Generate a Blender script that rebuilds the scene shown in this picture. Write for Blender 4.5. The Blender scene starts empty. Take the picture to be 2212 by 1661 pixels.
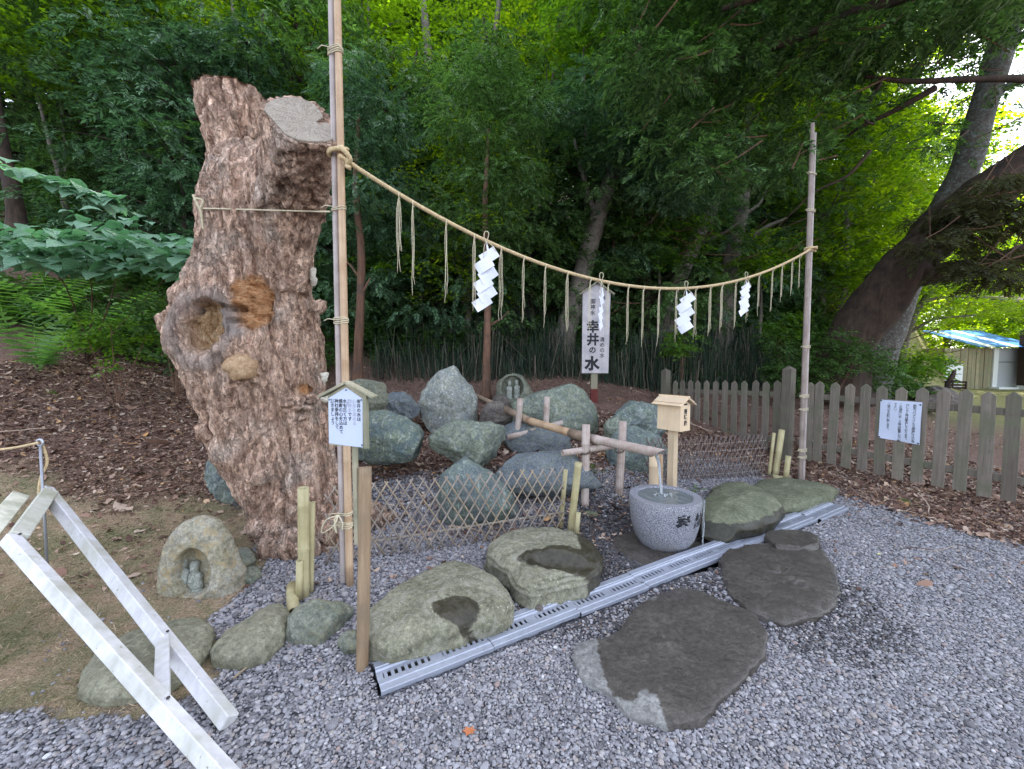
import bpy, math, random
import numpy as np
from mathutils import Vector, Matrix

random.seed(7)
RNG = np.random.RandomState(11)
R = math.radians

# ------------------------------------------------------------------ camera, light, exposure
scene = bpy.context.scene
COL = scene.collection
FPX, CX, CY = 849.0, 1106.0, 830.5          # the photograph measured at 2212 x 1661
EYE, PITCH = 1.55, math.atan(48.5 / 849.0)
cam_d = bpy.data.cameras.new('camera')
cam_d.sensor_width = 36.0
cam_d.lens = 36.0 * FPX / 2212.0
cam_d.clip_start = 0.05
cam_d.clip_end = 600.0
cam = bpy.data.objects.new('camera', cam_d)
COL.objects.link(cam)
cam.location = (0, 0, EYE)
cam.rotation_euler = (math.pi / 2 - PITCH, 0, 0)
scene.camera = cam

SUN_ELEV, SUN_AZ = R(50), R(24)             # azimuth measured clockwise from +Y (behind the wood, to the right)
world = bpy.data.worlds.new('World')
scene.world = world
world.use_nodes = True
wn = world.node_tree
bg = wn.nodes['Background']
sky = wn.nodes.new('ShaderNodeTexSky')
sky.sky_type = 'NISHITA'
sky.sun_disc = False
sky.sun_elevation = SUN_ELEV
sky.sun_rotation = SUN_AZ
sky.air_density = 1.0
sky.dust_density = 2.0
sky.ozone_density = 1.0
hsv = wn.nodes.new('ShaderNodeHueSaturation')       # thin high cloud: a paler, whiter sky
hsv.inputs['Saturation'].default_value = .5
wn.links.new(sky.outputs[0], hsv.inputs['Color'])
wn.links.new(hsv.outputs[0], bg.inputs[0])
bg.inputs[1].default_value = 0.15
sun_d = bpy.data.lights.new('sun', 'SUN')
sun_d.energy = 4.5
sun_d.angle = R(.6)
sun_d.color = (1.0, 0.95, 0.86)
sun = bpy.data.objects.new('sun', sun_d)
COL.objects.link(sun)
sd = Vector((math.sin(SUN_AZ) * math.cos(SUN_ELEV), math.cos(SUN_AZ) * math.cos(SUN_ELEV), math.sin(SUN_ELEV)))
sun.rotation_euler = sd.to_track_quat('Z', 'Y').to_euler()
sun.location = (10, 10, 20)
vs = scene.view_settings
vs.view_transform = 'Standard'
vs.look = 'None'
vs.gamma = 1.0
vs.exposure = 2.42
vs.use_curve_mapping = False
scene.cycles.max_bounces = 7
scene.cycles.diffuse_bounces = 4
scene.cycles.glossy_bounces = 3
scene.cycles.transmission_bounces = 6
scene.cycles.transparent_max_bounces = 6
scene.cycles.use_denoising = True

# ------------------------------------------------------------------ numbers and noise
CP, SP = math.cos(PITCH), math.sin(PITCH)

def ray(u, v):
    a = (u - CX) / FPX; c = -(v - CY) / FPX
    return np.array([a, CP + c * SP, -SP + c * CP])

def P(u, v, y):
    """point at distance y (along +Y) seen at u, v of the photograph"""
    d = ray(u, v)
    k = y / d[1]
    return np.array([d[0] * k, y, EYE + d[2] * k])

def G(u, v, z=0.0):
    """point at height z seen at u, v"""
    d = ray(u, v)
    k = (z - EYE) / d[2]
    return np.array([d[0] * k, d[1] * k, z])

def to_px(p):
    p = np.asarray(p, float)
    X = p[..., 0]; Y = p[..., 1]; Z = p[..., 2] - EYE
    dep = Y * CP - Z * SP
    up = Y * SP + Z * CP
    return CX + FPX * X / dep, CY - FPX * up / dep

def sstep(a, b, x):
    t = np.clip((np.asarray(x, float) - a) / (b - a), 0, 1)
    return t * t * (3 - 2 * t)

def _hash(ix, iy, iz, seed):
    n = (ix * 374761393 + iy * 668265263 + iz * 2147483647 + seed * 1274126177) & 0xffffffff
    n = ((n ^ (n >> 13)) * 1274126177) & 0xffffffff
    n = (n ^ (n >> 16)) & 0xffffffff
    return n.astype(np.float64) / 4294967295.0

def vnoise(p, seed=0):
    p = np.asarray(p, float)
    i = np.floor(p).astype(np.int64)
    f = p - i
    f = f * f * (3 - 2 * f)
    r = 0
    for dx in (0, 1):
        wx = f[..., 0] if dx else 1 - f[..., 0]
        for dy in (0, 1):
            wy = f[..., 1] if dy else 1 - f[..., 1]
            for dz in (0, 1):
                wz = f[..., 2] if dz else 1 - f[..., 2]
                r = r + wx * wy * wz * _hash(i[..., 0] + dx, i[..., 1] + dy, i[..., 2] + dz, seed)
    return r * 2 - 1

def fbm(p, seed=0, octs=4, lac=2.1, gain=0.5):
    p = np.asarray(p, float)
    a, s, out, tot = 1.0, 1.0, 0, 0
    for k in range(octs):
        out = out + a * vnoise(p * s + k * 17.3, seed + k)
        tot += a
        a *= gain; s *= lac
    return out / tot

def in_poly(x, y, poly):
    x = np.asarray(x); y = np.asarray(y)
    c = np.zeros(x.shape, bool)
    n = len(poly)
    for i in range(n):
        x0, y0 = poly[i][0], poly[i][1]; x1, y1 = poly[(i + 1) % n][0], poly[(i + 1) % n][1]
        if y0 == y1: continue
        hit = ((y0 > y) != (y1 > y)) & (x < (x1 - x0) * (y - y0) / (y1 - y0) + x0)
        c ^= hit
    return c

# drain line, fence line
DR0, DR1 = np.array([-0.66, 1.83]), np.array([3.46, 4.13])
DRD = (DR1 - DR0) / np.linalg.norm(DR1 - DR0)
DRN = np.array([-DRD[1], DRD[0]])
FE0, FE1 = np.array([3.02, 7.62]), np.array([5.45, 3.05])
BX = [-9, 0, .5, 1.5, 2.5, 3.5, 4.5, 5, 6, 9, 14, 25, 45, 90]
BZ = [0, 0, .1, .36, .62, .87, 1.1, 1.3, 1.85, 3.7, 7.4, 14, 24, 40]

def terr(x, y):
    x = np.asarray(x, float); y = np.asarray(y, float)
    b = y - 3.5 - sstep(1, 4, x) * 1.6
    zb = np.interp(b, BX, BZ) * (1 - sstep(.8, 1.15, x / np.maximum(y, 5)))
    zr = sstep(6, 10, x) * 0.22 * sstep(4, 8, y)
    zl = 0.28 * np.maximum(0, -x - 3) * sstep(1.8, 4.5, y)
    return zb + zr + np.minimum(zl, 5)

def terr_n(x, y):
    x = np.asarray(x, float); y = np.asarray(y, float)
    z = terr(x, y)
    p = np.stack([x, y, 0 * x], -1)
    rough = sstep(.05, .6, z)
    z = z + fbm(p * 1.6, 3, 4) * (0.006 + 0.07 * rough) + vnoise(p * 9, 8) * (0.004 + 0.012 * rough)
    t = (x - DR0[0]) * DRD[0] + (y - DR0[1]) * DRD[1]
    s = (x - DR0[0]) * DRN[0] + (y - DR0[1]) * DRN[1]
    L = np.linalg.norm(DR1 - DR0)
    z = z - .075 * (1 - sstep(.25, .6, np.hypot(x - 1.33, y - 3.32)))
    ch = (t > .0) & (t < L - .02) & (np.abs(s) < .075)
    return np.where(ch, z - .16, z)

def T(u, v):
    """where the line of sight at u, v meets the ground"""
    d = ray(u, v)
    k = 0.5
    o = np.array([0, 0, EYE])
    for _ in range(4000):
        p = o + d * k
        if p[2] < terr(p[0], p[1]): break
        k += 0.01 + k * 0.001
    return o + d * k

# ------------------------------------------------------------------ mesh tools
def new_obj(name, me, parent=None):
    o = bpy.data.objects.new(name, me)
    COL.objects.link(o)
    if parent is not None: o.parent = parent
    return o

def mk(name, V, F, mat=None, parent=None, smooth=False, attrs=None):
    V = np.asarray(V, np.float32)
    me = bpy.data.meshes.new(name)
    if isinstance(F, np.ndarray):
        n, k = F.shape
        me.vertices.add(len(V)); me.vertices.foreach_set('co', V.ravel())
        me.loops.add(n * k); me.loops.foreach_set('vertex_index', F.ravel().astype(np.int32))
        me.polygons.add(n)
        me.polygons.foreach_set('loop_start', (np.arange(n) * k).astype(np.int32))
        me.polygons.foreach_set('loop_total', np.full(n, k, np.int32))
        me.update(calc_edges=True)
    else:
        me.from_pydata(V.tolist(), [], [list(map(int, f)) for f in F])
        me.update()
    if smooth: me.shade_smooth()
    if mat is not None: me.materials.append(mat)
    if attrs:
        for an, arr in attrs.items():
            arr = np.asarray(arr, np.float32)
            if arr.ndim == 1:
                a = me.attributes.new(an, 'FLOAT', 'POINT'); a.data.foreach_set('value', arr)
            else:
                a = me.attributes.new(an, 'FLOAT_COLOR', 'POINT'); a.data.foreach_set('color', arr.ravel())
    return new_obj(name, me, parent)

class MB:
    def __init__(s): s.V = []; s.F = []; s.n = 0
    def add(s, VF):
        V, F = VF
        V = np.asarray(V, float)
        s.V.append(V)
        for f in F: s.F.append([int(i) + s.n for i in f])
        s.n += len(V)
        return s
    def out(s): return np.concatenate(s.V), s.F
    def build(s, name, mat, parent=None, smooth=False):
        V, F = s.out()
        return mk(name, V, F, mat, parent, smooth)

def frame(d, up=(0, 0, 1)):
    d = np.asarray(d, float); d = d / np.linalg.norm(d)
    up = np.asarray(up, float)
    if abs(np.dot(d, up)) > .98: up = np.array([0, 1.0, 0])
    a = np.cross(up, d); a /= np.linalg.norm(a)
    b = np.cross(d, a)
    return a, b, d

def beam(p0, p1, w, h, ch=0.003, up=(0, 0, 1), side=None):
    """chamfered bar from p0 to p1; w across, h along up"""
    p0 = np.asarray(p0, float); p1 = np.asarray(p1, float)
    if side is not None:
        d = (p1 - p0) / np.linalg.norm(p1 - p0); a = np.asarray(side, float); a = a - d * np.dot(a, d); a /= np.linalg.norm(a); b = np.cross(d, a)
    else:
        a, b, d = frame(p1 - p0, up)
    x, y = w / 2, h / 2
    c = min(ch, x * .5, y * .5)
    sec = [(x - c, -y), (x, -y + c), (x, y - c), (x - c, y), (-x + c, y), (-x, y - c), (-x, -y + c), (-x + c, -y)]
    V = []; F = []
    L = np.linalg.norm(p1 - p0); e = min(c, L * .2)
    rings = [(0, .0), (e, 1), (L - e, 1), (L, .0)]
    for t, full in rings:
        for sx, sy in sec:
            if not full:
                sx = sx - math.copysign(c, sx); sy = sy - math.copysign(c, sy)
            V.append(p0 + d * t + a * sx + b * sy)
    for r in range(3):
        for i in range(8):
            j = (i + 1) % 8
            F.append([r * 8 + i, r * 8 + j, r * 8 + 8 + j, r * 8 + 8 + i])
    F.append(list(range(7, -1, -1))); F.append(list(range(24, 32)))
    return np.array(V), F

def boxc(c, s, ch=0.003, rz=0.0):
    c = np.asarray(c, float)
    d = np.array([0, 0, s[2] / 2])
    a = (math.cos(rz), math.sin(rz), 0)
    return beam(c - d, c + d, s[0], s[1], ch, side=a)

def tube(pts, rad, seg=8, caps=True, hollow=0.0):
    pts = np.asarray(pts, float); n = len(pts)
    rad = np.full(n, rad) if np.isscalar(rad) else np.asarray(rad, float)
    tan = np.gradient(pts, axis=0)
    tan /= np.linalg.norm(tan, axis=1)[:, None] + 1e-12
    a, b, _ = frame(tan[0])
    V = []; ang = np.arange(seg) * 2 * math.pi / seg
    for i in range(n):
        a = a - tan[i] * np.dot(a, tan[i]); a /= np.linalg.norm(a); b = np.cross(tan[i], a)
        V.append(pts[i] + rad[i] * (np.cos(ang)[:, None] * a + np.sin(ang)[:, None] * b))
    V = np.concatenate(V); F = []
    for r in range(n - 1):
        for i in range(seg):
            j = (i + 1) % seg
            F.append([r * seg + i, r * seg + j, r * seg + seg + j, r * seg + seg + i])
    if caps:
        F.append(list(range(seg - 1, -1, -1))); F.append(list(range((n - 1) * seg, n * seg)))
    return V, F

def spline(pts, n):
    pts = np.asarray(pts, float)
    if len(pts) == 2: return pts[0] + (pts[1] - pts[0]) * np.linspace(0, 1, n)[:, None]
    q = np.vstack([2 * pts[0] - pts[1], pts, 2 * pts[-1] - pts[-2]])
    t = np.linspace(0, len(pts) - 1 - 1e-9, n)
    i = t.astype(int); f = (t - i)[:, None]
    a, b, c, d = q[i], q[i + 1], q[i + 2], q[i + 3]
    return .5 * (2 * b + (c - a) * f + (2 * a - 5 * b + 4 * c - d) * f ** 2 + (3 * b - a - 3 * c + d) * f ** 3)

def bamboo(p0, p1, r0, r1=None, step=.26, open_top=True, open_bot=False, seg=14, off=None):
    """a culm with nodes; an open end shows its hollow"""
    p0 = np.asarray(p0, float); p1 = np.asarray(p1, float); r1 = r1 or r0
    L = np.linalg.norm(p1 - p0); d = (p1 - p0) / L
    ts = [0.0]; rr = [1.0]
    t = step * (0.35 if off is None else off)
    while t < L - .02:
        for dt, k in ((-.011, 1.0), (-.005, 1.05), (-.0015, 1.085), (0.0015, .965), (.004, 1.06), (.010, 1.0)):
            if 0 < t + dt < L: ts.append(t + dt); rr.append(k)
        t += step * (1 + .12 * math.sin(t * 37))
    ts.append(L); rr.append(1.0)
    ts = np.array(ts); rr = np.array(rr)
    base = r0 + (r1 - r0) * ts / L
    V, F = tube(p0 + d * ts[:, None], base * rr, seg, caps=False)
    F = list(F); n = len(ts); V = list(V)
    for end, opn in ((0, open_bot), (n - 1, open_top)):
        c = p0 + d * ts[end]; rad = base[end]; sgn = 1 if end == 0 else -1
        ring = [end * seg + i for i in range(seg)]
        if not opn:
            F.append(ring[::-1] if end == 0 else ring)
        else:
            i0 = len(V)
            for k, depth in ((.78, 0), (.76, rad * 2.2)):
                for i in range(seg):
                    V.append(c + (V[ring[i]] - c) * k + d * sgn * depth)
            for i in range(seg):
                j = (i + 1) % seg
                a = [ring[i], ring[j], i0 + j, i0 + i]; b = [i0 + i, i0 + j, i0 + seg + j, i0 + seg + i]
                if end == 0: a = a[::-1]; b = b[::-1]
                F.append(a); F.append(b)
            F.append([i0 + seg + i for i in range(seg)])
    return np.array(V), F

def lathe(prof, seg=48, center=(0, 0, 0)):
    V = []; F = []
    for r, z in prof:
        for i in range(seg):
            a = 2 * math.pi * i / seg
            V.append((center[0] + r * math.cos(a), center[1] + r * math.sin(a), center[2] + z))
    n = len(prof)
    for k in range(n - 1):
        for i in range(seg):
            j = (i + 1) % seg
            F.append([k * seg + i, k * seg + j, k * seg + seg + j, k * seg + seg + i])
    F.append(list(range((n - 1) * seg, n * seg)))
    return np.array(V), F

def rope(pts, r, pitch=.06, strands=3, n_per=8, seg=6):
    pts = np.asarray(pts, float)
    s = np.concatenate([[0], np.cumsum(np.linalg.norm(np.diff(pts, axis=0), axis=1))])
    n = max(12, int(s[-1] / pitch * n_per))
    t = np.linspace(0, s[-1], n)
    c = np.stack([np.interp(t, s, pts[:, k]) for k in range(3)], 1)
    tan = np.gradient(c, axis=0); tan /= np.linalg.norm(tan, axis=1)[:, None]
    up = np.array([0.13, 0.2, 1.0])
    a = np.cross(tan, up); a /= np.linalg.norm(a, axis=1)[:, None]
    b = np.cross(tan, a)
    m = MB()
    for k in range(strands):
        ph = 2 * math.pi * (t / pitch + k / strands)
        q = c + (np.cos(ph)[:, None] * a + np.sin(ph)[:, None] * b) * r * .52
        m.add(tube(q, r * .56, seg))
    return m.out()

def empty(name, loc=(0, 0, 0)):
    o = bpy.data.objects.new(name, None)
    o.empty_display_size = .1
    COL.objects.link(o); o.location = loc
    return o

def tag(o, label=None, cat=None, group=None, kind=None):
    if label: o['label'] = label
    if cat: o['category'] = cat
    if group: o['group'] = group
    if kind: o['kind'] = kind
    return o

def thing(name, loc, label, cat, group=None):
    return tag(empty(name, tuple(float(c) for c in loc)), label, cat, group)

def part(name, VF, mat, root, smooth=False, label=None):
    """VF in world coordinates; stored relative to its root empty"""
    V, F = VF
    loc = np.zeros(3); r = root
    while r is not None:
        loc = loc + np.array(r.location); r = r.parent
    o = mk(name, np.asarray(V) - loc, F, mat, root, smooth)
    if label: o['label'] = label
    return o

def autosmooth(o, ang=40):
    me = o.data
    me.shade_smooth()
    try: me.set_sharp_from_angle(angle=R(ang))
    except Exception: pass
    return o

def voxel(VF, size, smooth_it=2):
    """fuse overlapping solids into one continuous skin"""
    V, F = VF
    me = bpy.data.meshes.new('tmp'); me.from_pydata(np.asarray(V).tolist(), [], [list(f) for f in F]); me.update()
    o = bpy.data.objects.new('tmp', me); COL.objects.link(o)
    m = o.modifiers.new('r', 'REMESH'); m.mode = 'VOXEL'; m.voxel_size = size
    if smooth_it:
        s = o.modifiers.new('s', 'SMOOTH'); s.iterations = smooth_it; s.factor = .5
    dg = bpy.context.evaluated_depsgraph_get(); dg.update()
    ev = o.evaluated_get(dg)
    m2 = bpy.data.meshes.new_from_object(ev)
    n = len(m2.vertices); co = np.zeros(n * 3, np.float32); m2.vertices.foreach_get('co', co)
    no = np.zeros(n * 3, np.float32); m2.vertices.foreach_get('normal', no)
    Q = np.array([list(p.vertices) for p in m2.polygons if len(p.vertices) == 4], np.int32)
    bpy.data.objects.remove(o); bpy.data.meshes.remove(me); bpy.data.meshes.remove(m2)
    return co.reshape(-1, 3).astype(float), Q, no.reshape(-1, 3).astype(float)

def ellipsoid(c, r, seg=16, rings=10, rot=None):
    V = []; F = []
    for i in range(rings + 1):
        th = math.pi * i / rings
        for j in range(seg):
            ph = 2 * math.pi * j / seg
            V.append((math.sin(th) * math.cos(ph), math.sin(th) * math.sin(ph), math.cos(th)))
    V = np.array(V) * np.asarray(r, float)
    if rot is not None: V = V @ np.asarray(Matrix(rot)).T if not isinstance(rot, np.ndarray) else V @ rot.T
    V = V + np.asarray(c, float)
    for i in range(rings):
        for j in range(seg):
            k = (j + 1) % seg
            F.append([i * seg + j, i * seg + seg + j, i * seg + seg + k, i * seg + k])
    return V, F

# ------------------------------------------------------------------ materials
class NT:
    def __init__(s, name):
        s.m = bpy.data.materials.new(name); s.m.use_nodes = True
        s.t = s.m.node_tree; s.n = s.t.nodes; s.l = s.t.links
        s.bsdf = s.n['Principled BSDF']; s.outn = s.n['Material Output']
    def node(s, t, **kw):
        x = s.n.new(t)
        for k, v in kw.items(): setattr(x, k, v)
        return x
    def link(s, a, b): s.l.new(a, b)
    def coord(s, scale=(1, 1, 1), world=True, rot=(0, 0, 0)):
        if world:
            g = s.node('ShaderNodeNewGeometry'); src = g.outputs['Position']
        else:
            g = s.node('ShaderNodeTexCoord'); src = g.outputs['Object']
        mp = s.node('ShaderNodeMapping'); mp.inputs['Scale'].default_value = scale; mp.inputs['Rotation'].default_value = rot
        s.link(src, mp.inputs[0]); return mp.outputs[0]
    def noise(s, co, scale, detail=4, rough=.55, dist=0):
        x = s.node('ShaderNodeTexNoise'); x.inputs['Scale'].default_value = scale; x.inputs['Detail'].default_value = detail
        x.inputs['Roughness'].default_value = rough; x.inputs['Distortion'].default_value = dist
        s.link(co, x.inputs['Vector']); return x.outputs['Fac']
    def voro(s, co, scale, feature='F1', out='Distance', rnd=1.0):
        x = s.node('ShaderNodeTexVoronoi'); x.feature = feature; x.inputs['Scale'].default_value = scale
        x.inputs['Randomness'].default_value = rnd
        s.link(co, x.inputs['Vector']); return x.outputs[out]
    def ramp(s, f, stops):
        x = s.node('ShaderNodeValToRGB'); e = x.color_ramp.elements
        while len(e) < len(stops): e.new(.5)
        for i, (p, c) in enumerate(stops):
            e[i].position = p; e[i].color = (*c, 1) if hasattr(c, '__len__') else (c, c, c, 1)
        s.link(f, x.inputs[0]); return x.outputs[0]
    def mix(s, f, a, b, mode='MIX'):
        x = s.node('ShaderNodeMix'); x.data_type = 'RGBA'; x.blend_type = mode
        if isinstance(f, (int, float)): x.inputs[0].default_value = f
        else: s.link(f, x.inputs[0])
        for v, i in ((a, 6), (b, 7)):
            if isinstance(v, tuple): x.inputs[i].default_value = (*v, 1)
            else: s.link(v, x.inputs[i])
        return x.outputs[2]
    def math(s, op, a, b=None, clamp=False):
        x = s.node('ShaderNodeMath'); x.operation = op; x.use_clamp = clamp
        for v, i in ((a, 0), (b, 1)):
            if v is None: continue
            if isinstance(v, (int, float)): x.inputs[i].default_value = v
            else: s.link(v, x.inputs[i])
        return x.outputs[0]
    def attr(s, name, typ='GEOMETRY', out='Color'):
        x = s.node('ShaderNodeAttribute'); x.attribute_name = name; x.attribute_type = typ
        return x.outputs[out]
    def bump(s, h, strength=.3, dist=.01, prev=None):
        x = s.node('ShaderNodeBump'); x.inputs['Strength'].default_value = strength; x.inputs['Distance'].default_value = dist
        s.link(h, x.inputs['Height'])
        if prev is not None: s.link(prev, x.inputs['Normal'])
        s.link(x.outputs[0], s.bsdf.inputs['Normal']); return x.outputs[0]
    def set(s, col=None, rough=None, spec=None, metal=None):
        for v, k in ((col, 'Base Color'), (rough, 'Roughness'), (spec, 'Specular IOR Level'), (metal, 'Metallic')):
            if v is None: continue
            if isinstance(v, tuple): s.bsdf.inputs[k].default_value = (*v, 1)
            elif isinstance(v, (int, float)): s.bsdf.inputs[k].default_value = v
            else: s.link(v, s.bsdf.inputs[k])
        return s.m

def mat_wood(name, c1, c2, grain=(60, 60, 3), rough=.75, stain=None, world=True, bs=.35, spots=None):
    t = NT(name); co = t.coord(grain, world=world); co2 = t.coord((1, 1, 1), world=world)
    n1 = t.noise(co, 1.0, 5, .6, .3); n2 = t.noise(co2, 5, 4, .6)
    c = t.mix(t.ramp(n1, [(.3, 0), (.7, 1)]), c1, c2)
    if world:
        oi_ = t.node('ShaderNodeObjectInfo'); c = t.mix(1.0, c, t.ramp(oi_.outputs['Random'], [(0, (.74, .72, .68)), (.5, (1.0, .98, .95)), (1, (1.18, 1.14, 1.06))]), 'MULTIPLY')
    if stain: c = t.mix(t.ramp(n2, [(.45, 0), (.68, 1)]), c, stain)
    if spots: c = t.mix(t.ramp(t.noise(co2, 38, 5, .7), [(.64, 0), (.70, 1)]), c, spots)
    t.bump(n1, bs, .004)
    return t.set(c, rough, .25)

def mat_plain(name, c, rough=.6, spec=.4, metal=0, var=.12, sc=12, bs=.08):
    t = NT(name); co = t.coord(); n = t.noise(co, sc, 5, .6)
    d = tuple(x * (1 - var) for x in c); e = tuple(min(1, x * (1 + var)) for x in c)
    col = t.mix(t.ramp(n, [(.3, 0), (.7, 1)]), d, e)
    t.bump(n, bs, .005)
    return t.set(col, rough, spec, metal)

def mat_bamboo(name, c1, c2, c3, rough=.5):
    t = NT(name); co = t.coord((90, 90, 2.5)); co2 = t.coord()
    n1 = t.noise(co, 1, 4, .6); n2 = t.noise(co2, 7, 5, .65); n3 = t.noise(co2, 60, 3, .6)
    c = t.mix(t.ramp(n2, [(.32, 0), (.6, 1)]), c1, c2)
    c = t.mix(t.math('MULTIPLY', t.ramp(n1, [(.4, 0), (.75, 1)]), .6), c, c3)
    c = t.mix(t.ramp(n3, [(.68, 0), (.74, .8)]), c, tuple(x * .35 for x in c3))
    t.bump(n1, .12, .002)
    return t.set(c, rough, .35)

def mat_leaf(name, cols, trans=.45, rough=.45, gloss=.25, tcol=None):
    """cols: dark, mid, light; each leaf island takes its own tone, each tree its own shift"""
    t = NT(name)
    g = t.node('ShaderNodeNewGeometry'); oi = t.node('ShaderNodeObjectInfo')
    co = t.coord()
    n = t.noise(co, .9, 3, .6)
    f = t.math('ADD', t.math('MULTIPLY', g.outputs['Random Per Island'], .8), t.math('MULTIPLY', n, .5))
    f = t.math('ADD', f, t.math('SUBTRACT', t.math('MULTIPLY', oi.outputs['Random'], .25), .12))
    c = t.ramp(f, [(.22, cols[0]), (.6, cols[1]), (1.0, cols[2])])
    t.set(c, rough, gloss)
    tr = t.node('ShaderNodeBsdfTranslucent')
    tc = t.mix(1.0, c, tcol or (1.5, 1.9, .5), 'MULTIPLY')
    t.link(tc, tr.inputs['Color'])
    mx = t.node('ShaderNodeMixShader'); mx.inputs[0].default_value = trans
    t.link(t.bsdf.outputs[0], mx.inputs[1]); t.link(tr.outputs[0], mx.inputs[2]); t.link(mx.outputs[0], t.outn.inputs[0])
    return t.m

def mat_rock(name, base, alt, lichen=None, vein=None, wet=None, sc=1.0, rough=.85, patch=None, bs=.6, lsc=30):
    t = NT(name); co = t.coord((sc, sc, sc))
    n1 = t.noise(co, 3.2, 8, .65, .4); n2 = t.noise(co, 26, 8, .7); n3 = t.noise(co, 9, 5, .6, 1.0)
    c = t.mix(t.ramp(n1, [(.36, 0), (.62, 1)]), base, alt)
    sp = t.ramp(n2, [(.32, .5), (.5, 1.0), (.7, 1.6)])
    c = t.mix(1.0, c, sp, 'MULTIPLY')
    if vein:
        w = t.node('ShaderNodeTexWave'); w.inputs['Scale'].default_value = 1.6; w.inputs['Distortion'].default_value = 14; w.inputs['Detail'].default_value = 5
        w.inputs['Detail Scale'].default_value = 1.4
        t.link(co, w.inputs['Vector'])
        c = t.mix(t.math('MULTIPLY', t.ramp(w.outputs['Fac'], [(.90, 0), (.99, 1)]), t.ramp(n1, [(.4, 0), (.6, .8)])), c, vein)
    if patch:
        c = t.mix(t.ramp(n3, [(.5, 0), (.66, .85)]), c, patch)
    if lichen:
        v = t.voro(co, lsc); v2 = t.noise(co, 4, 3)
        m = t.math('MULTIPLY', t.ramp(v, [(.16, 1), (.27, 0)]), t.ramp(v2, [(.45, 0), (.6, 1)]))
        c = t.mix(t.math('MULTIPLY', m, .8), c, lichen)
    n4 = t.noise(co, 90, 4, .75)
    c = t.mix(1.0, c, t.ramp(n4, [(.3, .72), (.5, 1.0), (.68, 1.35)]), 'MULTIPLY')
    h = t.math('ADD', t.math('MULTIPLY', n1, 1.0), t.math('ADD', t.math('MULTIPLY', n2, .4), t.math('MULTIPLY', n4, .22)))
    r = rough
    if wet:
        f = t.attr('wet', out='Fac')
        f = t.ramp(t.math('ADD', f, t.math('MULTIPLY', t.math('SUBTRACT', n3, .5), .9)), [(.42, 0), (.56, 1)])
        c = t.mix(f, c, t.mix(1.0, c, wet, 'MULTIPLY'))
        x = t.node('ShaderNodeMapRange'); t.link(f, x.inputs[0]); x.inputs[3].default_value = rough; x.inputs[4].default_value = .36
        r = x.outputs[0]
    t.bump(h, bs, .014)
    return t.set(c, r, .4)

M = {}
M['bark_stump'] = None
M['bamboo_grey'] = mat_bamboo('bamboo_grey', (.33, .275, .26), (.46, .395, .38), (.26, .18, .13))
M['bamboo_dull'] = mat_bamboo('bamboo_dull', (.21, .165, .145), (.31, .25, .22), (.14, .10, .08))
M['bamboo_tan'] = mat_bamboo('bamboo_tan', (.44, .28, .165), (.55, .385, .25), (.28, .165, .10))
M['bamboo_fresh'] = mat_bamboo('bamboo_fresh', (.37, .315, .16), (.47, .41, .24), (.28, .235, .12))
M['bamboo_pink'] = mat_bamboo('bamboo_pink', (.36, .27, .235), (.50, .42, .375), (.24, .16, .12), .6)
M['bamboo_brown'] = mat_bamboo('bamboo_brown', (.27, .19, .14), (.38, .28, .2), (.1, .07, .05), .55)
M['cane'] = mat_bamboo('cane', (.24, .195, .16), (.34, .285, .24), (.12, .09, .075), .6)
M['cane_tan'] = mat_bamboo('cane_tan', (.28, .21, .14), (.38, .30, .21), (.18, .12, .08), .6)
M['cane_dark'] = mat_bamboo('cane_dark', (.12, .085, .08), (.19, .145, .13), (.06, .04, .04), .55)
M['node_pale'] = mat_plain('node_pale', (.45, .4, .36), .7)
M['picket'] = mat_wood('weathered_picket_wood', (.125, .105, .092), (.215, .19, .165), (55, 55, 2.4), .85, (.13, .13, .09), bs=.5, spots=(.07, .06, .05))
M['post_wood'] = mat_wood('peeled_log_wood', (.20, .135, .085), (.33, .24, .16), (40, 40, 2.0), .8, (.2, .15, .1), bs=.6)
M['sign_wood'] = mat_wood('sign_wood', (.27, .245, .18), (.38, .35, .27), (70, 70, 3), .8, (.22, .22, .15), bs=.3)
M['board_grey'] = mat_wood('grey_board', (.42, .39, .42), (.54, .51, .54), (50, 50, 2), .75, (.34, .32, .35), bs=.15)
M['new_wood'] = mat_wood('new_planed_wood', (.60, .455, .31), (.70, .56, .41), (40, 40, 2), .6, (.64, .49, .34), bs=.08)
M['white_paint'] = mat_wood('worn_white_paint', (.55, .55, .60), (.70, .70, .75), (26, 26, 4), .55, (.44, .43, .38), bs=.4, spots=(.25, .23, .17))
M['white_worn'] = mat_wood('flaking_white_paint', (.52, .52, .46), (.66, .66, .62), (30, 30, 8), .7, (.36, .36, .27), bs=.3, spots=(.2, .19, .14))
M['paper'] = mat_plain('laminated_paper', (.52, .57, .72), .3, .5, 0, .03, 4, .03)
M['shide'] = NT('white_paper').set((.72, .73, .82), .7, .2)
M['ink'] = NT('black_ink').set((.02, .02, .025), .6, .3)
M['ink_faded'] = NT('faded_ink').set((.42, .42, .50), .7, .2)
M['rope'] = mat_plain('straw_rope', (.55, .42, .25), .9, .15, 0, .25, 60, .4)
M['twine'] = mat_plain('pale_twine', (.60, .53, .38), .9, .15, 0, .2, 60, .2)
M['twine_dark'] = mat_plain('dark_twine', (.12, .09, .07), .9, .15, 0, .2, 60, .2)
M['steel'] = mat_plain('galvanised_steel', (.44, .46, .52), .42, .5, .75, .14, 14, .12)
M['rod'] = mat_plain('steel_rod', (.32, .33, .36), .45, .5, .6, .1)
M['screw'] = mat_plain('screw_head', (.05, .04, .04), .5, .5, .5)
M['rust'] = mat_plain('rusty_steel', (.20, .075, .03), .85, .2, 0, .3, 30, .3)
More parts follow.
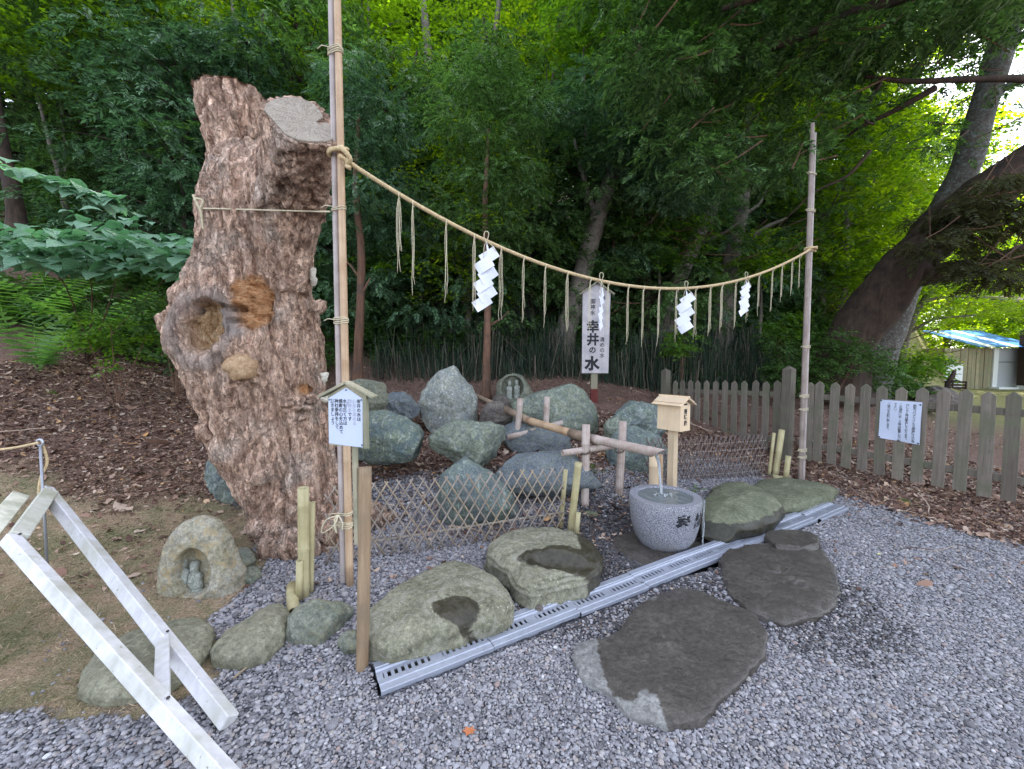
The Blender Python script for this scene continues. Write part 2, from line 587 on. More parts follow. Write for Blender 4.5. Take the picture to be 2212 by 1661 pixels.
M['red_paint'] = mat_plain('faded_red_paint', (.14, .035, .03), .8, .2, 0, .25, 10, .2)
# ------------------------------------------------------------------ ground sheet
def axis(lo, hi, fine_lo, fine_hi, st, grow):
    a = list(np.arange(fine_lo, fine_hi + 1e-6, st))
    s = st
    while a[-1] < hi: s *= grow; a.append(a[-1] + s)
    s = st
    while a[0] > lo: s *= grow; a.insert(0, a[0] - s)
    return np.array(a)

MOSS = [T(u, v)[:2] for u, v in [(-260, 1010), (350, 990), (455, 1000), (520, 1085), (560, 1215), (520, 1300), (445, 1335), (480, 1400), (420, 1490), (330, 1545), (240, 1585), (120, 1560), (-20, 1530)]] + [np.array([-4.5, 1.9]), np.array([-7, 2.6])]
ENCL = [G(u, v)[:2] for u, v in [(800, 1000), (900, 985), (960, 1010)]]

def zone_litter(x, y):
    x = np.asarray(x, float); y = np.asarray(y, float)
    n = fbm(np.stack([x * 1.3, y * 1.3, 0 * x], -1), 41, 4)
    # behind the stones on the bank, beyond the fence and in a strip before it
    b = y - 4.35 - sstep(-2.2, -.9, x) * .25 + sstep(-2.0, -4.0, x) * .5 - sstep(1.2, 3.2, x) * .9 * (1 - sstep(3.2, 3.6, x)) + n * .5
    left = sstep(-.15, .25, b)
    fx = x - np.interp(y, [2.5, 5.3, 8], [4.35, 3.45, 3.0])
    right = sstep(-.25, .35, fx + n * .9) * (1 - sstep(9, 13, x))
    return np.clip(np.maximum(left * (1 - sstep(3.3, 3.7, x)), right), 0, 1)

def zone_moss(x, y):
    n = fbm(np.stack([x * 3, y * 3, 0 * np.asarray(x)], -1), 61, 3) * .16
    return in_poly(np.asarray(x) + n, np.asarray(y) + n, MOSS).astype(float)

SPLASH = np.array([G(1440, 1200)[:2], G(1330, 1190)[:2], G(1560, 1165)[:2], G(1700, 1290)[:2], G(1800, 1330)[:2], G(1240, 1270)[:2]])
SPR = [1.25, 1.1, .85, .75, .45, .75]
def zone_wet(x, y):
    x = np.asarray(x, float); y = np.asarray(y, float)
    w = 0 * x
    for c, r in zip(SPLASH, SPR):
        w = np.maximum(w, 1 - sstep(r * .45, r * 1.05, np.hypot(x - c[0], y - c[1])))
    return np.clip(w + fbm(np.stack([x * 2.2, y * 2.2, 0 * x], -1), 77, 3) * .35 * (w > 0), 0, 1)

gx = axis(-70, 90, -5, 7, .055, 1.12)
gy = axis(-8, 130, .7, 9, .055, 1.10)
XX, YY = np.meshgrid(gx, gy)
ZZ = terr_n(XX, YY)
nx, ny = len(gx), len(gy)
idx = np.arange(nx * ny).reshape(ny, nx)
GF = np.stack([idx[:-1, :-1], idx[:-1, 1:], idx[1:, 1:], idx[1:, :-1]], -1).reshape(-1, 4)
GV = np.stack([XX, YY, ZZ], -1).reshape(-1, 3)
zone = np.zeros((nx * ny, 4), np.float32)
zone[:, 0] = zone_moss(GV[:, 0], GV[:, 1])
zone[:, 1] = zone_litter(GV[:, 0], GV[:, 1])
zone[:, 2] = zone_wet(GV[:, 0], GV[:, 1])
zone[:, 3] = sstep(8, 11, GV[:, 0]) * sstep(6, 9, GV[:, 1])
ZG = zone[:, 3].copy()
zone[:, 3] = 1

t = NT('ground_soil')
co = t.coord()
za = t.node('ShaderNodeAttribute'); za.attribute_name = 'zone'
sep = t.node('ShaderNodeSeparateColor'); t.link(za.outputs['Color'], sep.inputs[0])
nA = t.noise(co, 5, 6, .65); nB = t.noise(co, 45, 6, .7); nC = t.noise(co, 130, 4, .7)
vor = t.node('ShaderNodeTexVoronoi'); vor.inputs['Scale'].default_value = 75; t.link(co, vor.inputs['Vector'])
peb = t.ramp(vor.outputs['Color'], [(.0, (.09, .09, .105)), (.4, (.15, .15, .17)), (.7, (.22, .22, .25)), (1, (.30, .28, .29))])
crev = t.ramp(vor.outputs['Distance'], [(.25, 1.0), (.75, .22)])
peb = t.mix(1.0, peb, crev, 'MULTIPLY')
mossc = t.mix(t.ramp(nA, [(.40, 0), (.58, 1)]), (.37, .265, .175), (.235, .21, .115))
mossc = t.mix(1.0, mossc, t.ramp(nC, [(.3, .45), (.55, 1.0), (.72, 1.9)]), 'MULTIPLY')
mossc = t.mix(t.ramp(nB, [(.58, 0), (.68, .55)]), mossc, (.52, .36, .26))
lit = t.mix(t.ramp(nB, [(.35, 0), (.62, 1)]), (.085, .05, .04), (.26, .16, .125))
lit = t.mix(1.0, lit, t.ramp(nC, [(.3, .5), (.5, 1.0), (.74, 2.0)]), 'MULTIPLY')
c = t.mix(sep.outputs[0], peb, mossc)
c = t.mix(sep.outputs[1], c, lit)
gr = t.mix(t.ramp(nA, [(.35, 0), (.6, 1)]), (.16, .17, .05), (.24, .2, .1))
gr = t.mix(1.0, gr, t.ramp(nB, [(.3, .6), (.7, 1.4)]), 'MULTIPLY')
c = t.mix(t.attr('lawn', out='Fac'), c, gr)
hum = t.node('ShaderNodeAttribute'); hum.attribute_name = 'humus'
c = t.mix(hum.outputs['Fac'], c, t.mix(t.ramp(nB, [(.4, 0), (.62, 1)]), (.028, .024, .016), (.05, .07, .025)))
c = t.mix(t.math('MULTIPLY', sep.outputs[2], .85), c, t.mix(1.0, c, (.25, .24, .25), 'MULTIPLY'))
rr_ = t.node('ShaderNodeMapRange'); t.link(sep.outputs[2], rr_.inputs[0]); rr_.inputs[3].default_value = .92; rr_.inputs[4].default_value = .4
hh = t.math('SUBTRACT', t.math('ADD', nB, nC), t.math('MULTIPLY', vor.outputs['Distance'], 1.0))
t.bump(hh, .8, .012)
M['ground'] = t.set(c, rr_.outputs[0], .3)
ground = mk('ground', GV, GF, M['ground'], None, True, {'zone': zone, 'lawn': ZG, 'humus': (1 - ZG) * sstep(8.2, 9.6, GV[:, 1] - .25 * np.maximum(0, -GV[:, 0] - 3))})
tag(ground, 'gravel forecourt, mossy soil and leaf covered bank', None, None, 'structure')

# ------------------------------------------------------------------ loose scatter by geometry nodes
def scatter(name, pts, rots, scales, protos, mat, tint=None, pick=None, label=None):
    n = len(pts)
    me = bpy.data.meshes.new(name)
    me.vertices.add(n); me.vertices.foreach_set('co', np.asarray(pts, np.float32).ravel())
    for an, arr, ty in (('rot', rots, 'FLOAT_VECTOR'), ('scl', scales, 'FLOAT_VECTOR')):
        a = me.attributes.new(an, ty, 'POINT'); a.data.foreach_set('vector', np.asarray(arr, np.float32).ravel())
    a = me.attributes.new('tint', 'FLOAT', 'POINT'); a.data.foreach_set('value', np.asarray(tint if tint is not None else RNG.rand(n), np.float32))
    a = me.attributes.new('pick', 'INT', 'POINT'); a.data.foreach_set('value', np.asarray(RNG.randint(0, len(protos), n) if pick is None else pick, np.int32))
    o = new_obj(name, me)
    ng = bpy.data.node_groups.new(name, 'GeometryNodeTree')
    ng.interface.new_socket('Geometry', in_out='INPUT', socket_type='NodeSocketGeometry')
    ng.interface.new_socket('Geometry', in_out='OUTPUT', socket_type='NodeSocketGeometry')
    N = ng.nodes; L = ng.links
    gi = N.new('NodeGroupInput'); go = N.new('NodeGroupOutput')
    join = N.new('GeometryNodeJoinGeometry')
    def at(nm, ty):
        x = N.new('GeometryNodeInputNamedAttribute'); x.data_type = ty; x.inputs['Name'].default_value = nm
        return x.outputs[0]
    pk = at('pick', 'INT')
    for i, po in enumerate(protos):
        cmp_ = N.new('FunctionNodeCompare'); cmp_.data_type = 'INT'; cmp_.operation = 'EQUAL'
        L.new(pk, cmp_.inputs[2]); cmp_.inputs[3].default_value = i
        inf = N.new('GeometryNodeObjectInfo'); inf.inputs['Object'].default_value = po; inf.inputs['As Instance'].default_value = True
        ip = N.new('GeometryNodeInstanceOnPoints')
        L.new(gi.outputs[0], ip.inputs['Points']); L.new(cmp_.outputs[0], ip.inputs['Selection']); L.new(inf.outputs['Geometry'], ip.inputs['Instance'])
        L.new(at('scl', 'FLOAT_VECTOR'), ip.inputs['Scale'])
        e2r = N.new('FunctionNodeEulerToRotation'); L.new(at('rot', 'FLOAT_VECTOR'), e2r.inputs[0]); L.new(e2r.outputs[0], ip.inputs['Rotation'])
        L.new(ip.outputs[0], join.inputs[0])
    L.new(join.outputs[0], go.inputs[0])
    md = o.modifiers.new('scatter', 'NODES'); md.node_group = ng
    for p in protos:
        if not p.data.materials: p.data.materials.append(mat)
    tag(o, label, None, None, 'stuff')
    return o

def proto(name, V, F, mat, smooth=True):
    me = bpy.data.meshes.new(name); me.from_pydata(np.asarray(V).tolist(), [], [list(map(int, f)) for f in F]); me.update()
    if smooth: me.shade_smooth()
    me.materials.append(mat)
    return bpy.data.objects.new(name, me)

def jitter_grid(x0, x1, y0, y1, sp, amt=.9):
    xs = np.arange(x0, x1, sp); ys = np.arange(y0, y1, sp)
    a, b = np.meshgrid(xs, ys)
    a = a.ravel() + (RNG.rand(a.size) - .5) * sp * amt * 1.4; b = b.ravel() + (RNG.rand(b.size) - .5) * sp * amt * 1.4
    return a, b

def in_view(x, y, m=120):
    u, v = to_px(np.stack([x, y, terr(x, y)], -1))
    return (y > .4) & (u > -m) & (u < 2212 + m) & (v > -m) & (v < 1661 + m)

t = NT('gravel_pebble')
f = t.attr('tint', 'INSTANCER', 'Fac'); w = t.attr('wetp', 'INSTANCER', 'Fac')
c = t.ramp(f, [(0, (.13, .122, .132)), (.25, (.20, .192, .206)), (.5, (.265, .255, .275)), (.75, (.34, .328, .35)), (.86, (.29, .255, .235)), (.93, (.41, .395, .41)), (.98, (.28, .205, .185)), (1, (.55, .54, .56))])
n_ = t.noise(t.coord(), 180, 3)
c = t.mix(1.0, c, t.ramp(n_, [(.3, .75), (.7, 1.2)]), 'MULTIPLY')
g_ = t.node('ShaderNodeNewGeometry')
M['pebble'] = t.set(c, .75, .3)
t2 = NT('wet_pebble')
f = t2.attr('tint', 'INSTANCER', 'Fac')
c = t2.ramp(f, [(0, (.03, .028, .032)), (.4, (.065, .06, .066)), (.75, (.105, .098, .105)), (.85, (.12, .085, .065)), (.95, (.18, .17, .175)), (1, (.33, .32, .34))])
M['pebble_wet'] = t2.set(c, .5, .4)

def pebble_protos(mat, n=4):
    out = []
    import bmesh
    for k in range(n):
        bm = bmesh.new(); bmesh.ops.create_icosphere(bm, subdivisions=2, radius=.5)
        V = np.array([v.co[:] for v in bm.verts]); F = [[v.index for v in f.verts] for f in bm.faces]; bm.free()
        V = V * (1 + .35 * fbm(V * 1.4 + k * 9, 5 + k, 2)[:, None])
        out.append(proto('pebble_shape', V, F, mat))
    return out
PP = pebble_protos(M['pebble']); PW = pebble_protos(M['pebble_wet'])

def gravel(name, x, y, size, protos, label, lift=.25):
    n = len(x)
    z = terr_n(x, y)
    s = size * np.exp(RNG.randn(n) * .32)
    sc = np.stack([s * (1 + .4 * RNG.rand(n)), s, s * (.5 + .3 * RNG.rand(n))], 1)
    rot = np.stack([(RNG.rand(n) - .5) * .7, (RNG.rand(n) - .5) * .7, RNG.rand(n) * 6.28], 1)
    return scatter(name, np.stack([x, y, z + s * lift * (RNG.rand(n) * 1.2)], 1), rot, sc, protos, None, RNG.rand(n), label=label)

def on_drain(x, y, w=.125):
    t_ = (x - DR0[0]) * DRD[0] + (y - DR0[1]) * DRD[1]; s_ = (x - DR0[0]) * DRN[0] + (y - DR0[1]) * DRN[1]
    return (np.abs(s_) < w) & (t_ > -.01) & (t_ < np.linalg.norm(DR1 - DR0))

xs = []; ys = []; ss = []
for (x0, x1, y0, y1, sp, sz) in ((-2.6, 4.2, .75, 2.3, .0100, .0108), (-2.6, 6.2, 2.3, 3.6, .0125, .0130), (-2.4, 7, 3.6, 5.6, .0165, .0160)):
    a, b = jitter_grid(x0, x1, y0, y1, sp)
    k = in_view(a, b, 60)
    a, b = a[k], b[k]
    keep = (RNG.rand(len(a)) > zone_moss(a, b) * .985) & (RNG.rand(len(a)) > zone_litter(a, b) * .93) & ~on_drain(a, b)
    xs.append(a[keep]); ys.append(b[keep]); ss.append(np.full(keep.sum(), sz))
gxp = np.concatenate(xs); gyp = np.concatenate(ys); gsp = np.concatenate(ss)
# coarser river pebbles near the barrier, fine chips elsewhere
gsp = gsp * np.where(gxp < -.9, 1.22, 1.0)
thin = (gxp > -.9) | (RNG.rand(len(gxp)) < .66)
gxp, gyp, gsp = gxp[thin], gyp[thin], gsp[thin]
wz = zone_wet(gxp, gyp); wetm = RNG.rand(len(gxp)) < sstep(.1, .95, wz) * np.where(gyp > 2.75 + .3 * (gxp - 1), 1.0, .6)
gravel('gravel', gxp[~wetm], gyp[~wetm], gsp[~wetm], PP, 'grey violet gravel covering the forecourt and the enclosure')
gravel('wet_gravel', gxp[wetm], gyp[wetm], gsp[wetm], PW, 'dark wet gravel round the water basin')

# leaf litter, needles and twigs
t = NT('dead_leaf')
f = t.attr('tint', 'INSTANCER', 'Fac')
c = t.ramp(f, [(0, (.08, .045, .036)), (.3, (.18, .10, .072)), (.55, (.31, .19, .14)), (.75, (.43, .305, .235)), (.92, (.55, .44, .35)), (1, (.5, .26, .1))])
M['dead_leaf'] = t.set(c, .8, .2)
def leaf_proto(seed, lobes=0, curl=.25, mat=None):
    r = np.random.RandomState(seed)
    n = 10
    V = [(0, 0, 0)]
    for i in range(n):
        a = 2 * math.pi * i / n
        rad = .5 * (1 - .25 * abs(math.sin(a)))
        if lobes: rad *= (.55 + .45 * (i % 2 == 0))
        V.append((rad * math.cos(a), rad * math.sin(a) * .75, curl * (rad * math.cos(a)) ** 2 * 2 + r.randn() * .04))
    F = [[0, 1 + i, 1 + (i + 1) % n] for i in range(n)]
    return proto('leaf_shape', np.array(V), F, mat)
LP = [leaf_proto(1, 0, .3, M['dead_leaf']), leaf_proto(2, 1, .2, M['dead_leaf']), leaf_proto(3, 0, -.3, M['dead_leaf'])]
tw = tube(spline([(-.5, 0, 0), (-.1, .06, .03), (.2, -.03, .02), (.5, .05, 0)], 6), .012, 4)
LP.append(proto('twig_shape', tw[0], tw[1], M['dead_leaf']))
a, b = [], []
for (x0, x1, y0, y1, sp) in ((-7, 7, 2.6, 6.5, .022), (-12.5, 9, 6.5, 12.5, .07)):
    p, q = jitter_grid(x0, x1, y0, y1, sp); k = in_view(p, q, 60); p, q = p[k], q[k]
    k = RNG.rand(len(p)) < zone_litter(p, q) * .9 + .02 + zone_moss(p, q) * .10 + .14 * ((q > 3.3) & (p > -1.6) & (p < 1.6))
    a.append(p[k]); b.append(q[k])
a = np.concatenate(a); b = np.concatenate(b); n = len(a)
s = .034 * np.exp(RNG.randn(n) * .5)
pk = RNG.choice(4, n, p=[.3, .27, .25, .18]); s = np.where(pk == 3, s * 2.6, s)
scatter('leaf_litter', np.stack([a, b, terr_n(a, b) + .006 + RNG.rand(n) * .02], 1),
        np.stack([RNG.randn(n) * .35, RNG.randn(n) * .35, RNG.rand(n) * 6.28], 1), np.stack([s, s, s], 1), LP, None, RNG.rand(n) ** 1.2, pk,
        'brown fallen leaves and twigs covering the bank')
# needles and tiny moss tufts on the mossy soil
t = NT('moss_tuft')
f = t.attr('tint', 'INSTANCER', 'Fac')
c = t.ramp(f, [(0, (.10, .115, .05)), (.25, (.19, .185, .085)), (.42, (.31, .245, .15)), (.7, (.42, .32, .21)), (1, (.58, .44, .32))])
M['moss_tuft'] = t.set(c, .9, .15)
mp = []
for k in range(3):
    r = np.random.RandomState(k); m = MB()
    for i in range(7):
        p0 = np.array([r.randn() * .25, r.randn() * .25, 0]); d = np.array([r.randn() * .3, r.randn() * .3, .25 + .3 * r.rand()])
        w_ = np.cross(d, [r.randn(), r.randn(), 0.1]); w_ = w_ / np.linalg.norm(w_) * .05
        m.add((np.array([p0 - w_, p0 + w_, p0 + d]), [[0, 1, 2]]))
    V, F = m.out(); mp.append(proto('tuft_shape', V, F, M['moss_tuft'], False))
p, q = jitter_grid(-5.5, -.9, 1.2, 5.2, .018); k = in_view(p, q, 60) & (zone_moss(p, q) > .5); p, q = p[k], q[k]
g2 = fbm(np.stack([p * 2.4, q * 2.4, 0 * p], -1), 90, 4)
k = RNG.rand(len(p)) < .75; p, q, g2 = p[k], q[k], g2[k]; n = len(p)
tint = np.clip(.5 - g2 * .9 + RNG.randn(n) * .18, 0, 1)
s = .022 * np.exp(RNG.randn(n) * .4)
scatter('moss', np.stack([p, q, terr_n(p, q)], 1), np.stack([0 * p, 0 * p, RNG.rand(n) * 6.28], 1), np.stack([s * 1.2, s * 1.2, s * .7], 1), mp, None, tint, label='low brown green moss and needles on the soil')
# ------------------------------------------------------------------ stones
M['rock_blue'] = mat_rock('blue_green_stone', (.115, .14, .145), (.165, .20, .16), (.36, .40, .33), (.36, .38, .35), None, 1.6, patch=(.09, .105, .125), bs=.9)
M['rock_slate'] = mat_rock('slate_blue_stone', (.10, .115, .135), (.155, .17, .18), (.33, .36, .33), None, None, 2.1, patch=(.17, .19, .155), bs=.9)
M['rock_olive'] = mat_rock('olive_green_stone', (.14, .16, .125), (.20, .22, .165), (.38, .40, .32), (.33, .35, .30), None, 1.3, patch=(.10, .12, .125), bs=.9)
M['rock_veined'] = mat_rock('veined_stone', (.10, .135, .13), (.17, .20, .14), (.3, .34, .26), (.45, .47, .42), None, 2.2, patch=(.08, .10, .13))
M['rock_pale'] = mat_rock('pale_upright_stone', (.20, .22, .21), (.30, .30, .25), (.55, .55, .53), (.45, .46, .45), None, 1.5, patch=(.16, .185, .2), lsc=9)
M['rock_moss'] = mat_rock('mossy_stone', (.135, .13, .085), (.215, .205, .145), (.38, .37, .29), None, (.2, .18, .15), 1.3, patch=(.27, .255, .205))
M['rock_grey'] = mat_rock('smooth_grey_stone', (.15, .145, .10), (.22, .21, .15), None, None, None, 1.2, patch=(.19, .175, .12), bs=.35)
M['rock_green'] = mat_rock('green_grey_stone', (.12, .13, .10), (.20, .205, .165), (.33, .33, .28), None, None, 1.4, patch=(.2, .19, .12))
M['rock_sand'] = mat_rock('sandy_boulder', (.25, .225, .15), (.34, .315, .26), (.4, .38, .32), None, None, 1.6, patch=(.36, .27, .14), bs=.5)
M['rock_wet'] = mat_rock('wet_dark_stone', (.15, .145, .14), (.24, .235, .225), None, None, (.36, .32, .29), 1.5, patch=(.16, .15, .14), rough=.75, bs=1.0)
M['rock_dark'] = mat_rock('dark_olive_stone', (.10, .105, .065), (.165, .17, .11), (.24, .25, .18), None, (.2, .17, .15), 1.4, patch=(.14, .15, .09), rough=.8)
M['rock_brown'] = mat_rock('brown_stone', (.09, .075, .07), (.14, .12, .10), None, None, None, 1.6)

def resample(poly, n, c):
    """outline radius by angle about its centre, so rings stay even"""
    p = np.asarray(poly, float); p = np.vstack([p, p[:1]])
    s = np.concatenate([[0], np.cumsum(np.hypot(*np.diff(p, axis=0).T))])
    t = np.linspace(0, s[-1], n, endpoint=False)
    q = np.stack([np.interp(t, s, p[:, 0]), np.interp(t, s, p[:, 1])], 1)
    for _ in range(1):
        q = .25 * np.roll(q, 1, 0) + .5 * q + .25 * np.roll(q, -1, 0)
    return q

def stone(name, label, cat, plane, up, dn, nrm, mat, seed=0, amp=.05, facets=5, fcut=.86, e=2.4, wet=None, group=None, freq=1.0, slope=None, root=None, rings=32, segs=120, dent=None, crack=0, rel=.012):
    """plane: outline as 3-D points lying in the stone's middle plane; nrm: its thickness direction"""
    pl = np.asarray(plane, float); c = pl.mean(0)
    nrm = np.asarray(nrm, float); nrm = nrm / np.linalg.norm(nrm)
    a, b, _ = frame(nrm)
    loc2 = np.stack([(pl - c) @ a, (pl - c) @ b], 1)
    q = resample(loc2, segs, None)
    size = np.hypot(q[:, 0], q[:, 1]).mean()
    rs = np.sin(np.linspace(0, math.pi / 2, rings)) ; rs[0] = .02
    V = []; F = []
    for side, th in ((1, up), (-1, dn)):
        seq = rs if side == 1 else rs[::-1][1:]
        for r in seq:
            t_ = th * (1 - r ** e) ** (1 / e) * side
            V.append(c + (q[:, :1] * r) * a + (q[:, 1:] * r) * b + nrm * t_)
    V = np.concatenate(V); n = len(V) // segs
    for k in range(n - 1):
        for i in range(segs):
            j = (i + 1) % segs
            F.append([k * segs + i, k * segs + segs + i, k * segs + segs + j, k * segs + j])
    F.append(list(range(segs))); F.append(list(range((n - 1) * segs + segs - 1, (n - 1) * segs - 1, -1)))
    r = np.random.RandomState(seed + 100)
    S = np.array([size, size, max(up, dn)])
    for k in range(facets):
        d = r.randn(3); d /= np.linalg.norm(d)
        h = (V - c) @ d
        lim = h.max() * (fcut - .06 + .16 * r.rand())
        ex = np.maximum(h - lim, 0)
        V = V - d * ex[:, None] * .97
    dirs = (V - c); dirs /= np.linalg.norm(dirs, axis=1)[:, None] + 1e-9
    sc = freq / size
    amp = amp * 1.25
    nz = fbm(V * sc * .9, seed, 3) * amp * 1.2 + fbm(V * sc * 4 + 3, seed + 5, 4) * amp * .35 + (1 - np.abs(fbm(V * sc * 2.2 + 9, seed + 9, 3)) * 2.6) * amp * .6 + fbm(V * sc * 11, seed + 15, 3) * amp * .22
    V = V + dirs * (nz * size)[:, None]
    fade_ = sstep(-.02, .0, V[:, 2] - terr(V[:, 0], V[:, 1]) + .2)
    V = V + dirs * (fbm(V * 9, seed + 31, 4) * rel * .9 + (1 - np.abs(fbm(V * np.array([7, 7, 15]), seed + 37, 3)) * 2.5) * rel * .5 + fbm(V * 30, seed + 35, 3) * rel * .35)[:, None]
    if crack:
        g_ = np.abs(fbm(V * sc * 1.1 + 33, seed + 21, 2)); V = V - dirs * (np.exp(-(g_ / .03) ** 2) * crack)[:, None]
    if dent is not None:
        V = dent(V)
    attrs = {'wet': np.zeros(len(V))}
    if wet is not None: attrs['wet'] = wet(V)
    o = mk(name, V, F, mat, root, True, attrs)
    if cat: tag(o, label, cat, group)
    return o

def flat_stone(name, label, px, z0, up, mat, seed, cat='stone', dn=.12, **kw):
    pl = [G(u, v, z0) for u, v in px]
    return stone(name, label, cat, pl, up, dn, (0, 0, 1), mat, seed, **kw)

def up_stone(name, label, px, y, front, back, mat, seed, cat='stone', lean=0, **kw):
    kw['facets'] = kw.get('facets', 6) + 9; kw['fcut'] = min(kw.get('fcut', .84), .84)
    pl = []
    for u, v in px:
        p = P(u, v, y)
        if lean: p = P(u, v, y + lean * (p[2] - terr(p[0], y)))
        pl.append(p)
    if name == 'boulder': cm = np.mean(pl, 0); pl = [cm + (q - cm) * 1.1 for q in pl]
    return stone(name, label, cat, pl, front, back, (0, -1, 0), mat, seed, **kw)

GA = 'stones set round the spring'
GB = 'stones edging the drain'
up_stone('upright_stone', 'tall grey pointed upright stone with white lichen spots, in the middle of the rock group',
         [(903, 900), (905, 850), (925, 808), (945, 790), (965, 784), (985, 790), (1008, 805), (1020, 840), (1028, 880), (1030, 925), (1010, 960), (960, 968), (915, 955)], 5.9, .26, .3, M['rock_pale'], 3, group=GA, amp=.07, facets=9, fcut=.8, crack=.02)
up_stone('boulder', 'small dark angular boulder between the roofed notice and the tall upright stone',
         [(825, 868), (835, 852), (870, 847), (897, 853), (903, 875), (898, 905), (880, 915), (855, 905), (835, 890)], 5.6, .2, .2, M['rock_slate'], 14, group=GA, amp=.1, facets=10, fcut=.75)
up_stone('boulder', 'pale mossy blocky boulder right behind the roofed notice board',
         [(745, 835), (770, 824), (815, 826), (829, 838), (827, 868), (815, 900), (790, 915), (755, 905), (738, 870)], 5.0, .2, .22, M['rock_green'], 25, group=GA, amp=.09, facets=8)
up_stone('boulder', 'green boulder with white veins, right of the roofed notice',
         [(780, 925), (800, 893), (840, 893), (875, 902), (905, 935), (918, 960), (915, 985), (870, 995), (800, 995), (770, 985)], 4.5, .3, .25, M['rock_veined'], 31, group=GA, amp=.07, facets=6)
up_stone('boulder', 'wide flat topped green stone in front of the tall upright stone',
         [(932, 938), (945, 922), (985, 912), (1050, 915), (1085, 928), (1098, 950), (1092, 975), (1060, 1000), (1035, 1012), (1000, 1000), (955, 985), (938, 962)], 4.55, .3, .3, M['rock_olive'], 42, group=GA, amp=.07, facets=8, fcut=.78, crack=.015)
up_stone('boulder', 'small brown rounded stone under the rear end of the bamboo pipe',
         [(1040, 895), (1055, 873), (1080, 868), (1100, 885), (1110, 905), (1100, 922), (1065, 925), (1042, 915)], 5.7, .16, .16, M['rock_brown'], 53, group=GA)
up_stone('boulder', 'tiny grey stone at the foot of the thin bare tree trunk',
         [(1062, 868), (1070, 856), (1090, 855), (1100, 868), (1096, 884), (1068, 884)], 6.6, .12, .12, M['rock_brown'], 54, group=GA)
up_stone('boulder', 'largest blue green boulder with a cracked face, behind the rear bamboo trestle',
         [(1098, 880), (1108, 860), (1140, 848), (1170, 850), (1195, 838), (1235, 838), (1258, 850), (1275, 885), (1285, 925), (1270, 950), (1210, 962), (1140, 960), (1105, 935)], 5.7, .35, .3, M['rock_olive'], 64, group=GA, amp=.06, facets=6, crack=.02)
up_stone('boulder', 'dark low boulder seen behind the stakes of the rear bamboo trestle',
         [(1075, 930), (1100, 912), (1160, 918), (1220, 925), (1245, 945), (1240, 985), (1170, 1000), (1100, 990), (1078, 960)], 5.15, .22, .22, M['rock_slate'], 75, group=GA, facets=8)
up_stone('boulder', 'long low blue grey stone behind the bamboo lattice, below the rear trestle',
         [(1058, 1015), (1075, 998), (1120, 985), (1180, 982), (1240, 985), (1275, 998), (1290, 1020), (1282, 1045), (1220, 1060), (1120, 1062), (1068, 1050)], 4.1, .25, .22, M['rock_slate'], 86, group=GA, amp=.05)
up_stone('boulder', 'rounded blue green boulder close behind the bamboo lattice fence',
         [(955, 1050), (962, 1015), (985, 998), (1010, 1000), (1050, 1020), (1090, 1045), (1118, 1085), (1122, 1120), (1080, 1145), (1010, 1150), (965, 1120)], 3.75, .28, .28, M['rock_blue'], 97, group=GA, amp=.05, facets=5)
up_stone('boulder', 'lumpy blue green boulder left of the offering box, uppermost of its pile',
         [(1322, 900), (1335, 880), (1365, 872), (1400, 880), (1440, 882), (1455, 905), (1440, 940), (1400, 955), (1340, 950), (1318, 930)], 5.3, .25, .25, M['rock_blue'], 108, group=GA, amp=.1, facets=7, fcut=.78)
up_stone('boulder', 'smaller knobbly green stone at the left of the pile behind the front trestle',
         [(1308, 925), (1315, 908), (1335, 902), (1350, 915), (1352, 945), (1335, 960), (1315, 950)], 5.15, .14, .14, M['rock_olive'], 109, group=GA, amp=.1)
up_stone('boulder', 'green boulder behind the right stake of the front trestle, lowest of its pile',
         [(1308, 955), (1330, 935), (1375, 928), (1420, 940), (1445, 965), (1448, 1010), (1420, 1035), (1360, 1035), (1318, 1015)], 4.85, .25, .25, M['rock_blue'], 110, group=GA, amp=.06)
up_stone('boulder', 'grey green stone leaning against the left foot of the big stump',
         [(455, 1035), (460, 1000), (470, 975), (488, 985), (505, 1010), (522, 1045), (525, 1078), (500, 1082), (470, 1070)], 3.85, .12, .15, M['rock_blue'], 121, group=GA, amp=.08)

# stones lying in the gravel
flat_stone('flat_stone', 'flat olive boulder half sunk in the moss behind the white barrier legs',
           [(170, 1500), (180, 1460), (215, 1410), (280, 1375), (360, 1350), (430, 1345), (463, 1365), (455, 1405), (425, 1450), (370, 1490), (300, 1510), (220, 1518)], .02, .07, M['rock_grey'], 131, group=GB, amp=.03, facets=0, e=2.8)
flat_stone('flat_stone', 'long smooth grey stone left of the bamboo fence post, between two others',
           [(452, 1420), (475, 1392), (530, 1355), (575, 1325), (612, 1318), (630, 1345), (615, 1385), (575, 1425), (520, 1442), (470, 1440)], .02, .10, M['rock_grey'], 142, group=GB, amp=.04, facets=2, e=2.6)
up_stone('boulder', 'green grey boulder between the bamboo poles and the log post',
         [(612, 1400), (630, 1350), (655, 1305), (690, 1288), (725, 1290), (752, 1300), (758, 1330), (745, 1380), (725, 1425), (700, 1452), (660, 1445), (640, 1430), (618, 1425)], 2.22, .13, .17, M['rock_green'], 153, group=GB, amp=.05, facets=6, lean=.5)
flat_stone('small_stone', 'little grey green stone right behind the carved boulder', [(500, 1210), (515, 1190), (538, 1188), (552, 1205), (545, 1225), (515, 1230)], .03, .05, M['rock_green'], 154, group=GB)
flat_stone('small_stone', 'little flat dark stone nearest the gravel beside the carved boulder', [(522, 1238), (540, 1225), (560, 1228), (562, 1245), (540, 1258), (524, 1255)], .01, .035, M['rock_green'], 155, group=GB)
flat_stone('small_stone', 'small stone wedged behind the log post', [(730, 1390), (750, 1372), (772, 1375), (775, 1405), (745, 1412)], .02, .05, M['rock_green'], 156, group=GB)

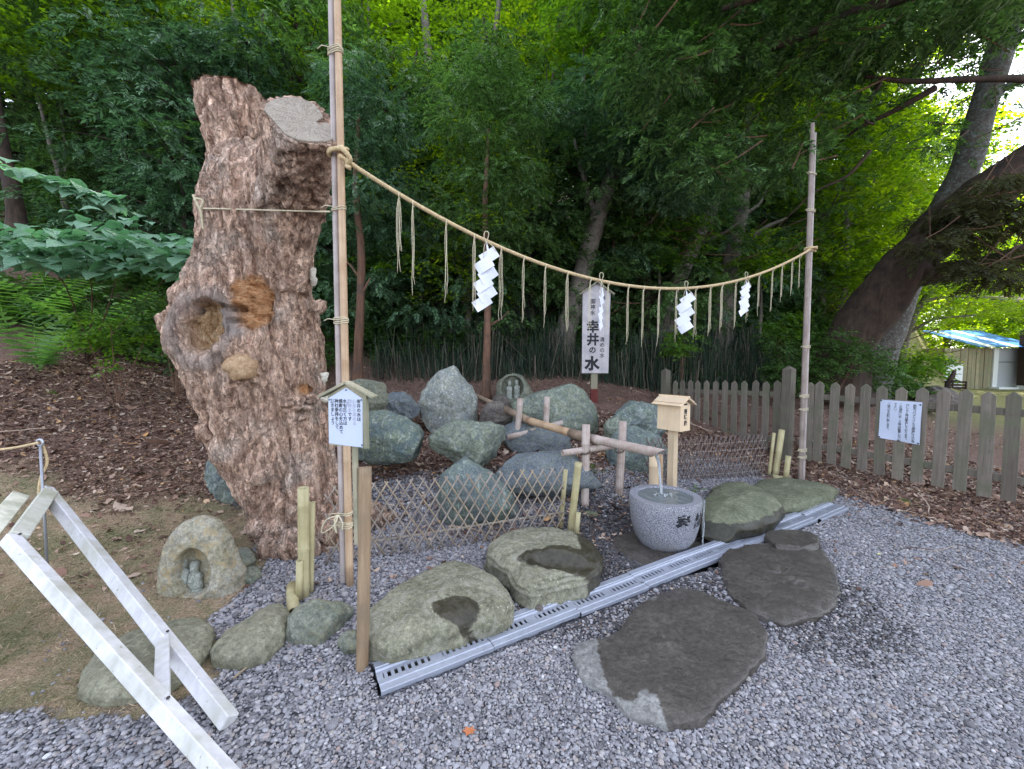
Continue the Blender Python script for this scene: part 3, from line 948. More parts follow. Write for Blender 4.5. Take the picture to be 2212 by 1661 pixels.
def wet_heart(V):
    c = G(985, 1320, .15)
    d = np.hypot((V[:, 0] - c[0]) / .17, (V[:, 1] - c[1]) / .11)
    return .95 * (1 - sstep(.5, 1.1, d))
flat_stone('edging_boulder', 'large mossy yellow grey boulder with a dark puddle, beside the log post',
           [(790, 1400), (792, 1350), (820, 1318), (880, 1275), (940, 1245), (990, 1232), (1040, 1245), (1080, 1275), (1102, 1305), (1108, 1330), (1085, 1352), (1035, 1368), (970, 1388), (900, 1410), (845, 1425), (808, 1418)],
           .045, .13, M['rock_moss'], 167, dn=.2, group=GB, amp=.035, facets=7, fcut=.9, e=3.4, wet=wet_heart, segs=160, rings=40, rel=.016)

HC = G(1195, 1228, .12)
def hollow(V):
    d = np.hypot((V[:, 0] - HC[0] - .05) / .27, (V[:, 1] - HC[1] + .01) / .11)
    k = (1 - sstep(.4, 1.0, d)) * .07
    V = V.copy(); top = V[:, 2] > .08
    V[:, 2] -= np.where(top, k, 0)
    lay = np.abs((V[:, 2] * 26) % 1 - .5)
    rad = V[:, :2] - HC[:2]; rad = rad / (np.linalg.norm(rad, axis=1)[:, None] + 1e-6)
    V[:, :2] -= rad * (lay * .03)[:, None] * (d > .9)[:, None]
    return V
def wet_hollow(V):
    d = np.hypot((V[:, 0] - HC[0] - .10) / .36, (V[:, 1] - HC[1]) / .17)
    return np.maximum(1 - sstep(.55, 1.2, d), sstep(HC[0] + .12, HC[0] + .32, V[:, 0]))
flat_stone('hollow_stone', 'layered boulder with a wet black water hollow, between mossy boulder and basin',
           [(1050, 1215), (1060, 1190), (1090, 1165), (1140, 1155), (1190, 1158), (1235, 1168), (1275, 1185), (1297, 1215), (1292, 1250), (1260, 1282), (1210, 1298), (1150, 1302), (1115, 1285), (1100, 1260), (1080, 1240)],
           .07, .13, M['rock_moss'], 178, dn=.2, group=GB, amp=.05, facets=4, fcut=.88, e=3.0, wet=wet_hollow, dent=hollow, rings=40, segs=140)
allwet = lambda V: np.full(len(V), .8)
flat_stone('basin_slab', 'wet black slab of rock under the stone basin',
           [(1318, 1190), (1330, 1165), (1370, 1155), (1420, 1160), (1480, 1168), (1510, 1180), (1505, 1200), (1460, 1222), (1410, 1240), (1360, 1238), (1330, 1215)],
           -.06, .05, M['rock_wet'], 189, group=GB, amp=.04, facets=4, e=4, wet=allwet)
flat_stone('edging_boulder', 'dark olive boulder with a mossy crown, directly right of the basin',
           [(1505, 1125), (1515, 1095), (1535, 1065), (1570, 1050), (1610, 1050), (1650, 1068), (1678, 1090), (1685, 1110), (1665, 1130), (1620, 1150), (1560, 1162), (1518, 1155)],
           .08, .15, M['rock_dark'], 190, dn=.2, group=GB, amp=.05, facets=5, e=2.2, wet=lambda V: .95 - .9 * sstep(.12, .19, V[:, 2]))
flat_stone('edging_boulder', 'low flat olive stone at the right pole, behind the far end of the drain',
           [(1618, 1058), (1640, 1042), (1690, 1036), (1740, 1042), (1790, 1052), (1810, 1062), (1790, 1080), (1740, 1096), (1690, 1100), (1650, 1085)],
           .05, .08, M['rock_dark'], 201, dn=.15, group=GB, amp=.05, facets=3, e=2.4)
flat_stone('step_stone', 'small flat dark stone lying over the far end of the drain covers',
           [(1652, 1165), (1660, 1152), (1700, 1150), (1750, 1155), (1770, 1168), (1765, 1190), (1720, 1192), (1680, 1188)],
           .035, .04, M['rock_wet'], 212, dn=.05, group=GB, amp=.04, facets=3, e=6, wet=allwet)
flat_stone('step_stone', 'round wet rippled step stone right of the big slab',
           [(1552, 1225), (1575, 1195), (1640, 1178), (1720, 1180), (1775, 1195), (1800, 1230), (1808, 1275), (1795, 1320), (1750, 1345), (1690, 1350), (1620, 1335), (1575, 1290)],
           .0, .045, M['rock_wet'], 223, dn=.08, group=GB, amp=.04, facets=2, e=6, rel=.022, segs=170, rings=42, wet=lambda V: np.full(len(V), .7), freq=2)
def wet_slab(V):
    u, v = to_px(V)
    edge = [(1290, 1400), (1320, 1500), (1370, 1520), (1385, 1475), (1420, 1500), (1450, 1610), (1560, 1600), (1660, 1500), (1700, 1400), (1650, 1280), (1500, 1240), (1400, 1300), (1300, 1330)]
    acc = 0
    for k in range(16): acc = acc + in_poly(u + 14 * math.cos(k * 2.4) * (k / 16) ** .5, v + 14 * math.sin(k * 2.4) * (k / 16) ** .5, edge)
    return .22 + acc / 16 * .62
flat_stone('step_stone', 'largest dark step slab with pale dry corners, in front of the drain',
           [(1235, 1430), (1245, 1400), (1300, 1390), (1345, 1372), (1352, 1340), (1400, 1305), (1460, 1278), (1510, 1285), (1570, 1310), (1630, 1335), (1655, 1375), (1655, 1425), (1600, 1480), (1555, 1520), (1520, 1570), (1450, 1576), (1370, 1560), (1300, 1500), (1255, 1470)],
           .004, .038, M['rock_wet'], 234, dn=.08, group=GB, amp=.022, facets=0, e=9, rel=.016, wet=wet_slab, segs=200, rings=46)
for k, (u, v, s, lab) in enumerate([(1275, 1120, .09, 'small dark mossy stone in the shade left of the basin'), (1345, 1105, .08, 'small greenish stone against the basin side near the front trestle'),
                                    (1225, 1225, .05, 'pebble sized stone at the foot of the split bamboo post'), (1160, 1320, .035, 'brown pebble between the hollow stone and the drain'),
                                    (1320, 1090, .06, 'small pale stone at the foot of the right trestle stake')]):
    c = G(u, v, 0); pl = [c + np.array([math.cos(a) * s * 1.2, math.sin(a) * s * .9, .01]) for a in np.linspace(0, 6.28, 12)[:-1]]
    stone('small_stone', lab, 'stone', pl, s * .7, s * .5, (0, 0, 1), M['rock_dark'] if k != 3 else M['rock_brown'], 300 + k, group=GB, rings=10, segs=30)

# dark stones sunk beyond the fence at the right
for k, (u, v, y, s, lab) in enumerate([(2010, 862, 9.0, .45, 'dark mound of stones behind the fence, right of the notice'), (1925, 850, 9.5, .4, 'grey stone behind the fence, above the notice')]):
    c = P(u, v, y); pl = [c + np.array([math.cos(a) * s * 1.2, 0, math.sin(a) * s * .6]) for a in np.linspace(0, 6.28, 14)[:-1]]
    stone('mound_stone', lab, 'stone', pl, .4, .4, (0, -1, 0), M['rock_brown'], 310 + k, amp=.12)

# ------------------------------------------------------------------ carved boulders
M['fig'] = mat_rock('carved_grey_stone', (.27, .285, .25), (.35, .36, .32), None, None, None, 3, bs=.25)
def figure_vf(c, s, turn):
    """one small robed figure, fused from rounded masses; c = foot, s = height"""
    m = MB()
    def e(x, y, z, a, b, d): m.add(ellipsoid((c[0] + .8 * x * s, c[1] + y * s, c[2] + z * s), (a * s * .82, b * s, d * s), 18, 12))
    e(0, 0, .16, .20, .11, .2); e(0, 0, .34, .19, .12, .22); e(0, 0, .52, .17, .11, .17)      # robe
    e(-.13, -.02, .55, .07, .08, .1); e(.13, -.02, .55, .07, .08, .1)                            # shoulders
    e(.06 * turn, -.09, .46, .12, .05, .05); e(.14 * turn, -.08, .42, .05, .05, .12)            # arms folded to the middle
    e(.02 * turn, -.02, .78, .115, .105, .13); e(.02 * turn, .0, .88, .12, .11, .08)             # head, cap
    e(.02 * turn, .0, .86, .13, .118, .03)
    e(.05 * turn, -.12, .77, .022, .03, .03)                                                     # nose
    e(.02 * turn, -.1, .71, .06, .03, .02)
    e(0, -.03, .03, .22, .13, .06)
    for k in range(3): e(0, -.105 + .01 * k, .3 - k * .09, .13, .02, .014)
    return m.out()

def carved(name, label, px, y, front, mat, fmat, seed, rc, ru, rv, figs, **kw):
    def dent(V):
        u, v = to_px(V); V = V.copy()
        d = np.hypot((u - rc[0]) / ru, (v - rc[1]) / rv)
        fr = V[:, 1] < y - .0
        k = 1 - sstep(.84, 1.0, d)
        tgt = y - front * .15
        V[:, 1] = np.where(fr & (k > 0), np.maximum(V[:, 1], V[:, 1] + (tgt - V[:, 1]) * k), V[:, 1])
        return V
    c = P(*px[0], y); root = thing(name, (c[0], y, terr(c[0], y)), label, 'carved stone')
    pl = [P(u, v, y) for u, v in px]
    o = stone('boulder', None, None, [p - np.array(root.location) for p in pl], front, front * 1.1, (0, -1, 0), mat, seed, root=root, rings=50, segs=160, dent=None, **kw)
    V = np.zeros(len(o.data.vertices) * 3, np.float32); o.data.vertices.foreach_get('co', V); V = V.reshape(-1, 3) + np.array(root.location)
    V = dent(V) - np.array(root.location); o.data.vertices.foreach_set('co', V.astype(np.float32).ravel()); o.data.update()
    for (fu, fv, hpx, turn) in figs:
        f = P(fu, fv, y - front * .32); sc = hpx * f[1] / FPX
        Vf, Q, No = voxel(figure_vf(f, sc, turn), sc * .018, 1)
        part('carved_figure', (Vf, Q), fmat, root, True)
    return root
carved('carved_boulder', 'sandy boulder carved with two embracing figures in a niche, standing on the moss',
       [(352, 1255), (362, 1220), (370, 1175), (385, 1140), (405, 1125), (430, 1120), (460, 1130), (480, 1160), (498, 1200), (518, 1245), (523, 1285), (505, 1315), (470, 1325), (400, 1300), (358, 1275)],
       2.62, .13, M['rock_sand'], M['fig'], 401, (413, 1240), 42, 56, [(399, 1286, 96, 1), (426, 1290, 88, -1)], amp=.03, facets=3, fcut=.92, e=2.8)
carved('carved_boulder', 'dark weathered boulder carved with two small figures, far behind the rock group',
       [(1072, 850), (1076, 828), (1090, 812), (1110, 806), (1128, 812), (1140, 828), (1150, 850), (1150, 880), (1110, 890), (1075, 880)],
       6.9, .28, M['rock_green'], M['fig'], 402, (1107, 838), 25, 28, [(1100, 862, 42, 1), (1117, 860, 42, -1)], amp=.04, facets=2, e=2.8)
# ------------------------------------------------------------------ the great cut stump
SY = 3.45
def bark_mat():
    t = NT('stump_bark')
    co = t.coord((1, 1, .24)); co1 = t.coord()
    n1 = t.noise(co, 14, 7, .7, .8); n2 = t.noise(co1, 3, 4, .6); n3 = t.noise(co1, 60, 5, .7)
    v = t.noise(t.coord((34, 34, 13)), 1.0, 5, .7, 1.2)
    wv = t.node('ShaderNodeVectorMath'); wv.operation = 'ADD'
    wn_ = t.node('ShaderNodeTexNoise'); wn_.inputs['Scale'].default_value = 9; wn_.inputs['Detail'].default_value = 5; t.link(co1, wn_.inputs['Vector'])
    ws = t.node('ShaderNodeVectorMath'); ws.operation = 'SCALE'; ws.inputs['Scale'].default_value = .16; t.link(wn_.outputs['Color'], ws.inputs[0])
    t.link(ws.outputs[0], wv.inputs[0]); t.link(t.coord((1, 1, .42)), wv.inputs[1])
    pc = t.voro(wv.outputs[0], 32, out='Color'); pe = t.voro(wv.outputs[0], 32, 'DISTANCE_TO_EDGE')
    plate = t.ramp(pc, [(.2, .68), (.5, 1.0), (.85, 1.35)]); pedge = t.ramp(pe, [(.0, .42), (.10, 1.0)])
    c = t.ramp(n1, [(.30, (.13, .075, .055)), (.40, (.37, .225, .16)), (.53, (.62, .415, .31)), (.72, (.82, .60, .48))])
    c = t.mix(t.ramp(n2, [(.5, 0), (.66, .6)]), c, t.ramp(n1, [(.3, (.17, .14, .12)), (.5, (.50, .41, .35)), (.7, (.72, .63, .56))]))
    c = t.mix(1.0, c, t.ramp(v, [(.36, .55), (.47, 1.0), (.65, 1.15)]), 'MULTIPLY')
    c = t.mix(1.0, c, plate, 'MULTIPLY'); c = t.mix(.6, c, pedge, 'MULTIPLY')
    c = t.mix(1.0, c, t.ramp(n3, [(.3, .7), (.7, 1.3)]), 'MULTIPLY')
    s = t.node('ShaderNodeAttribute'); s.attribute_name = 'feat'
    sp = t.node('ShaderNodeSeparateColor'); t.link(s.outputs['Color'], sp.inputs[0])
    rot = t.ramp(t.noise(t.coord((1, 1, .35)), 38, 6, .75, .6), [(.32, (.12, .055, .025)), (.46, (.42, .24, .12)), (.58, (.64, .45, .27)), (.75, (.74, .60, .43))])
    orange = t.ramp(t.noise(t.coord((1, 1, 2.2)), 26, 6, .75, .8), [(.3, (.16, .055, .025)), (.45, (.48, .21, .09)), (.58, (.62, .36, .19)), (.75, (.70, .50, .33))])
    c = t.mix(sp.outputs[0], c, rot); c = t.mix(sp.outputs[1], c, orange)
    smoothc = t.ramp(n1, [(.3, (.2, .15, .13)), (.55, (.38, .31, .28)), (.75, (.47, .40, .36))])
    c = t.mix(sp.outputs[2], c, smoothc)
    h = t.math('ADD', n1, t.math('MULTIPLY', n3, .3)); h = t.math('ADD', h, t.math('MULTIPLY', t.ramp(v, [(.35, 0), (.6, 1)]), .4)); h = t.math('ADD', h, t.math('MULTIPLY', plate, .35)); h = t.math('ADD', h, t.math('MULTIPLY', pedge, .25))
    t.bump(h, .95, .03)
    return t.set(c, .9, .15)
M['bark_stump'] = bark_mat()

prof = [(1245, 606, 770), (1190, 585, 762), (1150, 560, 752), (1100, 532, 745), (1040, 502, 737), (970, 465, 724), (900, 446, 714), (860, 428, 712), (820, 402, 712), (780, 386, 710), (745, 366, 708),
        (700, 372, 704), (650, 378, 694), (625, 393, 684), (580, 413, 674), (520, 427, 688), (450, 432, 696), (400, 445, 690), (360, 462, 672), (330, 490, 640)]
m = MB()
def sec_tube(rows, y, dy=0, flat=.86):
    V = []; F = []; seg = 40
    ys = y if hasattr(y, '__len__') else [y] * len(rows)
    for (v, l, r), y in zip(rows, ys):
        a = P(l, v, y); b = P(r, v, y)
        vis = math.sqrt(1 + (((l + r) / 2 - CX) / FPX) ** 2)
        c = (a + b) / 2; rad = (b[0] - a[0]) / 2 / vis ** .75
        for i in range(seg):
            th = 2 * math.pi * i / seg
            V.append((c[0] + rad * math.cos(th), c[1] + dy + rad * flat * math.sin(th), c[2]))
    n = len(rows)
    for k in range(n - 1):
        for i in range(seg):
            j = (i + 1) % seg
            F.append([k * seg + i, k * seg + j, k * seg + seg + j, k * seg + seg + i])
    F.append(list(range(seg - 1, -1, -1))); F.append(list(range((n - 1) * seg, n * seg)))
    return np.array(V), F
m.add(sec_tube(prof, SY))
m.add(sec_tube([(560, 425, 600), (450, 428, 590), (400, 436, 592), (340, 443, 594), (300, 440, 596), (240, 428, 590), (180, 418, 584)], SY + .05))
m.add(sec_tube([(640, 560, 676), (560, 558, 682), (500, 556, 692), (450, 556, 700), (410, 562, 704)], [3.34, 3.28, 3.22, 3.16, 3.12]))
# swollen rim round the hollow, roots, small burls
for (u, v, y, r) in [(372, 690, 3.3, .1), (376, 735, 3.28, .1), (400, 765, 3.25, .11), (440, 775, 3.2, .11), (395, 650, 3.3, .11), (430, 640, 3.25, .1), (380, 710, 3.33, .12),
                     (560, 1030, 3.1, .09), (600, 1180, 3.15, .16), (605, 1140, 3.2, .14), (575, 1100, 3.3, .12), (680, 1170, 3.15, .15), (640, 1180, 3.05, .12), (720, 1150, 3.3, .16), (620, 320, 3.1, .13), (515, 970, 3.25, .12)]:
    m.add(ellipsoid(P(u, v, y), (r, r * .9, r * 1.25), 16, 10))
a = P(740, 1090, 3.45); b = P(850, 1130, 3.75); m.add(tube(spline([P(690, 1050, 3.45), a, b], 8), [.2, .17, .15, .14, .13, .12, .11, .10], 16))
# slanted saw cuts
CUT1c, CUT1n = P(650, 262, 2.70), np.array([.20, -.78, .60])
CUT1n = CUT1n / np.linalg.norm(CUT1n)
CUT2c, CUT2n = P(500, 203, 3.45), np.array([-.05, .18, 1.0]); CUT2n = CUT2n / np.linalg.norm(CUT2n)
def on_plane(c, n, outl):
    out = []
    for u, v in outl:
        d = ray(u, v); o_ = np.array([0, 0, EYE]); out.append(o_ + d * (np.dot(c - o_, n) / np.dot(d, n)))
    return np.array(out)
ring0 = on_plane(CUT1c, CUT1n, [(562, 238), (571, 220), (592, 210), (625, 206), (657, 210), (684, 222), (704, 240), (718, 262), (733, 288), (731, 304), (714, 312), (680, 315), (643, 310), (611, 298), (595, 282), (578, 262)])
def lofted(ring, n_, tgt, rad, ns=9):
    cc = ring.mean(0); tgt = np.array(tgt)
    ang = np.arctan2(ring[:, 1] - cc[1], ring[:, 0] - cc[0]); V = []; N = len(ring)
    for k in range(ns):
        s = k / (ns - 1); e = s * s * (3 - 2 * s)
        low = tgt + np.stack([np.cos(ang) * rad, np.sin(ang) * rad * .85, 0 * ang], 1)
        V.append(ring * (1 - e) + low * e + (n_ * .05 * (1 - s) if k == 0 else 0) + (np.array([0, 0, -.0])))
    V = np.concatenate(V); F = []
    for k in range(ns - 1):
        for i in range(N):
            j = (i + 1) % N; F.append([k * N + i, k * N + j, k * N + N + j, k * N + N + i])
    F.append(list(range(N - 1, -1, -1))); F.append(list(range((ns - 1) * N, ns * N)))
    return V, F
m.add(lofted(ring0, CUT1n, P(630, 470, 3.18), .27))
V0, F0 = m.out()
SV, SQ, SN = voxel((V0, F0), .0135, 3)
def cut(V, c, n, reg):
    h = (V - c) @ n
    k = (h > 0) & reg
    V = V.copy(); V[k] = V[k] - n * h[k][:, None]
    return V
u_, v_ = to_px(SV)
# bark relief in the geometry itself
bs_ = fbm(SV * np.array([11, 11, 3.4]), 201, 4); rg = 1 - np.abs(fbm((SV + np.stack([.35 * SV[:, 2], 0 * SV[:, 2], 0 * SV[:, 2]], 1) * .6) * np.array([9, 9, 1.3]) + 7 + .5 * fbm(SV * 4, 208, 2)[:, None], 205, 3)) * 5
lump = fbm(SV * 2.6, 209, 3)
disp = bs_ * .036 - np.clip(rg, 0, 1) * .04 + lump * .035 + fbm(SV * np.array([34, 34, 20]), 215, 3) * .014
feat = np.zeros((len(SV), 4), np.float32); feat[:, 3] = 1
front = SV[:, 1] < SY
def ell(cu, cv, ru, rv, ang=0, lo=.75, hi=1.05):
    du, dv = u_ - cu, v_ - cv; ca, sa = math.cos(R(ang)), math.sin(R(ang))
    x, y = du * ca + dv * sa, -du * sa + dv * ca
    nz = fbm(SV * 9, 231, 3) * .28
    return (1 - sstep(lo, hi, np.hypot(x / ru, y / rv) + nz)) * front
e1 = ell(430, 705, 46, 64, 12); e2 = ell(540, 652, 54, 64, -6); e3 = ell(655, 840, 22, 14)
rim = (1 - sstep(.0, .4, np.abs(np.hypot((u_ - 430) / 62, (v_ - 710) / 78) - 1.0))) * front
bridge = ell(490, 690, 55, 42, 20, .5, 1.1)
groove = (1 - sstep(0, 9, np.abs(u_ - np.interp(v_, [430, 560, 620, 760, 860], [568, 572, 577, 590, 575])))) * (v_ > 380) * (v_ < 880) * front
disp = disp * (1 - .75 * np.maximum(e1, e2)) - groove * .03
for q, c_ in (((472, 658, 12, 7), .10), ((500, 663, 16, 8), .12), ((402, 665, 9, 12), .10), ((500, 690, 12, 7), .08)):
    disp -= ell(*q) * c_
SV = SV + SN * disp[:, None]
SV[:, 1] += e1 * (.15 + .12 * fbm(SV * np.array([17, 17, 7]), 240, 4)) + e2 * (.05 + .14 * fbm(SV * np.array([10, 10, 16]), 244, 4)) + e3 * .07
SV[:, 1] -= rim * .02
SV = cut(SV, CUT1c, CUT1n, (u_ > 545) & (v_ < 420) & (SV[:, 1] < 3.3))
SV = cut(SV, CUT2c, CUT2n, (u_ < 600) & (v_ < 300))
feat[:, 0] = e1; feat[:, 1] = np.maximum(e2, e3); feat[:, 2] = np.clip(np.maximum(rim * (1 - e1) * .7, bridge * (1 - e2) * (1 - e1)), 0, 1)
sroot = thing('tree_stump', (float(P(620, 1190, SY)[0]), SY, 0), 'massive sawn off trunk with two cut limbs and a rotten hollow', 'tree stump')
tk = mk('trunk', SV - np.array(sroot.location), SQ, M['bark_stump'], sroot, True, {'feat': feat})

t = NT('sawn_face')
oc = t.coord(world=False); sx = t.node('ShaderNodeVectorMath'); sx.operation = 'LENGTH'; t.link(oc, sx.inputs[0])
nn = t.noise(oc, 9, 5, .7)
rings_ = t.math('SINE', t.math('MULTIPLY', t.math('ADD', sx.outputs['Value'], t.math('MULTIPLY', nn, .035)), 330))
c = t.mix(t.ramp(rings_, [(.1, 0), (.9, .6)]), (.33, .285, .235), (.225, .185, .145))
ang = t.node('ShaderNodeTexGradient'); ang.gradient_type = 'RADIAL'; t.link(oc, ang.inputs[0])
cb = t.node('ShaderNodeCombineXYZ'); t.link(t.math('MULTIPLY', ang.outputs['Fac'], 34), cb.inputs[0]); t.link(t.math('MULTIPLY', sx.outputs['Value'], 7), cb.inputs[1])
rc_ = t.noise(cb.outputs[0], 1.0, 4, .6, .4)
c = t.mix(t.ramp(rc_, [(.47, 0), (.5, .8), (.53, 0)]), c, (.13, .095, .07))
cr = t.noise(t.coord((2.5, 2.5, 2.5), world=False), 9, 6, .75, 2.5)
c = t.mix(t.ramp(cr, [(.475, 0), (.5, .85), (.525, 0)]), c, (.12, .09, .07))
c = t.mix(t.ramp(t.noise(oc, 22, 4), [(.55, 0), (.75, .45)]), c, (.42, .39, .36))
t.bump(nn, .3, .01)
M['sawn'] = t.set(c, .85, .2)
def cut_face(c, n, outl, notch=None):
    """outl: outline as pixels on the cutting plane"""
    pts = []
    for u, v in outl:
        d = ray(u, v); o_ = np.array([0, 0, EYE]); k = np.dot(c - o_, n) / np.dot(d, n); pts.append(o_ + d * k)
    pts = np.array(pts); ctr = pts.mean(0)
    a, b, _ = frame(n)
    q = np.stack([(pts - ctr) @ a, (pts - ctr) @ b], 1); q = resample(q, 90, None)
    m = MB(); V = []
    for zz, k in ((-.02, .965), (0.001, .965), (0.005, .95)):
        V.append(np.stack([q[:, 0] * k, q[:, 1] * k, np.full(len(q), zz)], 1))
    V = np.concatenate(V); n_ = 90; F = []
    for r_ in range(2):
        for i in range(n_):
            j = (i + 1) % n_; F.append([r_ * n_ + i, r_ * n_ + j, r_ * n_ + n_ + j, r_ * n_ + n_ + i])
    F.append([2 * n_ + i for i in range(n_)])
    o = mk('sawn_face', V, F, M['sawn'], sroot, False)
    mt = Matrix(((a[0], b[0], n[0], 0), (a[1], b[1], n[1], 0), (a[2], b[2], n[2], 0), (0, 0, 0, 1)))
    o.matrix_local = Matrix.Translation(Vector(ctr + n * .004) - sroot.location) @ mt
    return o
cut_face(CUT1c, CUT1n, [(566, 238), (575, 222), (595, 213), (625, 210), (655, 214), (680, 226), (696, 245), (700, 256), (688, 262), (682, 266), (692, 272), (706, 266), (722, 276), (731, 290), (728, 302), (712, 309), (680, 311), (645, 306), (615, 294), (602, 278), (588, 262)])['label'] = 'pale sawn face with growth rings and a notch, on the right limb'
# bark rim collar round the right cut is part of the trunk; fungi and burls on the bark
M['burl'] = M['bark_stump']
M['burl_orange'] = mat_rock('orange_burl', (.36, .21, .11), (.52, .36, .22), None, None, None, 7, patch=(.3, .17, .1), bs=1.0)
M['fungus'] = mat_rock('pale_fungus', (.50, .46, .38), (.62, .58, .50), None, None, None, 8, patch=(.4, .34, .26), bs=.8)
def lumpy(u, v, y, rx, rz, mat, name, seed, label=None, ry=None, amp=.25):
    c = P(u, v, y); r = np.array([rx, ry or rx * .8, rz])
    V, F = ellipsoid((0, 0, 0), (1, 1, 1), 32, 20)
    V = V * (1 + amp * fbm(V * 1.6 + seed, seed, 4) + amp * .35 * np.abs(fbm(V * 4.5 + seed, seed + 3, 3)))[:, None] * r + c
    return part(name, (V + fbm(V * 22, seed + 50, 4)[:, None] * .018, F), mat, sroot, True, label)
def surf(u, v, off=0.0):
    k = np.argsort((u_ - u) ** 2 + (v_ - v) ** 2)[:40]; return float(SV[k, 1].min()) + off
lumpy(522, 792, surf(522, 792, .01), .112, .105, M['burl_orange'], 'burl', 1, 'round orange cracked burl below the hollow')
lumpy(446, 933, surf(455, 930, .05), .09, .08, M['burl'], 'burl', 2)
lumpy(555, 1140, 3.1, .085, .09, M['burl'], 'burl', 3)
lumpy(562, 1032, surf(562, 1032, .02), .07, .07, M['burl'], 'burl', 4)
for k, (u, v, rx) in enumerate([(690, 663, .055), (706, 432, .045), (698, 402, .035), (700, 815, .035), (704, 858, .04)]):
    lumpy(u, v, 3.35, rx, rx * 1.1, M['burl'] if k < 3 else M['fungus'], 'bracket_fungus', 10 + k)
lumpy(676, 598, 3.32, .035, .075, M['fungus'], 'bracket_fungus', 20, 'white coral like fungus on the right flank')
for k, (u, v, rx) in enumerate([(640, 880, .055), (662, 882, .05), (672, 868, .04), (622, 872, .045), (655, 902, .045), (680, 858, .06)]):
    lumpy(u, v, surf(u, v, .015), rx, .022, M['burl'], 'bracket_fungus', 30 + k, None, .05)
# ------------------------------------------------------------------ bamboo poles carrying the rope
def pole(name, label, culms, mats, ties, extra=()):
    base = culms[0][0]
    r = thing(name, (base[0], base[1], base[2]), label, 'bamboo pole', 'bamboo poles holding the straw rope')
    for i, ((p0, p1, r0, r1, off), mt) in enumerate(zip(culms, mats)):
        part('culm', bamboo(p0, p1, r0, r1, .34, off=off), mt, r, True)
    for z, mt, turns in ties:
        m = MB()
        c0 = [np.asarray(c[0]) + (np.asarray(c[1]) - np.asarray(c[0])) * ((z - c[0][2]) / (c[1][2] - c[0][2])) for c in culms]
        c = sum(c0) / len(c0); half = np.linalg.norm(c0[-1] - c0[0]) / 2; rr = culms[0][2] + .004
        dr = (c0[-1] - c0[0]) / (2 * half)
        for k in range(turns):
            pts = []
            for a in np.linspace(0, 2 * math.pi, 21):
                pts.append(c + dr * (half * math.copysign(1, math.cos(a)) * min(1, abs(math.cos(a)) * 3) + rr * math.cos(a)) + np.array([-dr[1], dr[0], 0]) * rr * math.sin(a) + np.array([0, 0, (k - turns / 2) * .009 + .006 * math.sin(a + k)]))
            m.add(tube(pts, .0035, 6, False))
        p = c + np.array([-.02, -rr - .004, 0]); m.add(tube([p, p + [-.05, -.01, .005], p + [-.08, 0, -.008]], .003, 5))
        part('binding', m.out(), mt, r, True)
    return r
pb = G(736, 1290, 0.0)
def pl_pt(u, v, y=2.62): return P(u, v, y)
x0 = -1.155
pole('bamboo_pole', 'tall pair of weathered bamboo culms tied together beside the big stump',
     [((-1.175, 2.66, -.06), (-1.157, 2.66, 4.75), .0225, .0195, .2), ((-1.124, 2.64, -.06), (-1.110, 2.64, 4.75), .0255, .021, .6)],
     [M['bamboo_grey'], M['bamboo_tan']],
     [(3.55, M['twine'], 4), (2.93, M['twine'], 3), (2.56, M['twine'], 2), (1.83, M['twine'], 4), (.52, M['twine'], 2), (.44, M['twine'], 4)])
part('rod', tube([(-1.205, 2.69, -.05), (-1.205, 2.69, .62)], .008, 8), M['rust'], bpy.data.objects['bamboo_pole'], True)
pole('bamboo_pole', 'thinner pair of grey bamboo culms tied to the picket fence post',
     [((3.74, 5.02, -.1), (3.72, 5.04, 4.5), .029, .022, .1), ((3.795, 5.05, -.1), (3.775, 5.07, 4.4), .024, .018, .5)],
     [M['bamboo_dull'], M['bamboo_grey']],
     [(3.9, M['twine'], 2), (3.45, M['twine'], 3), (2.97, M['rope'], 4), (1.75, M['twine'], 3), (1.12, M['twine'], 4), (.95, M['twine'], 3), (.42, M['twine'], 4), (.33, M['twine'], 3)])
# bow on the left pole
c = np.array([-1.17, 2.595, .52]); m = MB()
for s in (-1, 1):
    m.add(tube(spline([c, c + [-.05 + .03 * s, -.02, -.03], c + [-.06 + .05 * s, -.01, -.12], c + [-.02, -.02, -.06], c], 16), .0045, 6))
m.add(tube(spline([c, c + [.03, -.01, -.05], c + [.02, 0, -.11]], 8), .0045, 6))
part('bow', m.out(), M['twine'], bpy.data.objects['bamboo_pole'], True)

# ------------------------------------------------------------------ the straw rope, its tassels and paper streamers
RA, RB = np.array([-1.10, 2.58, 2.86]), np.array([3.72, 5.0, 2.95])
def rp(t): 
    p = RA + (RB - RA) * t; p = p.copy(); p[2] -= 4 * .65 * t * (1 - t) * (1 + .12 * (.5 - t)); return p
def t_of(u):
    ts = np.linspace(0, 1, 2001); px = to_px(np.array([rp(t) for t in ts]))[0]
    return ts[np.argmin(np.abs(px - u))]
sr = thing('straw_rope', RA, 'twisted straw rope sagging between the two bamboo poles', 'rope')
pts = [rp(t) for t in np.linspace(0, 1, 90)]
part('cord', rope(pts, .0145, .05), M['rope'], sr, True)
for (c, rr) in ((RA + [-.03, .06, .02], .062), (RB + [.05, .05, .0], .066)):
    pts = [c + np.array([math.cos(a) * rr, math.sin(a) * rr * .75, .02 * math.sin(a * .5) + a * .004]) for a in np.linspace(0, 4 * math.pi, 60)]
    part('knot', rope(pts, .012, .045), M['rope'], sr, True)
k0 = RA + [.02, -.01, .0]
part('knot', rope(spline([k0 + [0, 0, .05], k0 + [.03, -.03, .01], k0 + [.06, -.01, -.03], k0 + [.02, .02, -.05], k0 + [.05, 0, -.08]], 20), .014, .045), M['rope'], sr, True)
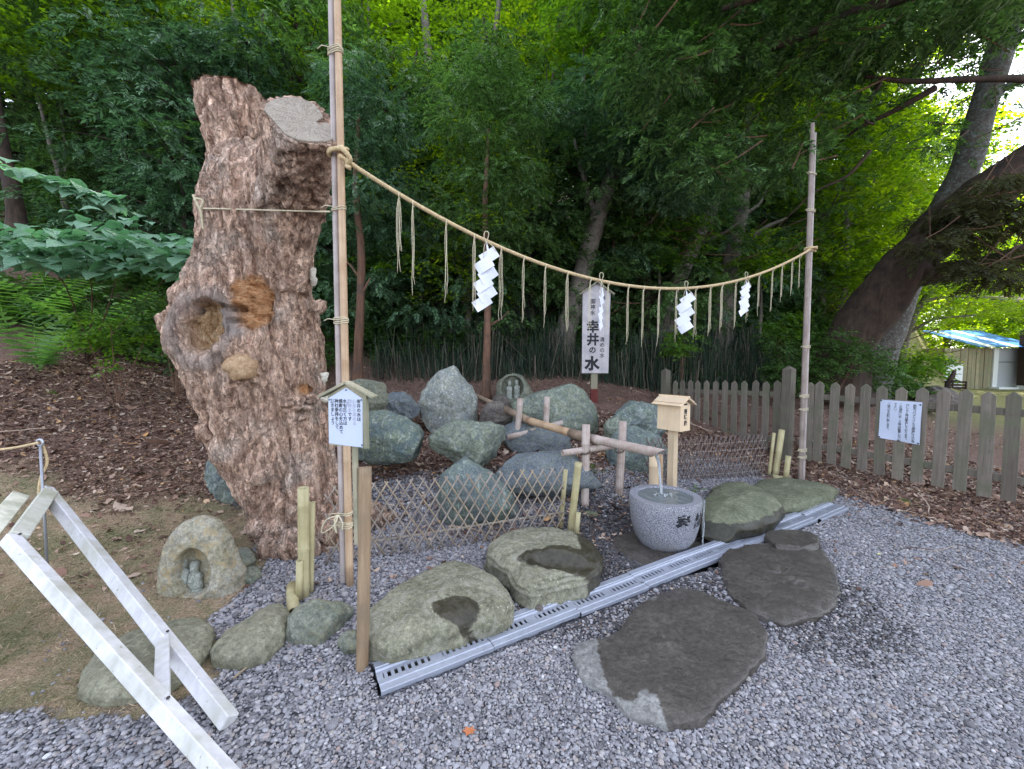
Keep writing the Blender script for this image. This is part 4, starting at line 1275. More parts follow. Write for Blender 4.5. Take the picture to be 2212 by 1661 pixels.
def strands(c, n, length, seed):
    r = np.random.RandomState(seed); m = MB()
    for k in range(n):
        L = length * (1 - .3 * r.rand() * (k > 0)); ph = r.rand() * 6
        pts = [c + np.array([(k - n / 2) * .007 * min(1, t * 5) + .0035 * math.sin(t * 9 + ph) * t + .01 * (r.rand() - .5) * (t > .9), .004 * math.cos(t * 7 + ph), -t * L + .012]) for t in np.linspace(0, 1, 12)]
        m.add(tube(pts, .0018, 5))
    m.add(tube([c + np.array([.004, math.cos(a) * .02, math.sin(a) * .02]) for a in np.linspace(0, 6.28, 12)], .003, 5, False))
    return m.out()
TS = [(862, 5, .53), (892, 3, .64), (964, 3, .58), (1025, 4, .56), (1083, 5, .56), (1131, 3, .52), (1178, 3, .51), (1226, 4, .50), (1275, 3, .48), (1314, 3, .42), (1357, 3, .54), (1390, 3, .56), (1424, 3, .56), (1462, 3, .53), (1503, 4, .53),
      (1535, 4, .53), (1560, 4, .52), (1590, 3, .52), (1616, 3, .50), (1640, 3, .48), (1669, 3, .50), (1690, 3, .45), (1712, 3, .44), (1728, 2, .4)]
for k, (u, n, L) in enumerate(TS):
    t_ = t_of(u); c = rp(t_) - [0, .004, .012]
    V, F = strands(c, n, L, 500 + k)
    where = ('in line after the big stump, counted from the left pole' if False else '')
    nm = ['first', 'second', 'third', 'fourth', 'fifth', 'sixth', 'seventh', 'eighth', 'ninth', 'tenth', 'eleventh', 'twelfth', 'thirteenth', 'fourteenth', 'fifteenth', 'sixteenth', 'seventeenth', 'eighteenth', 'nineteenth', 'twentieth'][min(k, 19)]
    if k < 12: lab = nm + ' tassel of straw strands on the rope, counted from the left pole'
    else: lab = ['last', 'second to last', 'third to last', 'fourth to last', 'fifth to last', 'sixth to last', 'seventh to last', 'eighth to last', 'ninth to last', 'tenth to last', 'eleventh to last', 'twelfth to last'][len(TS) - 1 - k] + ' tassel of straw strands before the right pole'
    o = mk('straw_tassel', V - c, F, M['twine'], None, True); o.location = c
    tag(o, lab, 'tassel', 'straw tassels hanging from the rope')

def shide(u, height, steps, wid, label, turn=0.0, seed=0):
    """a folded paper streamer: overlapping lozenges stepping left and right"""
    t_ = t_of(u); c = rp(t_) - [0, .03, .01]
    root = thing('paper_streamer', c, label, 'paper streamer', 'white zigzag paper streamers on the rope')
    a = np.array([math.cos(turn), math.sin(turn), 0]); m = MB(); nrm = np.array([-a[1], a[0], 0])
    h = height / (steps * .5 + .85)
    def quad(p, w, hh, tilt, off, bend):
        # p: centre; a tilted sheet with a soft fold
        ca, sa = math.cos(tilt), math.sin(tilt); V = []
        nx_, ny_ = 5, 5
        for i in range(nx_):
            for j in range(ny_):
                x = (i / (nx_ - 1) - .5) * w; z = (j / (ny_ - 1) - .5) * hh
                V.append(p + a * (x * ca - z * sa) + np.array([0, 0, 1]) * (x * sa + z * ca) + nrm * (off + bend * ((x / w) ** 2 * 4 - .5) * .02))
        n0 = len(V); V = V + [v + nrm * .0012 for v in V]
        F = []
        for i in range(nx_ - 1):
            for j in range(ny_ - 1):
                q = i * ny_ + j; F.append([q, q + 1, q + ny_ + 1, q + ny_]); F.append([n0 + q, n0 + q + ny_, n0 + q + ny_ + 1, n0 + q + 1])
        return np.array(V), F
    # neck
    neck = [c, c + a * .035 - [0, 0, h * .9] + nrm * .01, c + a * .005 - [0, 0, h * 1.05], c - a * .005]
    V = np.array(neck + [p + nrm * .0015 for p in neck]); m.add((V, [[0, 1, 2, 3], [7, 6, 5, 4]]))
    z = h * .75
    r = np.random.RandomState(seed)
    for k in range(steps):
        s = 1 if k % 2 == 0 else -1
        m.add(quad(c + a * (.012 * s * 1.4 - .004 * k) - np.array([0, 0, z]), wid, h * .62, R(33), .004 * (-1) ** k, (r.rand() - .5) * 2))
        z += h * .5
    part('folded_paper', m.out(), M['shide'], root, False)
    cd = MB()
    cd.add(tube(spline([c + [0, -.004, -.02], c + [-.02, -.01, .03], c + [-.012, 0, .075], c + [.015, 0, .06], c + [.0, 0, .0]], 14), .0028, 5))
    cd.add(tube(spline([c, c + a * .03 - [0, 0, .02], c + a * .07 - [0, 0, .07]], 8), .0028, 5)); cd.add(tube(spline([c, c - a * .02 - [0, 0, .04], c - a * .024 - [0, 0, .14]], 8), .0022, 5))
    part('cord', cd.out(), M['twine'], root, True)
shide(1052, .54, 6, .135, 'first white zigzag paper streamer, nearest the left pole, before a bare tree', .1, 1)
shide(1298, .46, 5, .09, 'narrow twisted white paper streamer hanging in front of the tall sign', 1.0, 2)
shide(1480, .46, 5, .135, 'white paper streamer right of the tall sign, third from the left', -.15, 3)
shide(1609, .42, 6, .135, 'last white paper streamer, nearest the right pole', .35, 4)

# rope tied round the stump
c = thing('stump_cord', P(570, 452, 3.1), 'thin pale cord tied across the big stump at rope height', 'cord')
pts = spline([P(430, 448, 3.4), P(437, 450, surf(441, 450, -.02) + .02)] + [P(u, 450 + (u - 440) * .028, surf(u, 452, -.012)) for u in range(455, 680, 32)] + [P(712, 457, 2.62)], 60)
part('strand', rope(pts, .0055, .02), M['twine'], c, True)
k = P(437, 449, surf(441, 450, -.01))
part('knot', rope(spline([k + [0, 0, -.16], k + [.01, -.03, -.04], k + [-.02, -.04, .05], k + [.03, -.03, .04], k + [0, -.03, -.01], k + [-.05, -.02, .09]], 40), .009, .03), M['twine'], c, True)
k = np.array([-1.14, 2.6, 2.53])

# ------------------------------------------------------------------ bamboo lattice fences
def lattice(label, A, B, zb, h, n, mats, posts, rail=True, seed=0, flare=0.0, dots=None, lean=.0):
    A = np.array([*A, 0.0]); B = np.array([*B, 0.0]); L = np.linalg.norm(B - A); d = (B - A) / L; nr = np.array([d[1], -d[0], 0])
    root = thing('bamboo_lattice', (*((A + B) / 2)[:2], 0), label, 'lattice fence', 'low bamboo lattice fences')
    r = np.random.RandomState(seed); run = h * .62
    for fam, off in ((1, .008), (-1, -.008)):
        for k in range(-3, n + 4):
            s0 = (k + .5 * (fam < 0)) * L / n; s1 = s0 + fam * run
            t0, t1 = 0.0, 1.0
            lo, hi = 0.0, L
            # clip against the end posts
            def tt(s): return (s - s0) / (s1 - s0)
            ta, tb = sorted((tt(lo), tt(hi))); t0 = max(t0, ta); t1 = min(t1, tb)
            if t1 - t0 < .12: continue
            e0 = -.02 * r.rand(); e1 = .03 * r.rand()
            def at(t):
                s = s0 + (s1 - s0) * t; q = A + d * s; g = float(terr(q[0], q[1]))
                return q + nr * (off + lean * t) + np.array([0, 0, max(g, 0) * .5 + zb + h * t])
            p0 = at(t0 + (e0 if t0 == 0 else 0)); p1 = at(t1 + (e1 if t1 == 1 else 0))
            mt = mats[r.randint(len(mats))]
            part('cane', bamboo(p0, p1, .0066 * (.85 + .3 * r.rand()), None, .16, seg=7, off=r.rand()), mt, root, True)
    if rail:
        q0 = A + [0, 0, zb + .1]; q1 = B + [0, 0, zb + .16 + .5 * float(terr(B[0], B[1]))]
        part('rail', bamboo(q0 - nr * .02, q1 - nr * .02, .010, None, .3, seg=8), mats[0], root, True)
    if dots is not None:
        m = MB(); k_ = 0
        for i in range(n * 2):
            for j in range(1, 6):
                s = i * L / n / 2; z = zb + h * (j / 5.8) ; q = A + d * (s + (j % 2) * L / n / 4)
                q = q - nr * -.02 + [0, 0, z + .5 * float(terr(q[0], q[1]))]
                m.add(ellipsoid(q, (.006, .006, .006), 6, 4))
        o = part('knot', m.out(), dots, root, True); o['kind'] = 'stuff'
    for (p0, p1, rr, mt, o1, o0) in posts:
        part('post', bamboo(p0, p1, rr, None, .27, open_top=o1, open_bot=o0, seg=20), mt, root, True)
    return root, A, B, d, nr
g = lambda u, v, z=0.0: G(u, v, z)
b1 = G(636, 1300); b2 = G(662, 1288); b3 = G(640, 1300)
lattice('low bamboo lattice fence running from the stump past the log post to the spring', (-1.42, 2.92), (.47, 3.50), .02, .58, 21,
        [M['cane'], M['cane'], M['cane_tan']],
        [(G(634, 1318) + [0, 0.12, -.02], G(634, 1318) + [0.02, .12, .74], .034, M['bamboo_fresh'], True, False),
         (G(662, 1290) + [0, .05, -.02], G(662, 1290) + [.03, .05, .62], .020, M['bamboo_fresh'], True, False),
         (G(650, 1300) + [0, -.02, .03], G(650, 1300) + [.005, -.01, .28], .021, M['bamboo_fresh'], True, False),
         (G(622, 1285) + [0, .05, .03], G(634, 1340) + [0, 0, .045], .035, M['bamboo_fresh'], True, False),
         (G(1211, 1145) + [0, 0.02, -.02], G(1211, 1145) + [.045, .02, .56], .021, M['bamboo_fresh'], True, False),
         (G(1232, 1158) + [0, .02, -.02], G(1232, 1158) + [.07, .02, .66], .032, M['bamboo_fresh'], True, False),
         (G(1243, 1162) + [0, -.03, .0], G(1243, 1162) + [.02, -.03, .24], .02, M['bamboo_fresh'], True, False)], seed=3)
for u, v, y in ((651, 1106, 2.66), (652, 1190, 2.66)):
    a = P(u - 8, v, y); part('peg', tube([a, a + [.06, .02, 0]], .006, 8), M['bamboo_fresh'], bpy.data.objects['bamboo_lattice'], True)
lattice('dark bamboo lattice fence between the offering box and the bamboo pole at the right', (1.52, 4.42), (3.33, 5.12), .02, .56, 24,
        [M['cane_dark']],
        [(G(1402, 1075, 0) + [0.03, 0, 0], G(1402, 1075, 0) + [0.05, 0, .24], .024, M['bamboo_fresh'], True, False),
         (P(1412, 1075, 4.25), P(1413, 985, 4.25), .052, M['new_wood'], True, False),
         (P(1426, 1075, 4.35), P(1427, 982, 4.35), .026, M['bamboo_tan'], True, False),
         (P(1674, 1032, 5.12), P(1689, 928, 5.12), .036, M['bamboo_fresh'], True, False),
         (P(1661, 1030, 5.15), P(1672, 935, 5.15), .02, M['bamboo_fresh'], True, False),
         (P(1697, 1036, 5.0), P(1703, 985, 5.0), .032, M['bamboo_fresh'], True, False),
         (P(1668, 1030, 5.05), P(1703, 1038, 5.0), .036, M['bamboo_fresh'], True, True)], seed=5, dots=M['node_pale'])

# ------------------------------------------------------------------ picket fence
FD = (FE1 - FE0) / np.linalg.norm(FE1 - FE0); FN = np.array([-FD[1], FD[0]])     # FN: away from the camera
def fence_pt(u):
    """point of the fence line seen in column u"""
    k = (u - CX) / FPX
    # x / y = k approximately (pitch is small): solve on the line
    a = FE0; t_ = (k * a[1] - a[0]) / (FD[0] - k * FD[1])
    return a + FD * t_
def fence_z(q):
    t_ = np.dot(q - FE0, FD); L = np.linalg.norm(FE1 - FE0)
    return np.interp(t_ / L, [0, .45, 1], [.10, .18, .13])
pf = thing('picket_fence', (*FE0, 0), 'weathered grey wooden picket fence with pointed tops, running behind the spring', 'fence')
US = [1459, 1475, 1492, 1509, 1528, 1547, 1567, 1588, 1610, 1632, 1657, 1682, 1752, 1773, 1804, 1836, 1872, 1910, 1951, 1993, 2040, 2088, 2143, 2198, 2262, 2335]
rv = np.random.RandomState(5)
for u in US:
    q = fence_pt(u); z0 = fence_z(q) + (rv.rand() - .5) * .02; H = 1.1; W = .098 if u < 1700 else .102; TH = .018
    a = np.array([FD[0], FD[1], 0]); b = np.array([FN[0], FN[1], 0]) * TH; base = np.array([q[0], q[1], z0])
    prof_ = [(-W / 2, 0), (W / 2, 0), (W / 2, H - .045), (0.006, H), (-.006, H), (-W / 2, H - .045)]
    lean_ = (rv.rand() - .5) * .022; H = 1.1 + (rv.rand() - .5) * .02
    V = []
    for (oo, k) in ((-.5, .96), (-.42, 1.0), (.42, 1.0), (.5, .96)):
        for x, z in prof_: V.append(base + a * (x * k + lean_ * z) + b * oo + [0, 0, z * (1 if k == 1 else .997)])
    F = [[5, 4, 3, 2, 1, 0], [18, 19, 20, 21, 22, 23]]
    for r_ in range(3):
        for i in range(6): F.append([r_ * 6 + i, r_ * 6 + (i + 1) % 6, r_ * 6 + 6 + (i + 1) % 6, r_ * 6 + 6 + i])
    part('picket', (np.array(V), F), M['picket'], pf)
def rail_run(ua, ub, hz):
    qa, qb = fence_pt(ua), fence_pt(ub); qa = qa + FN * .034; qb = qb + FN * .034
    part('rail', beam((*qa, fence_z(qa) + hz), (*qb, fence_z(qb) + hz), .045, .075, .004), M['picket'], pf)
for hz in (.90, .22):
    rail_run(1452, 1700, hz); rail_run(1726, 2345, hz)
def fpost(u, w, ztop, zb, off):
    q = fence_pt(u) - FN * off; x, y = q; hw = w / 2
    a = np.array([FD[0], FD[1], 0]) * hw; b = np.array([FN[0], FN[1], 0]) * hw; c = np.array([x, y, 0])
    V = []
    for z, k in ((zb, 1), (ztop - .05, 1)):
        for sx, sy in ((-1, -1), (1, -1), (1, 1), (-1, 1)): V.append(c + a * sx * k + b * sy * k + [0, 0, z])
    V.append(c + [0, 0, ztop])
    F = [[3, 2, 1, 0], [0, 1, 5, 4], [1, 2, 6, 5], [2, 3, 7, 6], [3, 0, 4, 7], [4, 5, 8], [5, 6, 8], [6, 7, 8], [7, 4, 8]]
    o = part('post', (np.array(V), F), M['picket'], pf)
    bv = o.modifiers.new('b', 'BEVEL'); bv.width = .005; bv.segments = 2
    s = part('metal_shoe', tube([(x, y, zb - .2), (x, y, zb + .01)], .05, 16), M['rod'], o if False else pf, True)
fpost(1712, .125, 1.50, .14, .09); fpost(1443, .125, 1.43, .2, .06)

# notice on the fence
q0, q1 = fence_pt(1907) - FN * .018, fence_pt(1998) - FN * .018
nz = thing('fence_notice', (*q0, 1.0), 'white paper notice with vertical Japanese lines, screwed to the picket fence', 'notice')
zt0, zt1 = P(1907, 863, q0[1])[2], P(2000, 869, q1[1])[2]
zb0, zb1 = P(1904, 945, q0[1])[2], P(1995, 961, q1[1])[2]
V = []; F = []
for j in range(9):
    for i in range(9):
        s, t_ = i / 8, j / 8
        q = q0 + (q1 - q0) * s - FN * (.004 + .014 * math.sin(t_ * 3.1) * s + .01 * (t_ > .75) * (t_ - .75) * 4 * math.sin(s * 7 + 1))
        z = (zt0 * (1 - s) + zt1 * s) * (1 - t_) + (zb0 * (1 - s) + zb1 * s) * t_
        V.append((q[0], q[1], z))
n0 = len(V); V += [(x + FN[0] * .0015, y + FN[1] * .0015, z) for x, y, z in V]
for j in range(8):
    for i in range(8):
        k = j * 9 + i; F.append([k, k + 9, k + 10, k + 1]); F.append([n0 + k, n0 + k + 1, n0 + k + 10, n0 + k + 9])
part('sheet', (np.array(V), F), M['paper'], nz, True)
for (s, t_) in ((.03, .02), (.97, .06), (.03, .97), (.97, .97), (.5, .98)):
    q = q0 + (q1 - q0) * s - FN * .022; z = (zt0 * (1 - s) + zt1 * s) * (1 - t_) + (zb0 * (1 - s) + zb1 * s) * t_
    part('screw', ellipsoid((q[0], q[1], z), (.009, .009, .009), 8, 6), M['screw'], nz, True)

# ------------------------------------------------------------------ lettering
def glyphs(cols, o, ax, up, size, gap, colgap, bold=.012, nrm=None, weights=None):
    """vertical writing, columns from right to left; o = top right corner, ax = reading-left direction is -ax"""
    o = np.asarray(o, float); ax = np.asarray(ax, float); up = np.asarray(up, float)
    VV = []; FF = []; n = 0
    for ci, (txt, sz) in enumerate(cols):
        y = 0
        cu = bpy.data.curves.new('t', 'FONT'); cu.size = 1; cu.resolution_u = 2; cu.offset = bold; cu.align_x = 'CENTER'
        for ch in txt:
            if ch in ' \u3000': y += sz * gap; continue
            cu.body = ch; ob = bpy.data.objects.new('t', cu)
            COL.objects.link(ob)
            dg = bpy.context.evaluated_depsgraph_get(); dg.update()
            me = bpy.data.meshes.new_from_object(ob.evaluated_get(dg))
            V = np.zeros(len(me.vertices) * 3, np.float32); me.vertices.foreach_get('co', V); V = V.reshape(-1, 3)
            F = [list(p.vertices) for p in me.polygons]
            bpy.data.objects.remove(ob); bpy.data.meshes.remove(me)
            if not len(V): y += sz * gap; continue
            px = V[:, 0] * sz; py = V[:, 1] * sz - .85 * sz
            if ch == '、' or ch == '。': px = px + sz * .5; py = py + sz * .5
            VV.append(o + ax * (px - ci * 0 - colgap[ci])[:, None] + up * (py - y)[:, None])
            FF += [[i + n for i in f] for f in F]; n += len(V); y += sz * gap
        bpy.data.curves.remove(cu)
    return np.concatenate(VV), FF
up3 = np.array([0, 0, 1.0])

def sheet_map(VF, q0, q1, tl, tr, bl, br, w, h, off, fn):
    """lay flat lettering (x to the right, z down from 0) on a slanted sheet"""
    V, F = VF; s = V[:, 0] / w; t_ = -V[:, 2] / h
    Q = q0 + (q1 - q0) * s[:, None]
    z = (tl * (1 - s) + tr * s) * (1 - t_) + (bl * (1 - s) + br * s) * t_
    bulge = .004 + .014 * np.sin(t_ * 3.1) * s + .01 * (t_ > .75) * (t_ - .75) * 4 * np.sin(s * 7 + 1) + off
    return np.stack([Q[:, 0] - fn[0] * bulge, Q[:, 1] - fn[1] * bulge, z], 1), F
W, H = np.linalg.norm(q1 - q0), (zt0 - zb0 + zt1 - zb1) / 2
sz = H * .066
cols = [('新型コロナウイルス感染防止の為', sz), ('ひしゃく等は撤去しております。', sz), ('この場所にホｌス等は設置しないで'.replace('ｌ', '｜'), sz), ('下さい。', sz), ('ご協力をお願い致します。', sz)]
cg = [W * (1 - f) for f in (.84, .67, .51, .38, .22)]
VF = glyphs(cols, (W, 0, -.06 * H), (1, 0, 0), up3, sz, .92, cg, .014)
part('lettering', sheet_map(VF, q0, q1, zt0, zt1, zb0, zb1, W, H, .0012, FN), M['ink'], nz)['kind'] = 'stuff'

# ------------------------------------------------------------------ little roofed notice on the log post
SYY = 2.02
s_ax = np.array([.985, -.17, 0]); s_ax /= np.linalg.norm(s_ax); s_n = np.array([s_ax[1], -s_ax[0], 0])
sc0 = P(750, 895, SYY)
sg = thing('roofed_notice', sc0, 'small roofed white notice board hanging beside the bamboo poles', 'notice board')
def SGP(x, z, off=0): return sc0 + s_ax * x + np.array([0, 0, z]) + s_n * off
hw, zt, zbm = .108, .105, -.165
brd = [(-hw, zbm), (hw, zbm), (hw, zt - .01), (0, zt + .052), (-hw, zt - .01)]
def slab(pr, off, th, mat, name, root, label=None):
    V = [SGP(x, z, off) for x, z in pr] + [SGP(x, z, off - th) for x, z in pr]; n = len(pr)
    F = [list(range(n)), list(range(2 * n - 1, n - 1, -1))] + [[i, n + i, n + (i + 1) % n, (i + 1) % n] for i in range(n)]
    return part(name, (np.array(V), F), mat, root, False, label)
slab(brd, 0, .016, M['sign_wood'], 'board', sg)
pp = [(-hw + .002, zbm + .012), (-.02, zbm + .003), (hw - .022, zbm - .004), (hw - .018, zt - .022), (0.0, zt + .034), (-hw + .006, zt - .022)]
slab(pp, .004, .002, M['paper'], 'paper', sg)
slab([(hw - .014, zbm - .008), (hw + .006, zbm - .008), (hw + .006, zt), (hw - .014, zt + .012)], .010, .022, M['sign_wood'], 'edge_strip', sg)
for s in (-1, 1):
    a = SGP(s * -.004, zt + .062, -.01); b = SGP(s * (hw + .045), zt - .018 + .004, -.01)
    part('roof_board', beam(a, b, .055, .014, .002, up=np.cross(b - a, s_n) * s), M['sign_wood'], sg)
part('stick', beam(SGP(.022, -.70, -.028), SGP(.022, zt, -.028), .026, .02, .002, side=s_ax), M['sign_wood'], sg)
for x, z in ((0, zt + .022), (hw - .024, zt - .028), (hw - .026, zbm + .008), (-hw + .012, zt - .03)):
    part('screw', ellipsoid(SGP(x, z, .006), (.003, .003, .005), 8, 6), M['screw'], sg, True)
sz = .0232
colA = [('幸井の水は', sz, .86), ('水を頂く方は', sz, .465), ('感謝の心を込めて', sz, .345), ('神社参拝をして', sz, .225), ('頂きましょう', sz, .105)]
def sign_cols(lst, mat, W_=.196):
    VF = glyphs([(t_, s) for t_, s, f in lst], (0, 0, 0), (1, 0, 0), up3, sz, .98, [-(f) * W_ for _, _, f in lst], .016)
    V, F = VF; V = np.array([SGP(-.1 + v[0], zt - .025 + v[2], .0056) for v in V])
    part('lettering', (V, F), mat, sg)['kind'] = 'stuff'
sign_cols(colA, M['ink'])
sign_cols([('心身を清める', sz, .73)], M['ink_faded']); sign_cols([('御神水', sz, .60)], M['ink_faded'])
V, F = glyphs([('です', sz)], (0, 0, 0), (1, 0, 0), up3, sz, .98, [-.60 * .196], .016)
part('lettering', (np.array([SGP(-.1 + v[0], zt - .025 + v[2] - 3 * sz * .98, .0056) for v in V]), F), M['ink'], sg)['kind'] = 'stuff'
# the log it is nailed to
lp = thing('log_post', G(776, 1450), 'round peeled log post standing left of the big mossy boulder', 'post')
a, b = G(776, 1452) + [0, .03, -.04], P(789, 1009, 2.02)
pts = spline([a, (a + b) / 2 + [.004, 0, 0], b], 30); V, F = tube(pts, .031, 28)
rr = fbm(V * np.array([40, 40, 2]), 71, 3); cxy = (a + b) / 2
V = V + np.stack([rr * .003, rr * .003, 0 * rr], 1)
part('log', (V, F), M['post_wood'], lp, True)

# ------------------------------------------------------------------ tall sign board behind
BY = 6.95
tb = thing('tall_sign', P(1283, 866, BY), 'tall grey wooden sign with big brushed characters under a little gable', 'sign')
A_, B_, C_, D_ = P(1257, 806, BY), P(1314, 806, BY), P(1319, 632, BY), P(1259, 632, BY)
top = P(1289, 612, BY); ins = np.array([0, .03, 0])
pr = [A_, B_, C_, top, D_]
V = np.array(pr + [p + ins for p in pr]); n = 5
part('board', (V, [list(range(5)), list(range(9, 4, -1))] + [[i, n + i, n + (i + 1) % n, (i + 1) % n] for i in range(n)]), M['board_grey'], tb)
for s, e in ((-1, D_), (1, C_)):
    p1 = e + np.array([s * .06, -.01, -.035]); p0 = top + np.array([0, -.01, .02])
    part('roof_board', beam(p0, p1, .1, .022, .003, up=np.cross(p1 - p0, [0, -1, 0]) * s), M['sign_wood'], tb)
pb_ = P(1283, 872, BY + .06); part('post', beam(pb_ - [0, 0, .1], P(1283, 840, BY + .06), .125, .07, .004, side=(1, 0, 0)), M['red_paint'], tb, label='lower post painted dark red')
part('post', beam(P(1283, 840, BY + .06), P(1285, 640, BY + .06), .115, .06, .004, side=(1, 0, 0)), M['sign_wood'], tb)
bw = (B_ - A_)[0]; s1 = .11
def bcol(txt, u, v, sz_px, gap=1.0, bold=.02):
    p = P(u, v, BY - .004); sz_ = sz_px * BY / FPX
    for k, ch in enumerate(txt):
        V, F = glyphs([(ch, sz_)], p - [0, 0, k * sz_ * gap], (1, 0, 0), up3, sz_, gap, [0], bold)
        part('character', (V, F), M['ink'], tb)
bcol('御神水', 1280.5, 645, 12, 1.0, .01)
bcol('幸', 1281, 692, 27, 1.0, .035); bcol('井', 1281, 720, 27, 1, .035); bcol('の', 1280, 748, 16, 1, .03); bcol('水', 1279, 770, 31, 1, .05)
bcol('高', 1303, 637, 11, 1, .01); bcol('清めの水', 1301, 728, 11, 1.03, .008)

# ------------------------------------------------------------------ offering box
ox = thing('offering_box', P(1451, 1045, 4.0), 'pale new wooden offering box with a shingled roof on a square post', 'offering box')
oc_ = P(1455, 895, 4.0); th = R(-40)      # front face turned towards the right of the camera
fx = np.array([math.cos(th), -math.sin(th) * -1, 0]); fx = np.array([math.cos(R(35)), math.sin(R(35)), 0]); fy = np.array([-fx[1], fx[0], 0])
# fx runs along the lettered face, -fy is its outward normal rotated to the camera; gable over the lettered face
def OP(x, y, z): return oc_ + fx * x + fy * y + np.array([0, 0, z])
def obox(x0, x1, y0, y1, z0, z1, name, mat, ch=.002):
    V = [OP(x, y, z) for z in (z0, z1) for x, y in ((x0, y0), (x1, y0), (x1, y1), (x0, y1))]
    F = [[3, 2, 1, 0], [4, 5, 6, 7], [0, 1, 5, 4], [1, 2, 6, 5], [2, 3, 7, 6], [3, 0, 4, 7]]
    o = part(name, (np.array(V), F), mat, ox); b_ = o.modifiers.new('b', 'BEVEL'); b_.width = ch; b_.segments = 2; return o
# lettered face looks right/front: its plane contains direction fx
hw_, hd = .085, .13
obox(-hw_, hw_, -hd, hd, -.155, .11, 'box', M['new_wood'])
gV = [OP(x, y, z) for y in (-hd, hd) for x, z in ((-hw_, .11), (hw_, .11), (0, .155))]
part('gable', (np.array(gV), [[0, 1, 2], [5, 4, 3], [0, 3, 4, 1], [1, 4, 5, 2], [2, 5, 3, 0]]), M['new_wood'], ox)
for s in (-1, 1):
    a0, a1 = OP(0, 0, .175), OP(s * (hw_ + .055), 0, .105)
    V, F = beam(a0, a1, (hd + .035) * 2, .012, .002, up=np.cross(a1 - a0, fy) * -s)
    part('roof_board', (V, F), M['new_wood'], ox)
    V, F = beam(OP(0, 0, .188), OP(s * (hw_ + .025), 0, .133), (hd + .03) * 2, .008, .002, up=np.cross(a1 - a0, fy) * -s)
    part('roof_board', (V, F), M['new_wood'], ox)
obox(-.012, .012, -hd - .04, hd + .04, .18, .196, 'ridge', M['new_wood'])
obox(-.028, .028, -hd - .002, -hd + .004, .105, .122, 'coin_slot', M['ink'], .0005)
obox(-.036, .036, -.036, .036, -.155 - 1.0, -.156, 'post', M['new_wood'], .003)
for k, ch in enumerate('賽銭箱'):
    V, F = glyphs([(ch, .058)], OP(0, -hd - .0025, .07 - k * .058), fx, up3, .058, 1.0, [0], .02)
    part('character', (V, F), M['ink'], ox)

# ------------------------------------------------------------------ bamboo water pipe on trestles
pi_ = thing('water_pipe', P(1276, 949, 4.0), 'long weathered bamboo water pipe resting on two trestles above the basin', 'bamboo pipe')
PN = [P(1024, 853, 6.3), P(1093, 884, 5.6), P(1141, 908, 5.0), P(1172, 920, 4.75), P(1236, 936, 4.3), P(1272, 946, 4.05), P(1338, 965, 3.78), P(1402, 976, 3.55)]
part('culm', bamboo(PN[0], PN[1], .036, .038, .3, False), M['bamboo_brown'], pi_, True)
part('joint', tube([PN[1] - (PN[2] - PN[1]) * .05, PN[2]], [.05, .048], 16), M['bamboo_brown'], pi_, True, 'rough dark joint sleeve')
part('culm', bamboo(PN[2], PN[4], .046, .045, .3, False), M['bamboo_tan'], pi_, True)
part('joint', tube([PN[4] - (PN[5] - PN[4]) * .1, PN[5]], [.05, .05], 16), M['bamboo_brown'], pi_, True, 'rough dark joint sleeve')
V, F = bamboo(PN[5], PN[7] + (PN[7] - PN[6]) * .5, .046, .045, .28, True, seg=24)
d_ = (PN[7] - PN[6]); d_ /= np.linalg.norm(d_); e_ = PN[7] + d_ * .13
h_ = (V - e_) @ np.array(d_ * .45 + np.array([0, 0, -.9])) ; 
# the mouth is cut on a slant: lower side ends sooner
k_ = (V - PN[7]) @ d_ ; rel = V[:, 2] - (PN[7][2] + d_[2] * k_)
lim = .02 + (rel + .045) / .09 * .13
sh = np.maximum(k_ - lim, 0); V = V - d_ * sh[:, None]
part('culm', (V, F), M['bamboo_pink'], pi_, True, 'front culm with a slanted mouth')
GT = 'bamboo trestles carrying the water pipe'
def trestle(label, s1, s2, top1, top2, y1, y2, rr, bar, ties):
    t1, t2 = P(s1[0], s1[1], y1), P(s2[0], s2[1], y2)
    root = thing('pipe_trestle', t1, label, 'trestle', GT)
    part('stake', bamboo(t1 - [0, 0, .08], P(top1[0], top1[1], y1), rr, None, .3, seg=20), M['bamboo_pink'], root, True)
    part('stake', bamboo(t2 - [0, 0, .08], P(top2[0], top2[1], y2), rr, None, .26, seg=20, off=.7), M['bamboo_pink'], root, True)
    a, b = P(*bar[0]), P(*bar[1])
    part('crossbar', bamboo(a, b, bar[2], None, .3, True, True, seg=18), M['bamboo_pink'], root, True)
    for (u, v, y, r_) in ties:
        c = P(u, v, y); m = MB()
        for k in range(3):
            m.add(tube([c + np.array([math.cos(q) * r_, math.sin(q) * r_, (k - 1) * .008 + .018 * math.sin(q + .6)]) for q in np.linspace(0, 6.283, 22)], .003, 5, False))
        part('binding', m.out(), M['twine_dark'], root, True)
trestle('front bamboo trestle of two stakes and a crossbar, next to the basin', (1263, 1092), (1336, 1072), (1266, 917), (1346, 910), 3.95, 4.15, .041, ((1215, 979, 3.88), (1335, 961, 4.1), .034),
        [(1264, 975, 3.95, .05), (1338, 972, 4.13, .05)])
trestle('rear bamboo trestle of two stakes and a crossbar, before the cracked boulder', (1113, 982), (1176, 980), (1124, 861), (1182, 857), 5.0, 5.1, .039, ((1096, 945, 4.93), (1215, 913, 5.1), .036),
        [(1118, 935, 5.0, .05), (1150, 915, 5.0, .055)])

